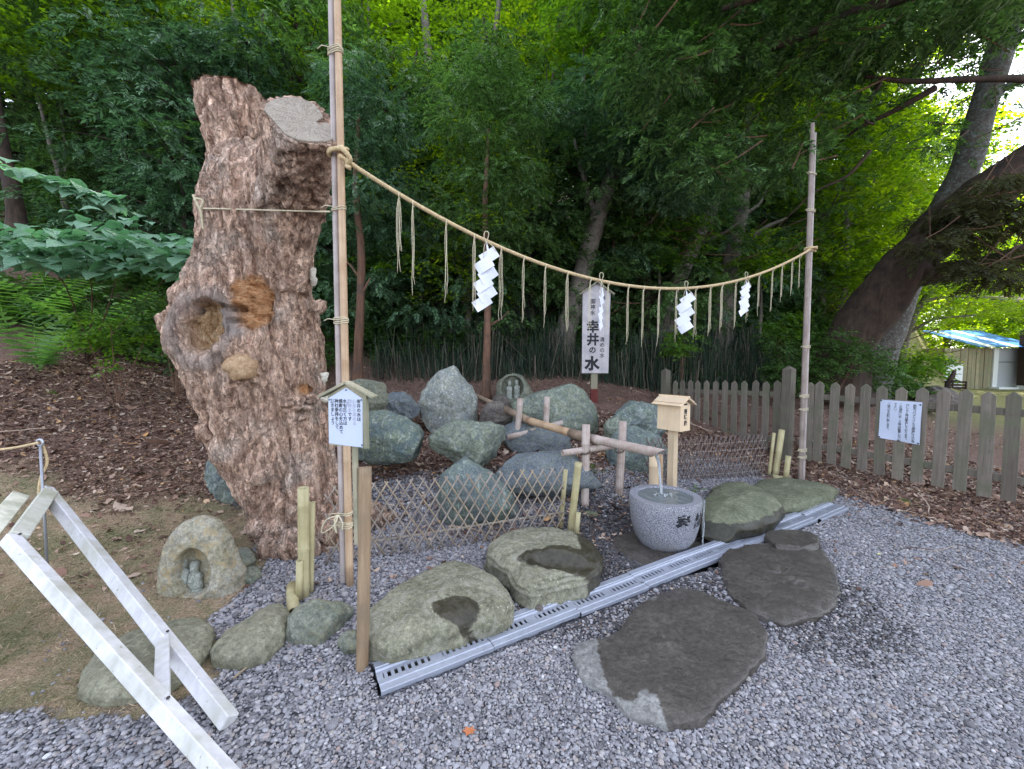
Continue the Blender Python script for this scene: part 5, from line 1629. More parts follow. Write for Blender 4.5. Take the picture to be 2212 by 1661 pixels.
# ------------------------------------------------------------------ stone basin
t = NT('granite'); co = t.coord()
n1 = t.noise(co, 170, 3, .7); n2 = t.noise(co, 4, 4, .6); v = t.voro(co, 210, out='Color')
c = t.ramp(n1, [(.38, (.04, .04, .05)), (.47, (.16, .16, .19)), (.55, (.30, .30, .34)), (.64, (.50, .50, .55))])
c = t.mix(t.ramp(n2, [(.45, 0), (.7, .45)]), c, (.22, .2, .19))
sepz = t.node('ShaderNodeSeparateXYZ'); g_ = t.node('ShaderNodeNewGeometry'); t.link(g_.outputs['Position'], sepz.inputs[0])
t.bump(n1, .35, .003)
M['granite'] = t.set(c, .6, .4)
BC = np.array([1.325, 3.35, -.075]); BH = .475
bs_root = thing('stone_basin', BC, 'round speckled granite basin brimming with water under the spout', 'water basin')
prof_ = [(.0, 0), (.12, 0), (.165, .012), (.195, .04), (.245, .13), (.276, .24), (.293, .36), (.298, BH - .012), (.292, BH), (.235, BH), (.226, BH - .008), (.222, BH - .05), (.2, BH - .16), (.0, BH - .2)]
V, F = lathe([(max(r, .001), z) for r, z in prof_], 96, BC); nz_ = fbm(V * 7, 55, 3)
V[:, :2] += (V[:, :2] - BC[:2]) * (nz_ * .02)[:, None]
o = part('bowl', (V, F), M['granite'], bs_root, True); autosmooth(o, 35)
t = NT('water'); co = t.coord()
t.bsdf.inputs['Base Color'].default_value = (.15, .165, .17, 1); t.bsdf.inputs['Roughness'].default_value = .04; t.bsdf.inputs['IOR'].default_value = 1.33
t.bsdf.inputs['Specular IOR Level'].default_value = .6
M['water'] = t.m
nr_ = 60; V = []; F = []
hit = np.array([1.30, 3.36])
for i in range(nr_ + 1):
    r_ = .223 * (i + .02) / nr_
    for j in range(96):
        a = 2 * math.pi * j / 96; x, y = BC[0] + r_ * math.cos(a), BC[1] + r_ * math.sin(a)
        dd = math.hypot(x - hit[0], y - hit[1])
        z = BC[2] + BH - .011 + .0035 * math.sin(dd * 150) * math.exp(-dd * 13) + .0012 * math.sin(x * 60 + y * 40) + .006 * math.exp(-(dd / .02) ** 2)
        V.append((x, y, z))
for i in range(nr_):
    for j in range(96):
        k = (j + 1) % 96; F.append([i * 96 + j, i * 96 + 96 + j, i * 96 + 96 + k, i * 96 + k])
wt = mk('basin_water', V, F, M['water'], None, True); tag(wt, 'still grey water filling the granite basin to its rim', 'water')
# carved characters on the outer wall
def carve(ch, ang, zc, size):
    V, F = glyphs([(ch, size)], (0, 0, 0), (1, 0, 0), up3, size, 1, [0], .03)
    V = V - [(V[:, 0].min() + V[:, 0].max()) / 2, 0, (V[:, 2].min() + V[:, 2].max()) / 2]
    zz = zc + V[:, 2]; rad = np.interp(zz - BC[2], [p[1] for p in prof_[1:8]], [p[0] for p in prof_[1:8]])
    a = ang + V[:, 0] / .3
    q = np.stack([BC[0] + rad * np.cos(a), BC[1] + rad * np.sin(a), zz], 1)
    nn_ = fbm(q * 7, 55, 3); q[:, :2] += (q[:, :2] - BC[:2]) * (nn_ * .02 + .006)[:, None]
    part('character', (q, F), M['ink'], bs_root)
va = math.atan2(-BC[1], -BC[0])
carve('奉', va + R(30), .27, .135); carve('納', va + R(64), .27, .135)
# falling water
t = NT('falling_water')
t.bsdf.inputs['Base Color'].default_value = (.9, .93, .96, 1); t.bsdf.inputs['Roughness'].default_value = .08; t.bsdf.inputs['IOR'].default_value = 1.33
t.bsdf.inputs['Transmission Weight'].default_value = .82
t.bump(t.noise(t.coord((60, 60, 8)), 1, 4), .6, .01)
M['stream'] = t.m
s0 = P(1418, 984, 3.6); s1 = np.array([hit[0], hit[1], BC[2] + BH - .012])
pts = []
for k in np.linspace(0, 1, 26):
    p = s0 + (s1 - s0) * np.array([k ** .75, k ** .75, 0]); p[2] = s0[2] + (s1[2] - s0[2]) * (.25 * k + .75 * k * k); pts.append(p)
m = MB(); pts = np.array(pts)
m.add(tube(pts, np.interp(np.linspace(0, 1, 26), [0, .15, .6, 1], [.016, .015, .011, .008]), 12))
for k in range(3):
    off = np.array([.006 * math.cos(k * 2.1), .006 * math.sin(k * 2.1), 0]); tt_ = np.linspace(0, 1, 26)[:, None]
    m.add(tube(pts + off * (1 + .6 * np.sin(tt_ * 9 + k)), .005, 6))
V, F = m.out(); V = V + fbm(V * np.array([50, 50, 14]), 66, 2)[:, None] * .003
st = thing('falling_water', s0, 'thin stream of clear water falling from the pipe into the basin', 'water stream')
part('stream', (V, F), M['stream'], st, True)
m = MB(); rr_ = np.random.RandomState(9)
for k in range(38):
    a = rr_.rand() * 6.28; q = rr_.rand() ** .6 * .055
    m.add(ellipsoid((hit[0] + .02 + math.cos(a) * q * 1.5, hit[1] + math.sin(a) * q, BC[2] + BH - .008 + rr_.rand() * .012), [.003 + .004 * rr_.rand()] * 3, 8, 6))
part('splash', m.out(), M['stream'], st, True)['kind'] = 'stuff'
# overflow over the rim
m = MB()
for k in range(5):
    a = va + R(88 + k * 2.2); z = np.linspace(BH - .005, .1 - .02 * k, 16)
    m.add(tube([(BC[0] + (.310 + .006 * math.sin(zz * 30 + k)) * math.cos(a), BC[1] + .310 * math.sin(a), BC[2] + zz) for zz in z], .004, 6))
ov = thing('overflow', (BC[0] + .3, BC[1], .2), 'water spilling over the right side of the basin', 'water stream')
part('trickle', m.out(), M['stream'], ov, True)

# ------------------------------------------------------------------ drain covers
Ld = np.linalg.norm(DR1 - DR0); nseg = 8; SL = Ld / nseg
M['steel_dirty'] = mat_plain('dusty_steel', (.36, .38, .45), .42, .5, .35, .1, 22, .05)
nb = 17
def cover(k):
    s0_, s1_ = k * SL + .002, (k + 1) * SL - .002; jog = [0, .004, -.006, .003, .008, -.004, .006, -.02][k]; tilt = [0.0, .004, 0, .006, 0, .008, .002, .014][k]
    def Q(s, x, z): 
        p = DR0 + DRD * s + DRN * (x + jog); return np.array([p[0], p[1], z + .018 + tilt * (s - s0_) / SL])
    root = thing('drain_cover', Q((s0_ + s1_) / 2, 0, 0), ['nearest galvanised drain cover, its end half buried in gravel', 'second nearest galvanised drain cover, beside the mossy boulder', 'galvanised drain cover beside the hollow stone', 'galvanised drain cover between the hollow stone and the basin',
                 'galvanised drain cover directly in front of the stone basin', 'galvanised drain cover with wet speckles, above the round wet step stone', 'galvanised drain cover reaching the small stone that lies on it', 'farthest galvanised drain cover, lying loose by the right pole'][k], 'drain cover', 'galvanised drain covers laid end to end')
    m = MB()
    def strip(xs_zs):
        V = [Q(s0_, x, z) for x, z in xs_zs] + [Q(s1_, x, z) for x, z in xs_zs]; n = len(xs_zs)
        m.add((np.array(V), [[i, i + 1, n + i + 1, n + i] for i in range(n - 1)]))
    for sg_ in (-1, 1):
        strip([(sg_ * x, z) for x, z in [(.102, -.03), (.102, 0), (.1, .003), (.064, .003), (.062, .007), (.056, .007), (.054, .003), (.042, .003), (.040, .0), (.034, -.004), (.030, -.004), (.030, -.012)]])
    o = part('flange', m.out(), M['steel_dirty'], root)
    m = MB()
    ss_ = np.linspace(s0_, s1_, nb * 2 + 2)
    for i in range(0, len(ss_) - 1, 2):
        a_, b_ = ss_[i], ss_[i + 1]
        if i in (0, len(ss_) - 2, 16, 18): a_ -= .004; b_ += .012
        a_ = max(a_, s0_); b_ = min(b_, s1_)
        V = [Q(s, x, z) for z in (-.012, -.0045) for s, x in ((a_, -.0295), (b_, -.0295), (b_, .0295), (a_, .0295))]
        m.add((np.array(V), [[3, 2, 1, 0], [4, 5, 6, 7], [0, 1, 5, 4], [1, 2, 6, 5], [2, 3, 7, 6], [3, 0, 4, 7]]))
    for x in (-.024, .024):
        V = [Q(s, xx, z) for z in (-.012, -.0045) for s, xx in ((s0_, x - .0055), (s1_, x - .0055), (s1_, x + .0055), (s0_, x + .0055))]
        V = [v - [0, 0, .0003] for v in V]
        m.add((np.array(V), [[3, 2, 1, 0], [4, 5, 6, 7], [0, 1, 5, 4], [1, 2, 6, 5], [2, 3, 7, 6], [3, 0, 4, 7]]))
    part('slotted_strip', m.out(), M['steel_dirty'], root)
for k in range(nseg): cover(k)
m = MB()
def Qc(s, x, z): p = DR0 + DRD * s + DRN * x; return [p[0], p[1], z]
sec = [(-.085, .004), (-.045, .004), (-.042, -.11), (.042, -.11), (.045, .004), (.085, .004)]
V = [Qc(.01, x, z) for x, z in sec] + [Qc(Ld - .02, x, z) for x, z in sec]
M['gutter'] = mat_plain('shade_dark_gutter_concrete', (.035, .033, .032), .5, .4, 0, .3, 20, .4)  # near-black concrete: the shade below the slots is put into the colour
tag(mk('drain_channel', np.array(V), [[i, i + 1, 7 + i, 6 + i] for i in range(5)], M['gutter']), 'gutter under the drain covers, coloured dark for the shade down its slots', None, None, 'structure')

# ------------------------------------------------------------------ white barrier, stake and rope at the left
bt, bf = P(103, 1065, 2.52), G(497, 1575) + [0, 0, .03]
at_, af = P(28, 1172, 1.92), G(598, 1800)
br = thing('white_barrier', bf, 'white painted wooden barrier frame leaning in from the left edge', 'barrier')
br['label'] = 'white painted wooden barrier with slanting legs at the left edge'
sd_ = (bt - at_); sd_ /= np.linalg.norm(sd_)
dl = (af - at_)
part('leg', beam(at_ - (af - at_) * .02, af, .056, .056, .004, side=sd_), M['white_paint'], br)
part('leg', beam(bt - (bf - bt) * .02, bf, .058, .058, .004, side=sd_), M['white_paint'], br)
lk = lambda a, b, t_: a + (b - a) * t_
def at_u(a, b, u):
    ts = np.linspace(0, 1, 400); q = a + (b - a) * ts[:, None]; return q[np.argmin(np.abs(to_px(q)[0] - u))]
u1, u2 = at_u(bt, bf, 352), at_u(at_, af, 350)
part('brace', beam(u1 - sd_ * .02, u2 + sd_ * .02, .055, .05, .003, up=dl), M['white_paint'], br)
nt_ = np.cross(sd_, dl); nt_ /= np.linalg.norm(nt_)
if nt_[2] < 0: nt_ = -nt_
offs = -dl / np.linalg.norm(dl) * .0
part('top_rail', beam(at_ + sd_ * .033 + [-.0, 0, -.004], bt - sd_ * .033 + [0, 0, -.004], .075, .085, .004, up=nt_), M['white_worn'], br)
o2 = np.array([-.115, -.06, -.005])
part('top_rail', beam(at_ + o2 - sd_ * .08, bt + o2 + sd_ * .02, .085, .04, .004, up=nt_), M['white_worn'], br)
for q_ in (at_ + sd_ * .03, bt - sd_ * .03, u1, u2):
    part('bolt', ellipsoid(q_ + nt_ * .034, (.007, .007, .005), 10, 6), M['screw'], br, True)
# far pair of legs slanting away
for p in (at_, bt):
    q = p + o2 * .9; part('leg', beam(q, np.array([q[0] - .75, q[1] - .1, .0]), .06, .06, .004, side=sd_), M['white_paint'], br)

sk = thing('steel_stake', G(106, 1296), 'thin steel stake with an eye on top, behind the white barrier', 'stake')
a, b = G(106, 1296) - [0, 0, .1], P(87, 960, G(106, 1296)[1])
part('rod', tube([a, b], .0075, 12), M['rod'], sk, True)
part('eye', tube([b + np.array([math.cos(q) * .018, 0, math.sin(q) * .02 + .012]) for q in np.linspace(0, 6.283, 20)], .007, 8, False), M['steel'], sk, True)
rp2 = thing('barrier_rope', b, 'thin straw rope running out of the left edge from the steel stake', 'rope')
part('strand', rope(spline([b + [-1.6, -.2, .12], b + [-.8, -.1, -.06], b + [-.25, -.02, -.03], b + [0, -.01, .012]], 50), .0075, .028), M['rope'], rp2, True)
part('strand', rope(spline([b + [0, .01, .01], b + [-.0, .03, -.12], b + [-.035, .02, -.22], b + [-.03, 0, -.32], b + [.02, -.02, -.4]], 30), .0075, .028), M['rope'], rp2, True)

# fallen twigs and one leaf in the gravel
for k, (pts, lab) in enumerate([([(505, 1470), (540, 1440), (575, 1410), (590, 1402)], 'thin dry twig lying between the smooth stone and the boulder by the log post'),
                                ([(862, 905), (880, 930), (898, 945), (905, 958)], 'pale dry twig lying on the red litter between two green boulders')]):
    q = [(T(u, v) if v < 1000 else G(u, v)) + [0, 0, .012] for u, v in pts]
    V, F = tube(spline(q, 14), np.linspace(.006, .003, 14), 6); o = mk('fallen_twig', V, F, M['cane_tan'], None, True); tag(o, lab, 'twig')
def one_leaf(u, v, s, col, lab, rz=0):
    c = G(u, v, .022); t = NT('fallen_leaf_tone'); m_ = t.set(col, .7, .2)
    V = []; n = 12
    for i in range(n):
        a = 2 * math.pi * i / n; r_ = s * (1 if i % 2 == 0 else .62) * (1.25 if i == 0 else 1)
        V.append((r_ * math.cos(a + rz), r_ * .7 * math.sin(a + rz), .3 * r_ * abs(math.sin(a))))
    V = np.array([(0, 0, 0)] + V) + c; F = [[0, 1 + i, 1 + (i + 1) % n] for i in range(n)]
    o = mk('fallen_leaf', V, F, m_, None, True); tag(o, lab, 'leaf')
one_leaf(1014, 1580, .03, (.45, .16, .07), 'orange dead leaf lying alone on the foreground gravel', 1.2)
one_leaf(1900, 1197, .02, (.6, .55, .2), 'yellow leaf on the gravel at the right', .3)
one_leaf(905, 1062 - 30, .035, (.5, .26, .09), 'orange brown leaf on the gravel inside the lattice fence', 2)
one_leaf(205, 1052, .03, (.5, .17, .13), 'pinkish red leaf on the moss right of the steel stake', .5)
# ------------------------------------------------------------------ foliage: leaves, sprays, crowns
M['yew'] = mat_leaf('yew_foliage', [(0.03, 0.055, 0.025), (0.08, 0.15, 0.055), (0.17, 0.29, 0.1)], .35, .5, .25, (1.2, 1.5, 0.6))
M['yew_blue'] = mat_leaf('blue_yew_foliage', [(0.03, 0.058, 0.036), (0.08, 0.155, 0.085), (0.16, 0.28, 0.15)], .3, .5, .3, (1.1, 1.4, 0.8))
M['yew_brown'] = mat_leaf('olive_yew_foliage', [(0.04, 0.036, 0.022), (0.062, 0.062, 0.034), (0.085, 0.105, 0.05)], .35, .6, .15, (1.4, 1.4, 0.6))
M['maple'] = mat_leaf('maple_foliage', [(0.07, 0.14, 0.02), (0.12, 0.22, 0.03), (0.18, 0.31, 0.045)], .55, .45, .2, (1.9, 1.9, .25))
M['maple_bright'] = mat_leaf('bright_maple_foliage', [(0.11, 0.2, 0.02), (0.19, 0.32, 0.03), (0.28, 0.42, 0.045)], .6, .45, .2, (2.0, 1.8, .2))
M['broad'] = mat_leaf('broad_foliage', [(0.05, 0.11, 0.025), (0.09, 0.185, 0.035), (0.15, 0.27, 0.05)], .5, .45, .25, (1.8, 1.9, .3))
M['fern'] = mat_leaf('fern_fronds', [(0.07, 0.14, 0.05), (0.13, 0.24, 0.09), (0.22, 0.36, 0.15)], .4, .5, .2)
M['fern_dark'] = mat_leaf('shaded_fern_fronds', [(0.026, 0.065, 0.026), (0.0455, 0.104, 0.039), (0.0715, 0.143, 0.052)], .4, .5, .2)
M['cover'] = mat_leaf('ground_cover', [(0.03, 0.06, 0.02), (0.06, 0.12, 0.035), (0.1, 0.18, 0.05)], .35, .5, .25)
M['bigleaf'] = mat_leaf('blue_green_leaves', [(0.09, 0.18, 0.125), (0.14, 0.27, 0.195), (0.2, 0.35, 0.27)], .25, .38, .4, (1.1, 1.6, 0.8))
def leaf_veins(m):
    nt = m.node_tree; N = nt.nodes; L = nt.links; b = N['Principled BSDF']
    tc = N.new('ShaderNodeTexCoord'); sp = N.new('ShaderNodeSeparateXYZ'); L.new(tc.outputs['Object'], sp.inputs[0])
    def mth(op, a, b_=None):
        x = N.new('ShaderNodeMath'); x.operation = op
        for v, i in ((a, 0), (b_, 1)):
            if v is None: continue
            if isinstance(v, (int, float)): x.inputs[i].default_value = v
            else: L.new(v, x.inputs[i])
        return x.outputs[0]
    ay = mth('ABSOLUTE', sp.outputs[1]); s_ = mth('SINE', mth('MULTIPLY', mth('SUBTRACT', sp.outputs[0], mth('MULTIPLY', ay, .7)), 46))
    rib = mth('MAXIMUM', mth('POWER', mth('MAXIMUM', s_, 0), 8), mth('LESS_THAN', ay, .014))
    oi = N.new('ShaderNodeObjectInfo'); old = b.inputs['Base Color'].links[0].from_socket
    mx = N.new('ShaderNodeMix'); mx.data_type = 'RGBA'; mx.blend_type = 'MIX'; L.new(mth('MULTIPLY', rib, .35), mx.inputs[0]); L.new(old, mx.inputs[6]); mx.inputs[7].default_value = (.38, .5, .34, 1)
    rp_ = N.new('ShaderNodeValToRGB'); rp_.color_ramp.elements[0].color = (.62, .7, .6, 1); rp_.color_ramp.elements[1].color = (1.25, 1.2, 1.1, 1); L.new(oi.outputs['Random'], rp_.inputs[0])
    m2 = N.new('ShaderNodeMix'); m2.data_type = 'RGBA'; m2.blend_type = 'MULTIPLY'; m2.inputs[0].default_value = 1; L.new(mx.outputs[2], m2.inputs[6]); L.new(rp_.outputs[0], m2.inputs[7]); L.new(m2.outputs[2], b.inputs['Base Color'])
    bp = N.new('ShaderNodeBump'); bp.inputs['Strength'].default_value = .5; bp.inputs['Distance'].default_value = .01; L.new(s_, bp.inputs['Height']); L.new(bp.outputs[0], b.inputs['Normal'])
leaf_veins(M['bigleaf'])
M['trunk_grey'] = mat_rock('grey_bark', (.13, .11, .095), (.22, .19, .165), None, None, None, 3.5, patch=(.085, .07, .06), bs=.8)
M['trunk_brown'] = mat_wood('brown_bark', (.10, .05, .033), (.20, .115, .08), (22, 22, 2.2), .9, (.08, .055, .045), bs=.9)
M['trunk_dark'] = mat_wood('dark_yew_bark', (.03, .022, .018), (.085, .058, .045), (16, 16, 1.3), .9, (.03, .022, .02), bs=1.0)
M['trunk_lichen'] = mat_rock('lichened_bark', (.07, .06, .05), (.12, .105, .09), (.26, .30, .28), None, None, 2.2, patch=(.20, .24, .235), bs=.8)

def rotm(n, yaw, pitch, roll):
    cy, sy, cp, sp, cr, sr_ = np.cos(yaw), np.sin(yaw), np.cos(pitch), np.sin(pitch), np.cos(roll), np.sin(roll)
    Z = np.zeros(n); O = np.ones(n)
    Rz = np.stack([cy, -sy, Z, sy, cy, Z, Z, Z, O], 1).reshape(-1, 3, 3)
    Ry = np.stack([cp, Z, sp, Z, O, Z, -sp, Z, cp], 1).reshape(-1, 3, 3)
    Rx = np.stack([O, Z, Z, Z, cr, -sr_, Z, sr_, cr], 1).reshape(-1, 3, 3)
    return Rz @ Ry @ Rx

def tmpl_leaflets(spec):
    """spec: list of (base, direction, length, width, fold); each leaf is a kite of two triangles"""
    V = []; F = []
    for b, d, L, w, f in spec:
        b = np.array(b, float); d = np.array(d, float); d /= np.linalg.norm(d)
        s = np.cross([0, 0, 1], d); s /= np.linalg.norm(s) + 1e-9
        i = len(V)
        V += [b, b + d * L * .45 + s * w / 2 + [0, 0, f], b + d * L, b + d * L * .45 - s * w / 2 + [0, 0, f]]
        F += [[i, i + 1, i + 2], [i, i + 2, i + 3]]
    return np.array(V), np.array(F)
def spray_yew(r):
    sp_ = []
    for k in range(5):
        x = .02 + k * .05; L = .12 * (1 - k * .09)
        for s in (-1, 1): sp_.append(((x, 0, -x * x * .8), (.8, s * .7, -.1 + r.randn() * .15), L, .034, .006))
    sp_.append(((.22, 0, -.04), (1, 0, -.3), .11, .034, .006))
    return tmpl_leaflets(sp_)
def spray_broad(r, L=.095, n=7, w=.75):
    sp_ = []
    for k in range(n):
        s = 1 if k % 2 else -1; x = .03 + k * .045
        sp_.append(((x, 0, r.randn() * .015), (.6, s * (.8 + .3 * r.rand()), -.25 + r.randn() * .2), L * (.7 + .5 * r.rand()), L * w, .012))
    return tmpl_leaflets(sp_)
def maple_leafs(r, n=5, L=.09):
    V = []; F = []
    for k in range(n):
        c = np.array([.05 + .06 * k, (-1) ** k * .06 * (1 + r.rand()), r.randn() * .015]); yaw = r.randn() * .8 + (-1) ** k * .7
        i0 = len(V); V.append(c)
        lob = [-2.1, -1.05, 0, 1.05, 2.1]; pts = []
        for q, a in enumerate(lob):
            R_ = L * (.62, .9, 1.1, .9, .62)[q] * .62
            pts.append((a, R_)); pts.append((a + .52, L * .26))
        for a, R_ in pts: V.append(c + np.array([math.cos(a + yaw) * R_, math.sin(a + yaw) * R_, -.2 * R_ + r.randn() * .004]))
        m_ = len(pts)
        for q in range(m_ - 1): F.append([i0, i0 + 1 + q, i0 + 2 + q])
    return np.array(V), np.array(F)

def place(tm, pos, yaw, pitch, roll, scale):
    """copies of a few templates at many places, merged"""
    n = len(pos); which = RNG.randint(0, len(tm), n); Vs = []; Fs = []; off = 0
    for k, (V, F) in enumerate(tm):
        ix = np.where(which == k)[0]
        if not len(ix): continue
        Rm = rotm(len(ix), yaw[ix], pitch[ix], roll[ix])
        W = np.einsum('nij,vj->nvi', Rm, V) * scale[ix][:, None, None] + pos[ix][:, None, :]
        Vs.append(W.reshape(-1, 3)); Fs.append((F[None] + (np.arange(len(ix)) * len(V))[:, None, None] + off).reshape(-1, 3)); off += len(ix) * len(V)
    return np.concatenate(Vs), np.concatenate(Fs)

TY = [spray_yew(np.random.RandomState(k)) for k in range(3)]
TB = [spray_broad(np.random.RandomState(k)) for k in range(3)]
TM = [maple_leafs(np.random.RandomState(k)) for k in range(3)]

def pads(centers, radii, n_per, tm, scale, droop, thick=.22, r=RNG, up=0.0):
    """flat layered pads of sprays; centers (k,3), outward yaw taken from the middle of all pads"""
    P_, Y_, Pi, Ro, S = [], [], [], [], []
    mid = centers.mean(0)
    for c, rad in zip(centers, radii):
        n = int(n_per * rad * rad); a = r.rand(n) * 6.283; q = np.sqrt(r.rand(n)) * rad
        out = math.atan2(c[1] - mid[1], c[0] - mid[0])
        x = np.cos(a) * q; y = np.sin(a) * q
        z = -droop * q + r.randn(n) * thick * rad * .5
        P_.append(np.stack([c[0] + x, c[1] + y, c[2] + z], 1))
        Y_.append(np.where(q > rad * .25, a, out) + r.randn(n) * .5); Pi.append(droop * .9 + r.randn(n) * .28 - up); Ro.append(r.randn(n) * .35); S.append(scale * (.75 + .5 * r.rand(n)))
    return place(tm, np.concatenate(P_), np.concatenate(Y_), np.concatenate(Pi), np.concatenate(Ro), np.concatenate(S))

def crown_mesh(name, kind, seed, H=8.0, z0=1.2, Rm=2.4, npad=46, n_per=58, scale=1.0, droop=.35, mat=None):
    """whole tree in local space: returns (trunk mesh, crown mesh)"""
    r = np.random.RandomState(seed); C = []; rad = []; limbs = MB()
    V, F = tube(spline([(0, 0, -.3), (.1 * r.randn(), .1 * r.randn(), H * .35), (.25 * r.randn(), .25 * r.randn(), H * .7), (.3 * r.randn(), .3 * r.randn(), H)], 14), np.linspace(.16, .03, 14) * (H / 8), 9)
    limbs.add((V, F))
    for k in range(npad):
        f = (k + r.rand()) / npad; z = z0 + (H - z0) * f
        if kind == 'cone': R_ = Rm * (1 - f) ** .7 * (.55 + .6 * r.rand())
        else: R_ = Rm * math.sin(math.pi * min(1, .12 + f * .88)) ** .6 * (.35 + .7 * r.rand())
        a = k * 2.4 + r.rand() * 1.2; c = np.array([math.cos(a) * R_, math.sin(a) * R_, z - droop * .3 * R_])
        C.append(c); rad.append((.55 + .5 * r.rand()) * Rm / 2.4 * (1 if kind != 'cone' else (1.05 - .45 * f)))
        s = np.array([0, 0, max(.3, z - R_ * .35)])
        V, F = tube(spline([s, (s + c) / 2 + [0, 0, .12 * R_], c], 5), [.03, .022, .016, .01, .005], 4, False); limbs.add((V, F))
    V, F = pads(np.array(C), rad, n_per, TY if kind in ('yew', 'cone') else (TM if kind == 'maple' else TB), scale, droop, r=r)
    return limbs.out(), (V, F)

def mesh_of(name, VF, mat, smooth=False):
    o = mk(name, VF[0], VF[1], mat, None, smooth); me = o.data; bpy.data.objects.remove(o); return me

LIB = {}
def lib(key, kind, mat, bark, **kw):
    (tv, cv) = crown_mesh(key, kind, sum(map(ord, key)), **kw)
    LIB[key] = (mesh_of('trunk', tv, M[bark], True), mesh_of('crown', cv, M[mat]))
lib('yew_a', 'yew', 'yew', 'trunk_dark', H=7, z0=.7, Rm=2.3, npad=76, n_per=80, scale=1.1, droop=.4)
lib('yew_b', 'yew', 'yew_blue', 'trunk_dark', H=6, z0=.6, Rm=2.0, npad=64, n_per=85, scale=1.05, droop=.45)
lib('yew_c', 'cone', 'yew', 'trunk_brown', H=11, z0=1.2, Rm=2.8, npad=90, n_per=60, scale=1.4, droop=.5)
lib('maple_a', 'maple', 'maple', 'trunk_grey', H=8, z0=2.2, Rm=3.0, npad=56, n_per=52, scale=1.25, droop=.12)
lib('maple_b', 'maple', 'maple_bright', 'trunk_grey', H=6, z0=1.6, Rm=2.5, npad=46, n_per=55, scale=1.2, droop=.15)
lib('broad_a', 'broad', 'broad', 'trunk_grey', H=13, z0=3.5, Rm=3.6, npad=80, n_per=44, scale=1.9, droop=.2)
lib('broad_b', 'broad', 'maple', 'trunk_grey', H=14, z0=4.0, Rm=4.0, npad=72, n_per=36, scale=2.2, droop=.2)
lib('broad_c', 'broad', 'maple_bright', 'trunk_grey', H=10, z0=2.5, Rm=3.2, npad=50, n_per=36, scale=1.8, droop=.2)

NAMES = {'yew_a': ('yew_tree', 'yew'), 'yew_b': ('yew_tree', 'yew'), 'yew_c': ('conifer_tree', 'conifer'), 'maple_a': ('maple_tree', 'maple'), 'maple_b': ('maple_tree', 'maple'),
         'broad_a': ('broadleaf_tree', 'tree'), 'broad_b': ('broadleaf_tree', 'tree'), 'broad_c': ('broadleaf_tree', 'tree')}
GRP = {'yew_a': ('dark green yew in the thicket behind the spring', 'dark yews behind the spring'), 'yew_b': ('blue green yew in the thicket behind the spring', 'blue green yews behind the spring'),
       'yew_c': ('tall dark conifer in the wood behind', 'tall conifers in the wood'), 'maple_a': ('green maple growing in the wood behind', 'green maples in the wood'),
       'maple_b': ('light yellow green maple in the wood behind', 'bright maples in the wood'), 'broad_a': ('tall green broadleaf tree in the wood on the slope', 'tall broadleaf trees on the slope'),
       'broad_b': ('tall yellow green broadleaf tree in the wood on the slope', 'tall yellow green trees on the slope'), 'broad_c': ('bright leaved broadleaf tree at the back of the wood', 'bright leaved trees at the back')}
MARKS = [(-100, 'just outside the left edge'), (60, 'above the left edge'), (200, 'above the large leaved shrub'), (330, 'between the shrub and the stump'), (470, "behind the stump's left limb"), (600, "behind the stump's right limb"), (720, 'behind the tall bamboo pole'),
         (840, 'behind the first straw tassels'), (960, 'above the upright stone'), (1060, 'behind the first paper streamer'), (1170, 'above the cracked boulder'), (1285, 'behind the tall sign'), (1410, 'above the offering box'), (1510, 'behind the third paper streamer'), (1620, 'behind the last paper streamer'), (1740, 'behind the right pole')]
USED = {}
def label_for(key, x, y):
    u = CX + FPX * x / y; mk_ = min(MARKS, key=lambda q: abs(q[0] - u))[1]
    sp_ = {'yew_a': 'dark green yew', 'yew_b': 'blue green yew', 'yew_c': 'tall dark conifer', 'maple_a': 'mid green maple', 'maple_b': 'yellow green maple', 'broad_a': 'tall broadleaf tree', 'broad_b': 'tall yellow green tree', 'broad_c': 'bright leaved tree'}[key]
    dep = 'near the horsetails' if y < 12.3 else ('in the middle of the wood' if y < 17 else ('high on the slope' if y < 24 else ('far up the slope' if y < 30 else 'at the back of the wood')))
    lab = sp_ + ' ' + mk_ + ', ' + dep
    USED[lab] = USED.get(lab, 0) + 1
    return lab if USED[lab] == 1 else lab + ', deeper in'
def plant_tree(key, x, y, s=1.0, rz=0.0, dz=0.0, label=None, group=None, sz=None):
    nm, cat = NAMES[key]
    r = thing(nm, (x, y, float(terr(x, y)) - .05 + dz), label or label_for(key, x, y), cat, group or (None if label else GRP[key][1]))
    r.rotation_euler = (0, 0, rz); r.scale = (s, s, sz or s)
    for nn, me in zip(('trunk', 'crown'), LIB[key]): new_obj(nn, me, r)
    return r
tr = np.random.RandomState(21)
# dark yews close behind the reeds
for u, y, s, key in [(770, 9.6, .9, 'yew_b'), (860, 10.4, 1.0, 'yew_a'), (960, 9.9, .95, 'yew_b'), (1060, 10.6, 1.05, 'yew_a'), (1150, 9.9, .9, 'yew_a'), (1235, 11.2, 1.1, 'yew_b'), (1400, 10.6, .85, 'yew_a'), (1520, 11.8, 1.0, 'yew_b'),
                     (420, 9.6, 1.05, 'yew_b'), (300, 11.0, 1.1, 'yew_a'), (560, 10.5, 1.1, 'yew_b'), (680, 11.6, 1.2, 'yew_a'), (180, 12.5, 1.1, 'yew_a'), (1640, 12.2, .9, 'yew_a'), (50, 12.0, 1.1, 'yew_b')]:
    plant_tree(key, (u - CX) / FPX * y, y, s, tr.rand() * 6.28)
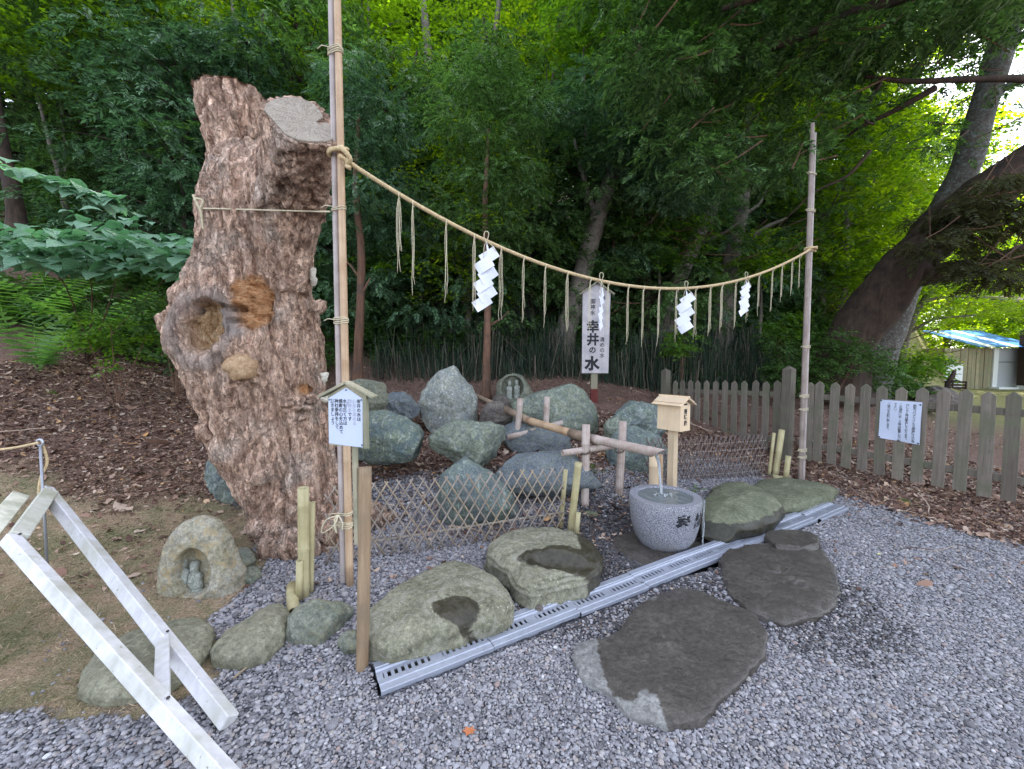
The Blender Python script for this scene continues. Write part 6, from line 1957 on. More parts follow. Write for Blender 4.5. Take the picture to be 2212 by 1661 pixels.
# maples and taller trees over and behind them
for u, y, s, key in [(930, 12.2, 1.0, 'maple_b'), (1040, 13.5, 1.1, 'maple_b'), (800, 13.5, 1.1, 'maple_a'), (380, 13.5, 1.2, 'maple_b'), (250, 15.5, 1.3, 'maple_a'), (600, 14.5, 1.2, 'maple_a'), (480, 16.0, 1.3, 'maple_b'), (90, 14.5, 1.2, 'maple_a'),
                     (1300, 14.0, 1.15, 'maple_a'), (1440, 15.0, 1.1, 'maple_b'), (1560, 14.5, 1.0, 'maple_a'), (1180, 15.5, 1.2, 'maple_a'), (1680, 15.5, 1.0, 'maple_b'), (-80, 11.5, 1.2, 'maple_a')]:
    plant_tree(key, (u - CX) / FPX * y, y, s, tr.rand() * 6.28)
for k, (u, y, s) in enumerate([(-60, 17, 1), (90, 20, 1.1), (240, 18, 1.1), (400, 21, 1.1), (560, 19, 1), (700, 17, 1.1), (850, 20, 1.15), (1000, 18, 1.1), (1130, 21, 1.2), (1280, 19, 1.1), (1420, 21, 1.2), (1560, 19, 1.1), (1700, 22, 1.1),
                               (160, 26, 1.3), (480, 27, 1.3), (780, 26, 1.3), (1060, 27, 1.4), (1360, 27, 1.4), (1640, 28, 1.4), (-200, 22, 1.3), (330, 33, 1.5), (930, 34, 1.6), (1500, 34, 1.6)]):
    key = ['broad_a', 'broad_b', 'yew_c', 'broad_c', 'broad_a'][k % 5]
    plant_tree(key, (u - CX) / FPX * y, y, s, tr.rand() * 6.28)
RU = {}
def right_label(key, u, y):
    l_ = right_label0(key, u, y); RU[l_] = RU.get(l_, 0) + 1
    return l_ if RU[l_] == 1 else l_.replace(', ', ', the deeper one, ')
def right_label0(key, u, y):
    sp_ = {'maple_a': 'green maple', 'maple_b': 'light yellow green maple', 'broad_c': 'bright broadleaf tree', 'yew_c': 'dark conifer', 'broad_a': 'dense green tree', 'broad_b': 'yellow green tree'}[key]
    wh = 'right of the right pole' if u < 1830 else ('behind the great yew trunk' if u < 1940 else ('above the fence notice' if u < 2010 else ('left of the shed roof' if u < 2100 else ('above the shed roof' if u < 2200 else 'beyond the right edge'))))
    return sp_ + ' ' + wh + (', close to the fence' if y < 16 else (', in the middle distance' if y < 26 else ', far off'))
# low maples and bushes behind the fence at the right, layered sprays of light leaves
for u, y, s, key, dz in [(1770, 12.0, .9, 'maple_a', -1.0), (1850, 14.0, 1.0, 'maple_b', -1.0), (1890, 12.8, .8, 'maple_b', -.9), (2450, 14.0, 1.0, 'maple_a', .3), (1900, 17.5, 1.1, 'maple_b', -.5),
                         (1800, 19, 1.2, 'broad_c', -1.5), (1930, 23, 1.2, 'broad_c', -1.5), (1740, 18.5, 1.3, 'yew_c', -.5), (2050, 27, 1.2, 'broad_c', -1), (2230, 30, 1.2, 'broad_a', -1), (2330, 22, 1.1, 'broad_c', -1), (2120, 42, 1.6, 'broad_a', -2), (2260, 44, 1.5, 'broad_b', -2), (1960, 40, 1.5, 'broad_c', -3), (2400, 34, 1.3, 'broad_a', 0)]:
    plant_tree(key, (u - CX) / FPX * y, y, s, tr.rand() * 6.28, dz, right_label(key, u, y),
               'trees beyond the fence' if key != 'yew_c' else None, )

# ------------------------------------------------------------------ trees with trunks one can follow
def own_tree(name, label, cat, stem, radii, bark, crownkey=None, cat_off=(0, 0, -2), cs=1.0, branches=(), group=None, seg=16, nz=.08, root_flare=True):
    stem = np.array(stem, float); r = thing(name, stem[0], label, cat, group)
    q = spline(stem, 40); rad = np.interp(np.linspace(0, 1, 40), np.linspace(0, 1, len(radii)), radii)
    if root_flare: rad = rad * (1 + .45 * np.exp(-np.linspace(0, 1, 40) * 22))
    V, F = tube(q, rad, seg)
    V = V + (V - np.repeat(q, seg, 0)) * (fbm(V * np.array([6, 6, 1.5]), int(stem[0][0] * 7) % 50, 3) * nz * 2.2)[:, None]
    part('trunk', (V, F), M[bark], r, True)
    for pts, rr_ in branches:
        pts = spline(pts, 22); V, F = tube(pts, np.linspace(rr_[0], rr_[1], 22), 9)
        V = V + fbm(V * 4, 9, 2)[:, None] * rr_[0] * .3
        part('branch', (V, F), M[bark], r, True)
    if crownkey:
        o = new_obj('crown', LIB[crownkey][1], r); o.location = tuple(stem[-1] - stem[0] + np.array(cat_off)); o.scale = (cs, cs, cs)
    return r
def PT(l): return [P(*a) for a in l]
own_tree('leaning_tree', 'pale trunk leaning to the right, rising behind the tall sign', 'tree', PT([(1205, 800, 9.0), (1228, 700, 9.1), (1256, 600, 9.2), (1288, 480, 9.3), (1322, 380, 9.5), (1352, 290, 9.8), (1400, 150, 10.2), (1440, 0, 10.6), (1470, -150, 11)]),
         [.25, .23, .21, .2, .17, .15, .13, .1, .06], 'trunk_grey', 'broad_a', (0, 0, -8), 1.0, [(PT([(1290, 480, 9.3), (1262, 390, 9.2), (1240, 300, 9.0)]), (.07, .03))])
own_tree('leaning_tree', 'grey trunk leaning right between the tall sign and the right pole', 'tree', PT([(1425, 760, 10.2), (1455, 640, 10.4), (1498, 530, 10.6), (1548, 430, 10.9), (1600, 350, 11.2), (1680, 200, 11.8), (1740, 40, 12.3)]), [.24, .2, .18, .17, .15, .1, .06], 'trunk_grey', 'maple_a', (0, 0, -5), 1.1,
         [(PT([(1500, 530, 10.6), (1560, 505, 10.2), (1610, 470, 10.0)]), (.06, .02))])
own_tree('forked_tree', 'thick grey trunk just left of the right pole, behind the fence', 'tree', PT([(1555, 790, 10.6), (1565, 660, 10.7), (1583, 540, 10.8), (1602, 440, 11), (1612, 340, 11.1), (1625, 180, 11.6)]), [.3, .26, .22, .18, .14, .08], 'trunk_grey', 'maple_b', (0, 0, -4), 1.0,
         [(PT([(1580, 560, 10.8), (1640, 500, 10.9), (1700, 470, 11)]), (.09, .03)), (PT([(1598, 470, 10.8), (1640, 440, 10.9), (1660, 400, 11)]), (.06, .02))])
own_tree('bare_trunk', 'straight reddish bare trunk left of the first paper streamer, behind the rocks', 'tree', PT([(772, 826, 7.2), (775, 740, 7.2), (779, 640, 7.22), (780, 540, 7.25), (768, 400, 7.4), (775, 250, 7.6)]), [.085, .08, .072, .065, .05, .03], 'trunk_brown', 'yew_b', (0, 0, -2.5), .6,
         [(PT([(779, 640, 7.2), (800, 600, 7.2)]), (.03, .012)), (PT([(778, 600, 7.2), (745, 560, 7.3)]), (.03, .012))])
own_tree('bare_trunk', 'slim smooth brown trunk directly below the first paper streamer', 'tree', PT([(1050, 862, 6.95), (1051, 780, 6.95), (1053, 690, 7.0), (1053, 600, 7.0), (1048, 440, 7.1), (1055, 280, 7.3)]), [.07, .068, .062, .055, .045, .03], 'trunk_brown', 'yew_a', (0, 0, -2.2), .5,
         [(PT([(1053, 705, 7), (1080, 690, 7), (1100, 672, 6.9)]), (.025, .012)), (PT([(1052, 640, 7), (1028, 615, 7)]), (.02, .01))])
own_tree('mossy_trunk', 'grey brown trunk at the left edge above the large leaved shrub', 'tree', PT([(40, 500, 8.2), (30, 430, 8.2), (10, 350, 8.3), (-8, 250, 8.4), (-30, 100, 8.6), (-60, -60, 8.8)]), [.15, .13, .12, .11, .1, .08], 'trunk_dark', 'maple_a', (0, 0, -4), 1.0)
own_tree('thin_trunk', 'thin dark trunk left of the big stump, behind the shrub', 'tree', PT([(145, 470, 9.5), (128, 380, 9.5), (105, 300, 9.6), (80, 200, 9.8)]), [.06, .05, .04, .025], 'trunk_grey', None)
for k, (a, b, c, w, lab) in enumerate([((640, 330), (622, 160), (590, 0), .13, 'grey trunk rising above the left limb of the stump'), ((560, 260), (520, 120), (500, -10), .09, 'dark trunk against the sky patch, above left of the stump'),
                                       ((930, 240), (925, 120), (912, -20), .16, 'grey trunk right of the tall bamboo pole at the top edge'), ((1075, 260), (1068, 120), (1080, -20), .12, 'trunk showing between leaves above the first streamer'),
                                       ((1630, 300), (1650, 100), (1660, -40), .12, 'dark trunk under the overhanging yew foliage'), ((180, 260), (165, 120), (150, -20), .12, 'pale trunk at the upper left corner')]):
    y = 12.0 + k * .4; own_tree('wood_trunk', lab, 'tree', [np.array([P(*a, y)[0], y, float(terr(P(*a, y)[0], y)) - .1]), P(*a, y), P(*b, y + .1), P(*c, y + .3)], [w * 1.3, w, w * .85, w * .6], 'trunk_grey')

# the great yew leaning in from the right, with the foliage it hangs over the place
yb = P(1800, 850, 8.3)
stem = PT([(1800, 860, 8.2), (1815, 790, 8.1), (1855, 705, 7.9), (1925, 612, 7.7), (2005, 522, 7.5), (2100, 440, 7.2), (2200, 370, 7.0), (2330, 280, 6.7), (2460, 170, 6.5), (2560, 0, 6.3)])
def sub(a, b, ya, yb_, n=3): return PT([(a[0] + (b[0] - a[0]) * t_, a[1] + (b[1] - a[1]) * t_ + (8 if 0 < t_ < 1 else 0), ya + (yb_ - ya) * t_) for t_ in np.linspace(0, 1, n)])
yt = own_tree('great_yew', 'huge dark trunk leaning right with foliage hanging over the fence and spring', 'yew', stem, [.46, .43, .41, .39, .37, .34, .32, .29, .25, .2], 'trunk_dark', None, branches=[
    (PT([(1975, 595, 7.5), (2080, 580, 7.2), (2212, 545, 6.8), (2330, 520, 6.5)]), (.2, .1)),
    (PT([(2400, 230, 6.4), (2250, 175, 6.2), (2080, 172, 6.1), (1960, 175, 6.0), (1870, 165, 6.0)]), (.06, .025)),
    (PT([(2480, 60, 6.2), (2200, -60, 5.6), (1900, 10, 5.4), (1700, 90, 5.6), (1500, 150, 6.0)]), (.12, .03)),
    (PT([(2020, 190, 6.0), (1930, 240, 6.2), (1850, 280, 6.5), (1790, 330, 7.0)]), (.05, .012)),
    (PT([(2500, -60, 5.6), (2150, -180, 4.8), (1800, -60, 4.8), (1560, 20, 5.2)]), (.1, .03)),
    (PT([(1900, 180, 6.0), (1870, 235, 6.0), (1872, 262, 6.0), (1890, 268, 6.0)]), (.035, .012)),
    (PT([(1880, 325, 6.8), (1830, 380, 6.9), (1760, 415, 7.0), (1700, 470, 7.2)]), (.03, .01))], seg=32, nz=.14)
own = own_tree('lichened_tree', 'lichen spotted trunk rising to the upper right, behind the great yew', 'tree', PT([(1860, 850, 9.2), (1915, 720, 8.9), (1965, 590, 8.6), (2030, 470, 8.4), (2085, 360, 8.2), (2120, 240, 8.0), (2160, 110, 7.8), (2190, 0, 7.6), (2240, -150, 7.4)]),
               [.36, .30, .27, .25, .23, .21, .2, .19, .17], 'trunk_lichen', 'broad_a', (0, 0, -3), .8, branches=[(PT([(2120, 240, 8), (2170, 190, 7.8), (2212, 175, 7.6)]), (.08, .05))])
def foliage_region(name, poly, y0, y1, npad, rad, n_per, mat, tm, root, scale=1.0, droop=.35, seed=0, holes=(), label=None):
    """pads of foliage on a tree's outer limbs, inside the part of space they fill"""
    r = np.random.RandomState(seed); C = []; pl = np.array(poly, float)
    while len(C) < npad:
        u = r.uniform(pl[:, 0].min(), pl[:, 0].max()); v = r.uniform(pl[:, 1].min(), pl[:, 1].max())
        if not in_poly(np.array([u]), np.array([v]), poly)[0]: continue
        if any(((u - a) / b) ** 2 + ((v - c) / d) ** 2 < 1 for a, c, b, d in holes): continue
        C.append(P(u, v, r.uniform(y0, y1)))
    C = np.array(C); V, F = pads(C, rad * (.6 + .8 * r.rand(len(C))), n_per, tm, scale, droop, r=r)
    loc = np.array(root.location)
    o = mk(name, V - loc, F, mat, root); 
    tw_ = MB()
    for c in C[::1]:
        d = r.randn(3) * .25 + np.array([.5, .1, .25]); tw_.add(tube(spline([c + d * 1.1, c + d * .5 + [0, 0, -.03], c], 5), [.012, .01, .008, .006, .004], 4, False))
    V, F = tw_.out(); o2 = mk('twigs', V - loc, F, M['trunk_brown'], root); o2['kind'] = 'stuff'
    return o
foliage_region('crown', [(1310, 60), (1450, -40), (1850, -60), (2260, -60), (2260, 40), (1960, 120), (1860, 210), (1780, 330), (1640, 400), (1480, 360), (1340, 250)], 5.2, 7.0, 105, .40, 230, M['yew'], TY, yt, .82, .35, 5, [(2120, 130, 90, 60), (1640, 250, 14, 20)])
foliage_region('crown', [(1280, 160), (1420, 180), (1560, 330), (1500, 420), (1380, 400), (1290, 300), (1180, 240)], 7.5, 9.2, 55, .5, 150, M['yew_blue'], TY, yt, .95, .35, 6, [(1300, 260, 36, 26), (1268, 400, 20, 60)])
foliage_region('crown', [(2000, 470), (2080, 420), (2200, 360), (2280, 340), (2280, 590), (2180, 600), (2060, 590), (1990, 540)], 5.6, 6.6, 46, .32, 330, M['yew_brown'], TY, yt, .75, .4, 7)
foliage_region('crown', [(1880, 0), (2020, -40), (2200, -40), (2240, 200), (2100, 260), (1960, 330), (1900, 300), (1960, 120)], 6.4, 8.5, 16, .36, 110, M['yew'], TY, yt, .9, .3, 8)
foliage_region('crown', [(1300, -90), (2300, -120), (2500, -260), (1300, -260)], 4.2, 6.5, 50, .6, 120, M['yew'], TY, yt, 1.0, .3, 18)  # unseen crown pads added above the view to block the sun
foliage_region('crown', [(1240, 700), (1340, 560), (1330, 620), (1290, 720)], 8.6, 9.3, 6, .3, 100, M['yew'], TY, yt, .8, .4, 28)

for k_, (cu, cv, ru, rv_, yy, tm_, mt_) in enumerate([(470, 110, 160, 90, 11.5, TM, 'maple_bright'), (330, 170, 130, 70, 10.8, TM, 'maple'), (640, 170, 110, 80, 11.2, TM, 'maple'), (830, 200, 100, 90, 10.5, TB, 'maple'), (1180, 120, 130, 90, 10.8, TM, 'maple_bright'),
                                                     (1260, 60, 90, 60, 9.5, TB, 'broad'), (120, 120, 140, 90, 10.5, TB, 'maple'), (1420, 520, 90, 60, 9.8, TB, 'broad'), (1640, 560, 80, 60, 10.2, TB, 'maple'), (900, 560, 120, 40, 9.2, TB, 'broad')]):
    an = np.linspace(0, 6.28, 14)[:-1]; top = [(cu + ru * math.cos(a), cv + rv_ * math.sin(a)) for a in an]
    b0 = P(cu, cv, yy + .4); g0 = np.array([b0[0], yy + .4, float(terr(b0[0], yy + .4)) - .1])
    ot = own_tree('young_tree', 'slender young tree with light leaves ' + ['left of and above the stump', 'over the leafy branch at the left', 'behind the gap between stump and tall pole', 'just right of the tall bamboo pole', 'above the cracked boulder near the top edge', 'at the top edge above the tall sign', 'in the upper left corner', 'low behind the third paper streamer', 'low behind the last paper streamer', 'low behind the first straw tassels'][k_], 'tree', [g0, (g0 + b0) / 2 + [.1, 0, 0], b0], [.05, .04, .015], 'trunk_grey', seg=8)
    foliage_region('crown', top, yy - .5, yy + .6, 26, .42, 62, M[mt_], tm_, ot, 1.05, .12, 60 + k_)

# bright maple sprays catching the light in front of the yews, above the spring
mb = plant_tree('maple_b', -1.1, 9.4, .8, .4, 0, 'bright yellow green young maple rising above the dark yews at the centre top', None)
foliage_region('crown', [(940, 160), (1010, 85), (1050, 150), (1120, 190), (1190, 215), (1160, 300), (1060, 340), (960, 330), (900, 260)], 8.0, 8.8, 34, .45, 85, M['maple_bright'], TM, mb, 1.0, .1, 9)
mb.location = mb.location
mc = own_tree('maple_tree', 'layered light green maple hanging in front of the blue roofed shed', 'maple', PT([(1945, 850, 11.4), (1950, 760, 11.3), (1975, 680, 11.0), (2030, 610, 10.7), (2100, 560, 10.5)]), [.12, .1, .08, .06, .03], 'trunk_grey', branches=[(PT([(1960, 720, 11.2), (2020, 690, 10.8), (2110, 680, 10.4)]), (.05, .015)), (PT([(1990, 650, 10.9), (2080, 640, 10.6), (2200, 650, 10.4)]), (.05, .015))])
foliage_region('crown', [(1850, 600), (1980, 560), (2212, 600), (2280, 640), (2280, 690), (2200, 690), (2100, 690), (2030, 690), (2005, 775), (1930, 790), (1850, 760)], 9.2, 11.5, 60, .5, 80, M['maple_bright'], TM, mc, 1.0, .12, 10, [(2155, 745, 100, 62)])
md = plant_tree('broad_c', P(1820, 400, 12)[0], 12.0, .75, 2.4, -.8, 'sunlit yellow green tree between the right pole and the great yew', None)
foliage_region('crown', [(1745, 300), (1800, 220), (1860, 190), (1950, 240), (1960, 330), (1990, 420), (1930, 560), (1840, 640), (1745, 640)], 9.5, 11.5, 80, .55, 60, M['maple_bright'], TB, md, 1.25, .2, 11, [(1770, 300, 26, 40), (1930, 480, 14, 20)])

gap = own
foliage_region('crown', [(1850, 230), (1960, 60), (2240, -40), (2260, 330), (2120, 420), (1990, 430), (1900, 360)], 9.5, 13, 34, .42, 40, M['broad'], TB, gap, 1.15, .2, 12)
foliage_region('crown', [(1960, 100), (2240, 0), (2260, 300), (2060, 330)], 7, 9, 11, .33, 60, M['yew'], TY, yt, .9, .35, 13)

# ------------------------------------------------------------------ undergrowth
def scatter_cover(name, label, n, region, mat, tm, sc, seed, zoff=.1):
    r = np.random.RandomState(seed); x0, x1, y0, y1 = region
    x = r.uniform(x0, x1, n * 3); y = y0 + (y1 - y0) * r.rand(n * 3) ** 1.3
    u, v = to_px(np.stack([x, y, terr(x, y)], -1)); k = (u > -80) & (u < 2300) & (v > 300)
    nz = fbm(np.stack([x * .7, y * .7, 0 * x], -1), seed, 3); k &= (nz > -.25)
    x, y, nz = x[k][:n], y[k][:n], nz[k][:n]
    z = terr_n(x, y) + zoff * (.3 + r.rand(len(x))) * (1 + nz)
    V, F = place(tm, np.stack([x, y, z], 1), r.rand(len(x)) * 6.28, r.randn(len(x)) * .35 - .15, r.randn(len(x)) * .3, sc * (.7 + .7 * r.rand(len(x))))
    o = mk(name, V, F, mat); tag(o, label, None, None, 'stuff'); return o
scatter_cover('ground_cover', 'dark leafy undergrowth on the wooded slope', 26000, (-14, 9.5, 8.9, 17), M['cover'], TB, 1.0, 3, .45)
scatter_cover('ground_cover', 'leafy herbs under the large leaved shrub on the left slope', 3200, (-11, -3.6, 6.3, 9.5), M['cover'], TB, .8, 4, .2)

# dark horsetail stems along the foot of the bank
r = np.random.RandomState(12); n = 9000
x = r.uniform(-3.0, 6.8, n); y = 8.0 + r.rand(n) * 1.9 + .12 * x * (x > 0)
u, v = to_px(np.stack([x, y, terr(x, y)], -1)); k = (u > 730) & (u < 1790); x, y = x[k], y[k]
dens = sstep(740, 1250, u[k]) * .75 + .25; kk = r.rand(len(x)) < dens; x, y = x[kk], y[kk]; n = len(x)
h = (.3 + .75 * r.rand(n)) * (.8 + .9 * fbm(np.stack([x * 1.8, y * 1.8, 0 * x], -1), 8, 4)) * (1 + .25 * sstep(1, 3, x)); w = .005 + .004 * r.rand(n); z = terr(x, y) - .02
bent = r.rand(n) < .12
lx, ly = r.randn(n) * np.where(bent, .5, .09), r.randn(n) * .08
V = np.zeros((n, 6, 3)); 
for j in range(3):
    a = j * 2.094 + r.rand(n) * 2
    V[:, j] = np.stack([x + w * np.cos(a), y + w * np.sin(a), z], 1); V[:, 3 + j] = np.stack([x + lx * h + w * .7 * np.cos(a), y + ly * h + w * .7 * np.sin(a), z + h], 1)
b = (np.arange(n) * 6)[:, None, None]; F = (np.array([[0, 1, 4, 3], [1, 2, 5, 4], [2, 0, 3, 5]])[None] + b).reshape(-1, 4)
t = NT('horsetail'); g_ = t.node('ShaderNodeNewGeometry')
c = t.ramp(g_.outputs['Random Per Island'], [(0, (.012, .028, .018)), (.5, (.025, .05, .03)), (.75, (.05, .085, .045)), (.88, (.12, .10, .075)), (1, (.24, .20, .16))])
M['horsetail'] = t.set(c, .6, .3)
tag(mk('horsetail', V.reshape(-1, 3), F, M['horsetail']), 'dense stand of dark horsetail stems along the foot of the bank', None, None, 'stuff')

# ferns
def frond(L, width, npair, curl):
    V = []; F = []; sp_ = []
    P0 = []
    for k in range(npair + 1):
        s = k / npair; P0.append((L * s * (1 - .12 * s * s), 0, L * (.85 * s - (curl + .15) * s * s)))
    P0 = np.array(P0)
    for k in range(2, npair):
        s = k / npair; w = width * math.sin(math.pi * min(1, s * .9 + .12)) ** .8 * (1 - .2 * s)
        d = P0[k + 1] - P0[k]
        for sg_ in (-1, 1):
            b = P0[k]; tip = b + np.array([.25 * w, sg_ * w, -.12 * w]); nx_ = np.array([L / npair * .36, 0, .0]); i = len(V)
            mid = (b + tip) / 2 + [0, 0, .02 * w]
            V += [b - nx_ * .8, b + nx_ * .8, mid + nx_ * .9, mid - nx_ * .9, tip]; F += [[i, i + 1, i + 2, i + 3], [i + 3, i + 2, i + 4]]
    i = len(V)
    for k in range(npair): 
        a, b = P0[k], P0[k + 1]; V += [a + [0, .004, 0], a - [0, .004, 0], b - [0, .003, 0], b + [0, .003, 0]]; F += [[i, i + 1, i + 2, i + 3]]; i += 4
    return np.array(V), F
def fern_mesh(L, w, npair, curl, mat):
    V, F = frond(L, w, npair, curl); o = mk('frond', V, F, mat); me = o.data; bpy.data.objects.remove(o); return me
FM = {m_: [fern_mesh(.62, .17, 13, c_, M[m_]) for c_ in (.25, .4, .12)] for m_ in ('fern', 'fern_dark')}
def fern(x, y, s, n, mk_, label, group, z=None, spread=1.0, seed=0):
    r = np.random.RandomState(seed); root = thing('fern', (x, y, float(terr(x, y)) if z is None else z), label, 'fern', group)
    root.scale = (s, s, s)
    for k in range(n):
        f = new_obj('frond', FM[mk_][k % 3], root); f.rotation_euler = (r.randn() * .15, -.25 * r.rand() - (.45 if spread < 1 else .0), k * 6.283 / n + r.randn() * .25)
        q = .8 + .4 * r.rand(); f.scale = (q, q, q)
GF_ = 'ferns on the left slope'
for u, v, y, s, n, sp_, lab in [(85, 795, 4.7, 1.3, 10, .6, 'upright pale fern standing alone in the brown litter'), (15, 680, 5.0, 1.8, 10, 1, 'large fern at the left edge under the big leaves'), (230, 715, 5.2, 1.55, 10, 1, 'arching fern in the middle of the left undergrowth'),
                                (345, 700, 5.6, 1.3, 8, 1, 'fern nearest the stump on the left slope'), (110, 640, 5.9, 1.4, 9, 1, 'fern half hidden under the large leaved shrub')]:
    p = P(u, v, y); p = T(u, v + 12 if v > 780 else v + 30); fern(p[0], p[1], s * p[1] / y, n, 'fern', lab, GF_, None, sp_, int(u))
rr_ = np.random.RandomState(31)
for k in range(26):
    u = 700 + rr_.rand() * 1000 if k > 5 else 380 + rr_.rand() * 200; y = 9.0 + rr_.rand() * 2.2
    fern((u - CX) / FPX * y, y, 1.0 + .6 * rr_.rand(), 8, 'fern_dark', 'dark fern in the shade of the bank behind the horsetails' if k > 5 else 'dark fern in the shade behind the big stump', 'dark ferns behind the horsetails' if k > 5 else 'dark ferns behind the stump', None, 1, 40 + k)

# large leaved shrub at the left, every leaf a piece of its own
def big_leaf(seed):
    r = np.random.RandomState(seed); V = []; F = []
    prof_ = [(0, .02), (.12, .30), (.3, .44), (.5, .46), (.68, .36), (.80, .20), (.9, .09), (1.0, .0)]
    for k, (s, w) in enumerate(prof_):
        zc = .10 * math.sin(s * 3) - .30 * s * s
        for q in (-1, -.5, 0, .5, 1): V.append((s, w * q * (1 + .06 * r.randn()), zc + .10 * abs(q) * w + .012 * r.randn()))
    for k in range(len(prof_) - 1):
        for q in range(4): i = k * 5 + q; F.append([i, i + 5, i + 6, i + 1])
    o = mk('leaf', np.array(V), F, M['bigleaf'], None, True); me = o.data; bpy.data.objects.remove(o); return me
BLM = [big_leaf(k) for k in range(3)]
def leafy(root, pts, sizes, yaws, seed):
    r = np.random.RandomState(seed); loc = np.array(root.location)
    for k, (p, s, yw) in enumerate(zip(pts, sizes, yaws)):
        o = new_obj('leaf', BLM[k % 3], root); o.location = tuple(p - loc); o.scale = (s, s, s); o.rotation_euler = (r.randn() * .2, .16 + r.randn() * .16, yw)
r = np.random.RandomState(77)
sh = thing('large_leaved_shrub', P(180, 640, 5.6), 'shrub with broad blue green leaves spread level beside the stump', 'shrub')
pts = []; sizes = []; yaws = []
for (ua, ub, va, vb, ya, yb_, n) in ((-20, 430, 485, 580, 4.5, 5.5, 300), (150, 330, 440, 490, 5.2, 5.8, 30), (-30, 140, 480, 560, 4.4, 5.0, 40)):
    for _ in range(n):
        u = r.uniform(ua, ub); f = (u - ua) / (ub - ua); v = r.uniform(va, vb) + 25 * f; y = r.uniform(ya, yb_)
        if v < 500 and ub == 430 and r.rand() < .6: v += 40
        pts.append(P(u, v, y)); sizes.append(.14 + .10 * r.rand()); yaws.append(-math.pi / 2 + r.randn() * 1.1)
leafy(sh, pts, sizes, yaws, 1)
m = MB(); base = P(180, 660, 5.9); base[2] = terr(base[0], base[1])
for k in range(0, len(pts), 120):
    c = pts[k]; mid = (base + c) / 2 + [0, .1, .15]; m.add(tube(spline([base, mid, c + (c - mid) * .0], 8), np.linspace(.012, .003, 8), 5, False))
V, F = m.out(); o = mk('stems', V - np.array(sh.location), F, M['trunk_brown'], sh, True)
br2 = thing('leafy_branch', P(-60, 350, 4.2), 'leafy branch reaching in from the left edge above the shrub', 'branch')
line = spline([P(-80, 330, 4.1), P(20, 360, 4.15), P(120, 398, 4.2), P(200, 425, 4.3), P(268, 448, 4.4)], 46)
part('stem', tube(line, np.linspace(.012, .003, 46), 6), M['trunk_brown'], br2, True)
pts = []; sizes = []; yaws = []
for k in range(58):
    q = line[r.randint(0, 46)]; s = -1 if k % 2 else 1
    pts.append(q + [r.randn() * .05, s * .03 - .05, r.randn() * .03 + .01]); sizes.append(.13 + .07 * r.rand()); yaws.append((-.7 if s < 0 else .7) * (1 + r.rand()) + r.randn() * .3)
leafy(br2, pts, sizes, yaws, 2)

# shrubs by the yew foot and small herbs
def bush(u, v, y, rad, n, mat, label, seed, tm=TB, sc=.7):
    c = P(u, v, y); c[2] = max(c[2], terr(c[0], c[1])) ; g0 = np.array([c[0], c[1], float(terr(c[0], c[1]))])
    root = thing('shrub', g0, label, 'shrub'); r = np.random.RandomState(seed)
    C = c + r.randn(9, 3) * rad * .45; V, F = pads(C, np.full(9, rad * .6), n / 9 / (rad * .6) ** 2, tm, sc, .2, .6, r)
    mk('foliage', V - g0, F, mat, root); mm = MB()
    for q in C[:4]: mm.add(tube([g0 - [0, 0, .05], (g0 + q) / 2 + [0, 0, .03], q], [.006, .005, .003], 5, False))
    V, F = mm.out(); mk('stems', V - g0, F, M['trunk_brown'], root)
bush(1790, 760, 7.2, .55, 700, M['cover'], 'small leaved shrub at the foot of the great yew, right of the pole', 1, TB, .5)
bush(1700, 770, 7.6, .4, 360, M['cover'], 'leafy shrub between the fence post and the pole', 2, TB, .6)
bush(1880, 800, 8.2, .5, 420, M['cover'], 'dark shrub behind the fence just left of the notice', 3, TB, .6)
bush(1700, 700, 8.0, .25, 90, M['broad'], 'fresh green sapling leaves left of the right pole', 4, TB, .8)
bush(1475, 745, 7.9, .22, 90, M['broad'], 'fresh green leaves in front of the horsetails above the fence', 5, TB, .8)
bush(1965, 800, 10.5, .45, 300, M['broad'], 'light bush before the shed, beyond the notice', 6, TB, .9)
bush(375, 690, 5.6, .35, 200, M['cover'], 'low herb patch left of the stump hollow', 7, TB, .75)
bush(245, 735, 5.0, .25, 120, M['broad'], 'small herb clump at the edge of the brown litter', 8, TB, .7)
for k, (u, v, lab) in enumerate([(118, 855, 'tiny seedling in the brown litter on the left'), (1500, 1065, 'tiny seedling at the back rim of the basin'), (1290, 1000 + 20, 'tiny seedling between the trestle and the green boulder'), (1960, 1090, 'tiny weed by the small flat step stone')]):
    p = T(u, v); V, F = place(TB, p + np.random.RandomState(k).randn(6, 3) * .02 + [0, 0, .03], np.random.RandomState(k).rand(6) * 6.28, np.zeros(6) - .3, np.zeros(6), np.full(6, .28))
    o = mk('seedling', V, F, M['broad']); tag(o, lab, 'seedling')

# ------------------------------------------------------------------ shed and hall at the far right
SYD = 19.5
M['plank'] = mat_wood('old_plank', (.26, .22, .15), (.38, .33, .24), (9, 9, .8), .85, (.22, .22, .15), bs=.4)
M['blue_roof'] = mat_plain('blue_sheet_roof', (.05, .20, .60), .35, .5, 0, .08)
M['pale_roof'] = mat_plain('white_sheet_roof', (.72, .74, .78), .35, .5, 0, .05)
M['grey_panel'] = mat_plain('grey_panel', (.42, .42, .48), .5, .4, 0, .05)
M['frame_white'] = mat_plain('white_frame', (.72, .72, .76), .5, .4, 0, .04)
M['hall'] = mat_wood('dark_hall_wood', (.035, .02, .016), (.06, .035, .028), (8, 8, 1), .7, bs=.2)
sd0 = P(2090, 838, SYD); gz = .22
shd = thing('shed', (sd0[0], SYD, gz), 'old plank shed with a blue and white sheet roof, far right', 'shed')
xr = P(2086, 800, SYD)[0]
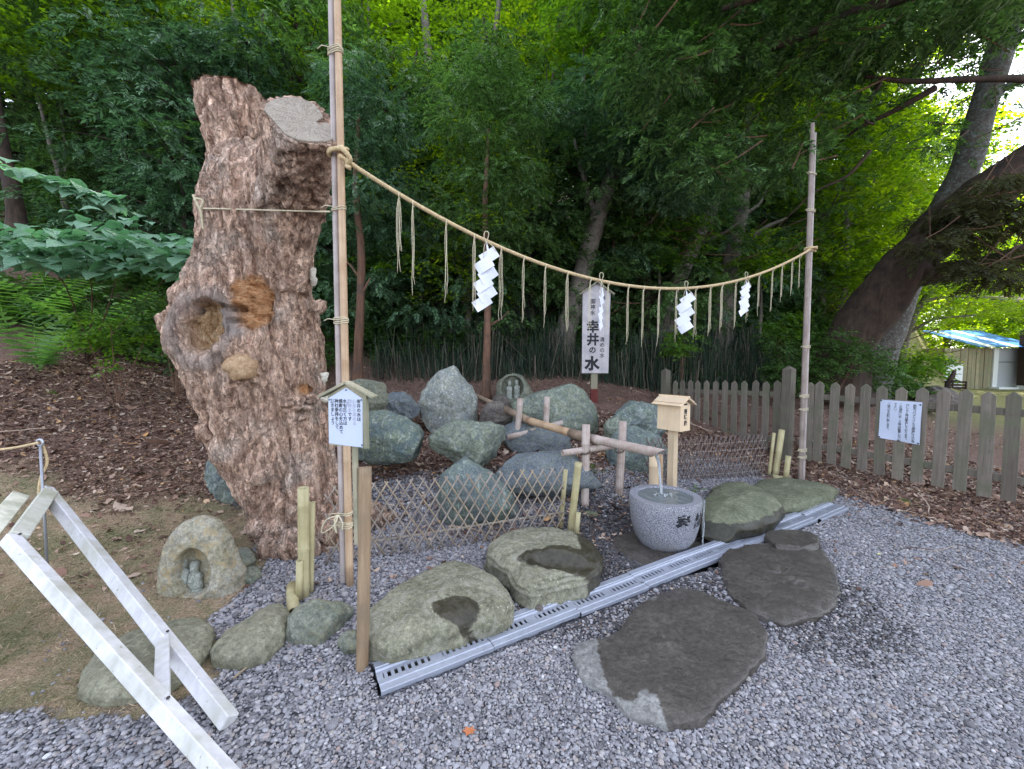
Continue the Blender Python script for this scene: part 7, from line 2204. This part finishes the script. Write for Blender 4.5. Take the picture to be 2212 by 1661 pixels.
xa, xb, xc, xd = P(2037, 800, SYD)[0], P(2142, 800, SYD)[0], P(2152, 800, SYD)[0], P(2200, 800, SYD)[0]
zt_ = P(2100, 752, SYD)[2]
nplk = 12
for k in range(nplk):
    a_ = xa + (xb - xa) * k / nplk; b_ = xa + (xb - xa) * (k + 1) / nplk - .02
    part('plank', boxc(((a_ + b_) / 2, SYD + (k % 2) * .012, (gz + zt_) / 2), (b_ - a_, .04, zt_ - gz), .004), M['plank'], shd)
part('corner_board', boxc(((xb + xc) / 2, SYD - .03, (gz + zt_) / 2), (xc - xb, .08, zt_ - gz), .004), M['frame_white'], shd)
dr = part('door', boxc(((xc + xd) / 2, SYD + .02, (gz + zt_) / 2), (xd - xc, .04, zt_ - gz), .004), M['grey_panel'], shd)
part('door_rail', boxc(((xc + xd) / 2, SYD - .01, P(2170, 782, SYD)[2]), (xd - xc, .03, .05), .003), M['rod'], shd)
part('sill', boxc(((xc + xd) / 2 + .3, SYD - .2, gz + .05), (xd - xc + 1.2, .4, .1), .005), M['frame_white'], shd)
part('side_wall', boxc(((xa + xd) / 2, SYD + 2.0, (gz + zt_) / 2), (xd - xa - .1, 3.9, zt_ - gz - .02), .01), M['plank'], shd)
ztop_ = P(2180, 718, SYD + 2)[2]
for k in range(8):
    a_ = xr + (xd + .5 - xr) * k / 8; b_ = xr + (xd + .5 - xr) * (k + 1) / 8 - .01
    V, F = beam(((a_ + b_) / 2, SYD - .5, zt_ + .05), ((a_ + b_) / 2, SYD + 2.2, ztop_ + .1), b_ - a_, .04, .005, side=(1, 0, 0))
    part('roof_sheet', (V, F), M['pale_roof'] if k in (1, 4) else M['blue_roof'], shd)
hl = thing('shrine_hall', P(2212, 840, 17.5), 'corner of a dark brown timber hall at the right edge', 'building')
hx = P(2197, 800, 19.2)[0]
part('wall', boxc((hx + 3, 18.95, gz + 1.55), (6, .5, 2.7), .01), M['hall'], hl)
part('plinth', boxc((hx + 3.05, 18.9, gz + .12), (6, .62, .24), .01), M['frame_white'], hl)
part('post', boxc((hx + .12, 18.64, gz + 1.5), (.18, .1, 3.0), .01), M['hall'], hl)
V, F = beam((hx + 2.6, 16.3, gz + 3.35), (hx + 2.6, 20, gz + 4.6), 7, .12, .02, side=(1, 0, 0)); part('roof', (V, F), M['hall'], hl)
cr = thing('crates', P(2063, 835, 17), 'dark slatted crate standing before the shed', 'crate')
cr.name = 'crate'
c0 = P(2063, 828, 17); c0[2] = gz
for k in range(4): part('slat', boxc((c0[0], 17, gz + .08 + k * .13), (.62, .3, .09), .005), M['hall'], cr)
for s in (-1, 1): part('upright', boxc((c0[0] + s * .29, 16.83, gz + .25), (.05, .04, .5), .003), M['hall'], cr)
c1 = P(2060, 815, 17.4); wbx = thing('upright_board', (c1[0], 17.4, gz), 'white panel standing upright behind the crate', 'panel')
part('sheet', boxc((c1[0], 17.4, gz + .62), (.75, .05, 1.2), .005), M['frame_white'], wbx)
# dead branch stump on the mound
db = thing('dead_branch', P(2055, 850, 9), 'dark broken branch sticking up from the mound behind the fence', 'branch')
part('limb', tube(PT([(2045, 850, 9), (2048, 828, 9), (2058, 812, 9), (2062, 800, 9)]), [.06, .05, .045, .03], 8), M['trunk_dark'], db, True)
part('twig', tube(PT([(2048, 826, 9), (2066, 822, 8.9), (2074, 824, 8.9)]), [.03, .02, .01], 6), M['trunk_dark'], db, True)
for k, ob in enumerate([o for o in bpy.data.objects if o.name.startswith('lettering')]): pass
if 0:
    pass
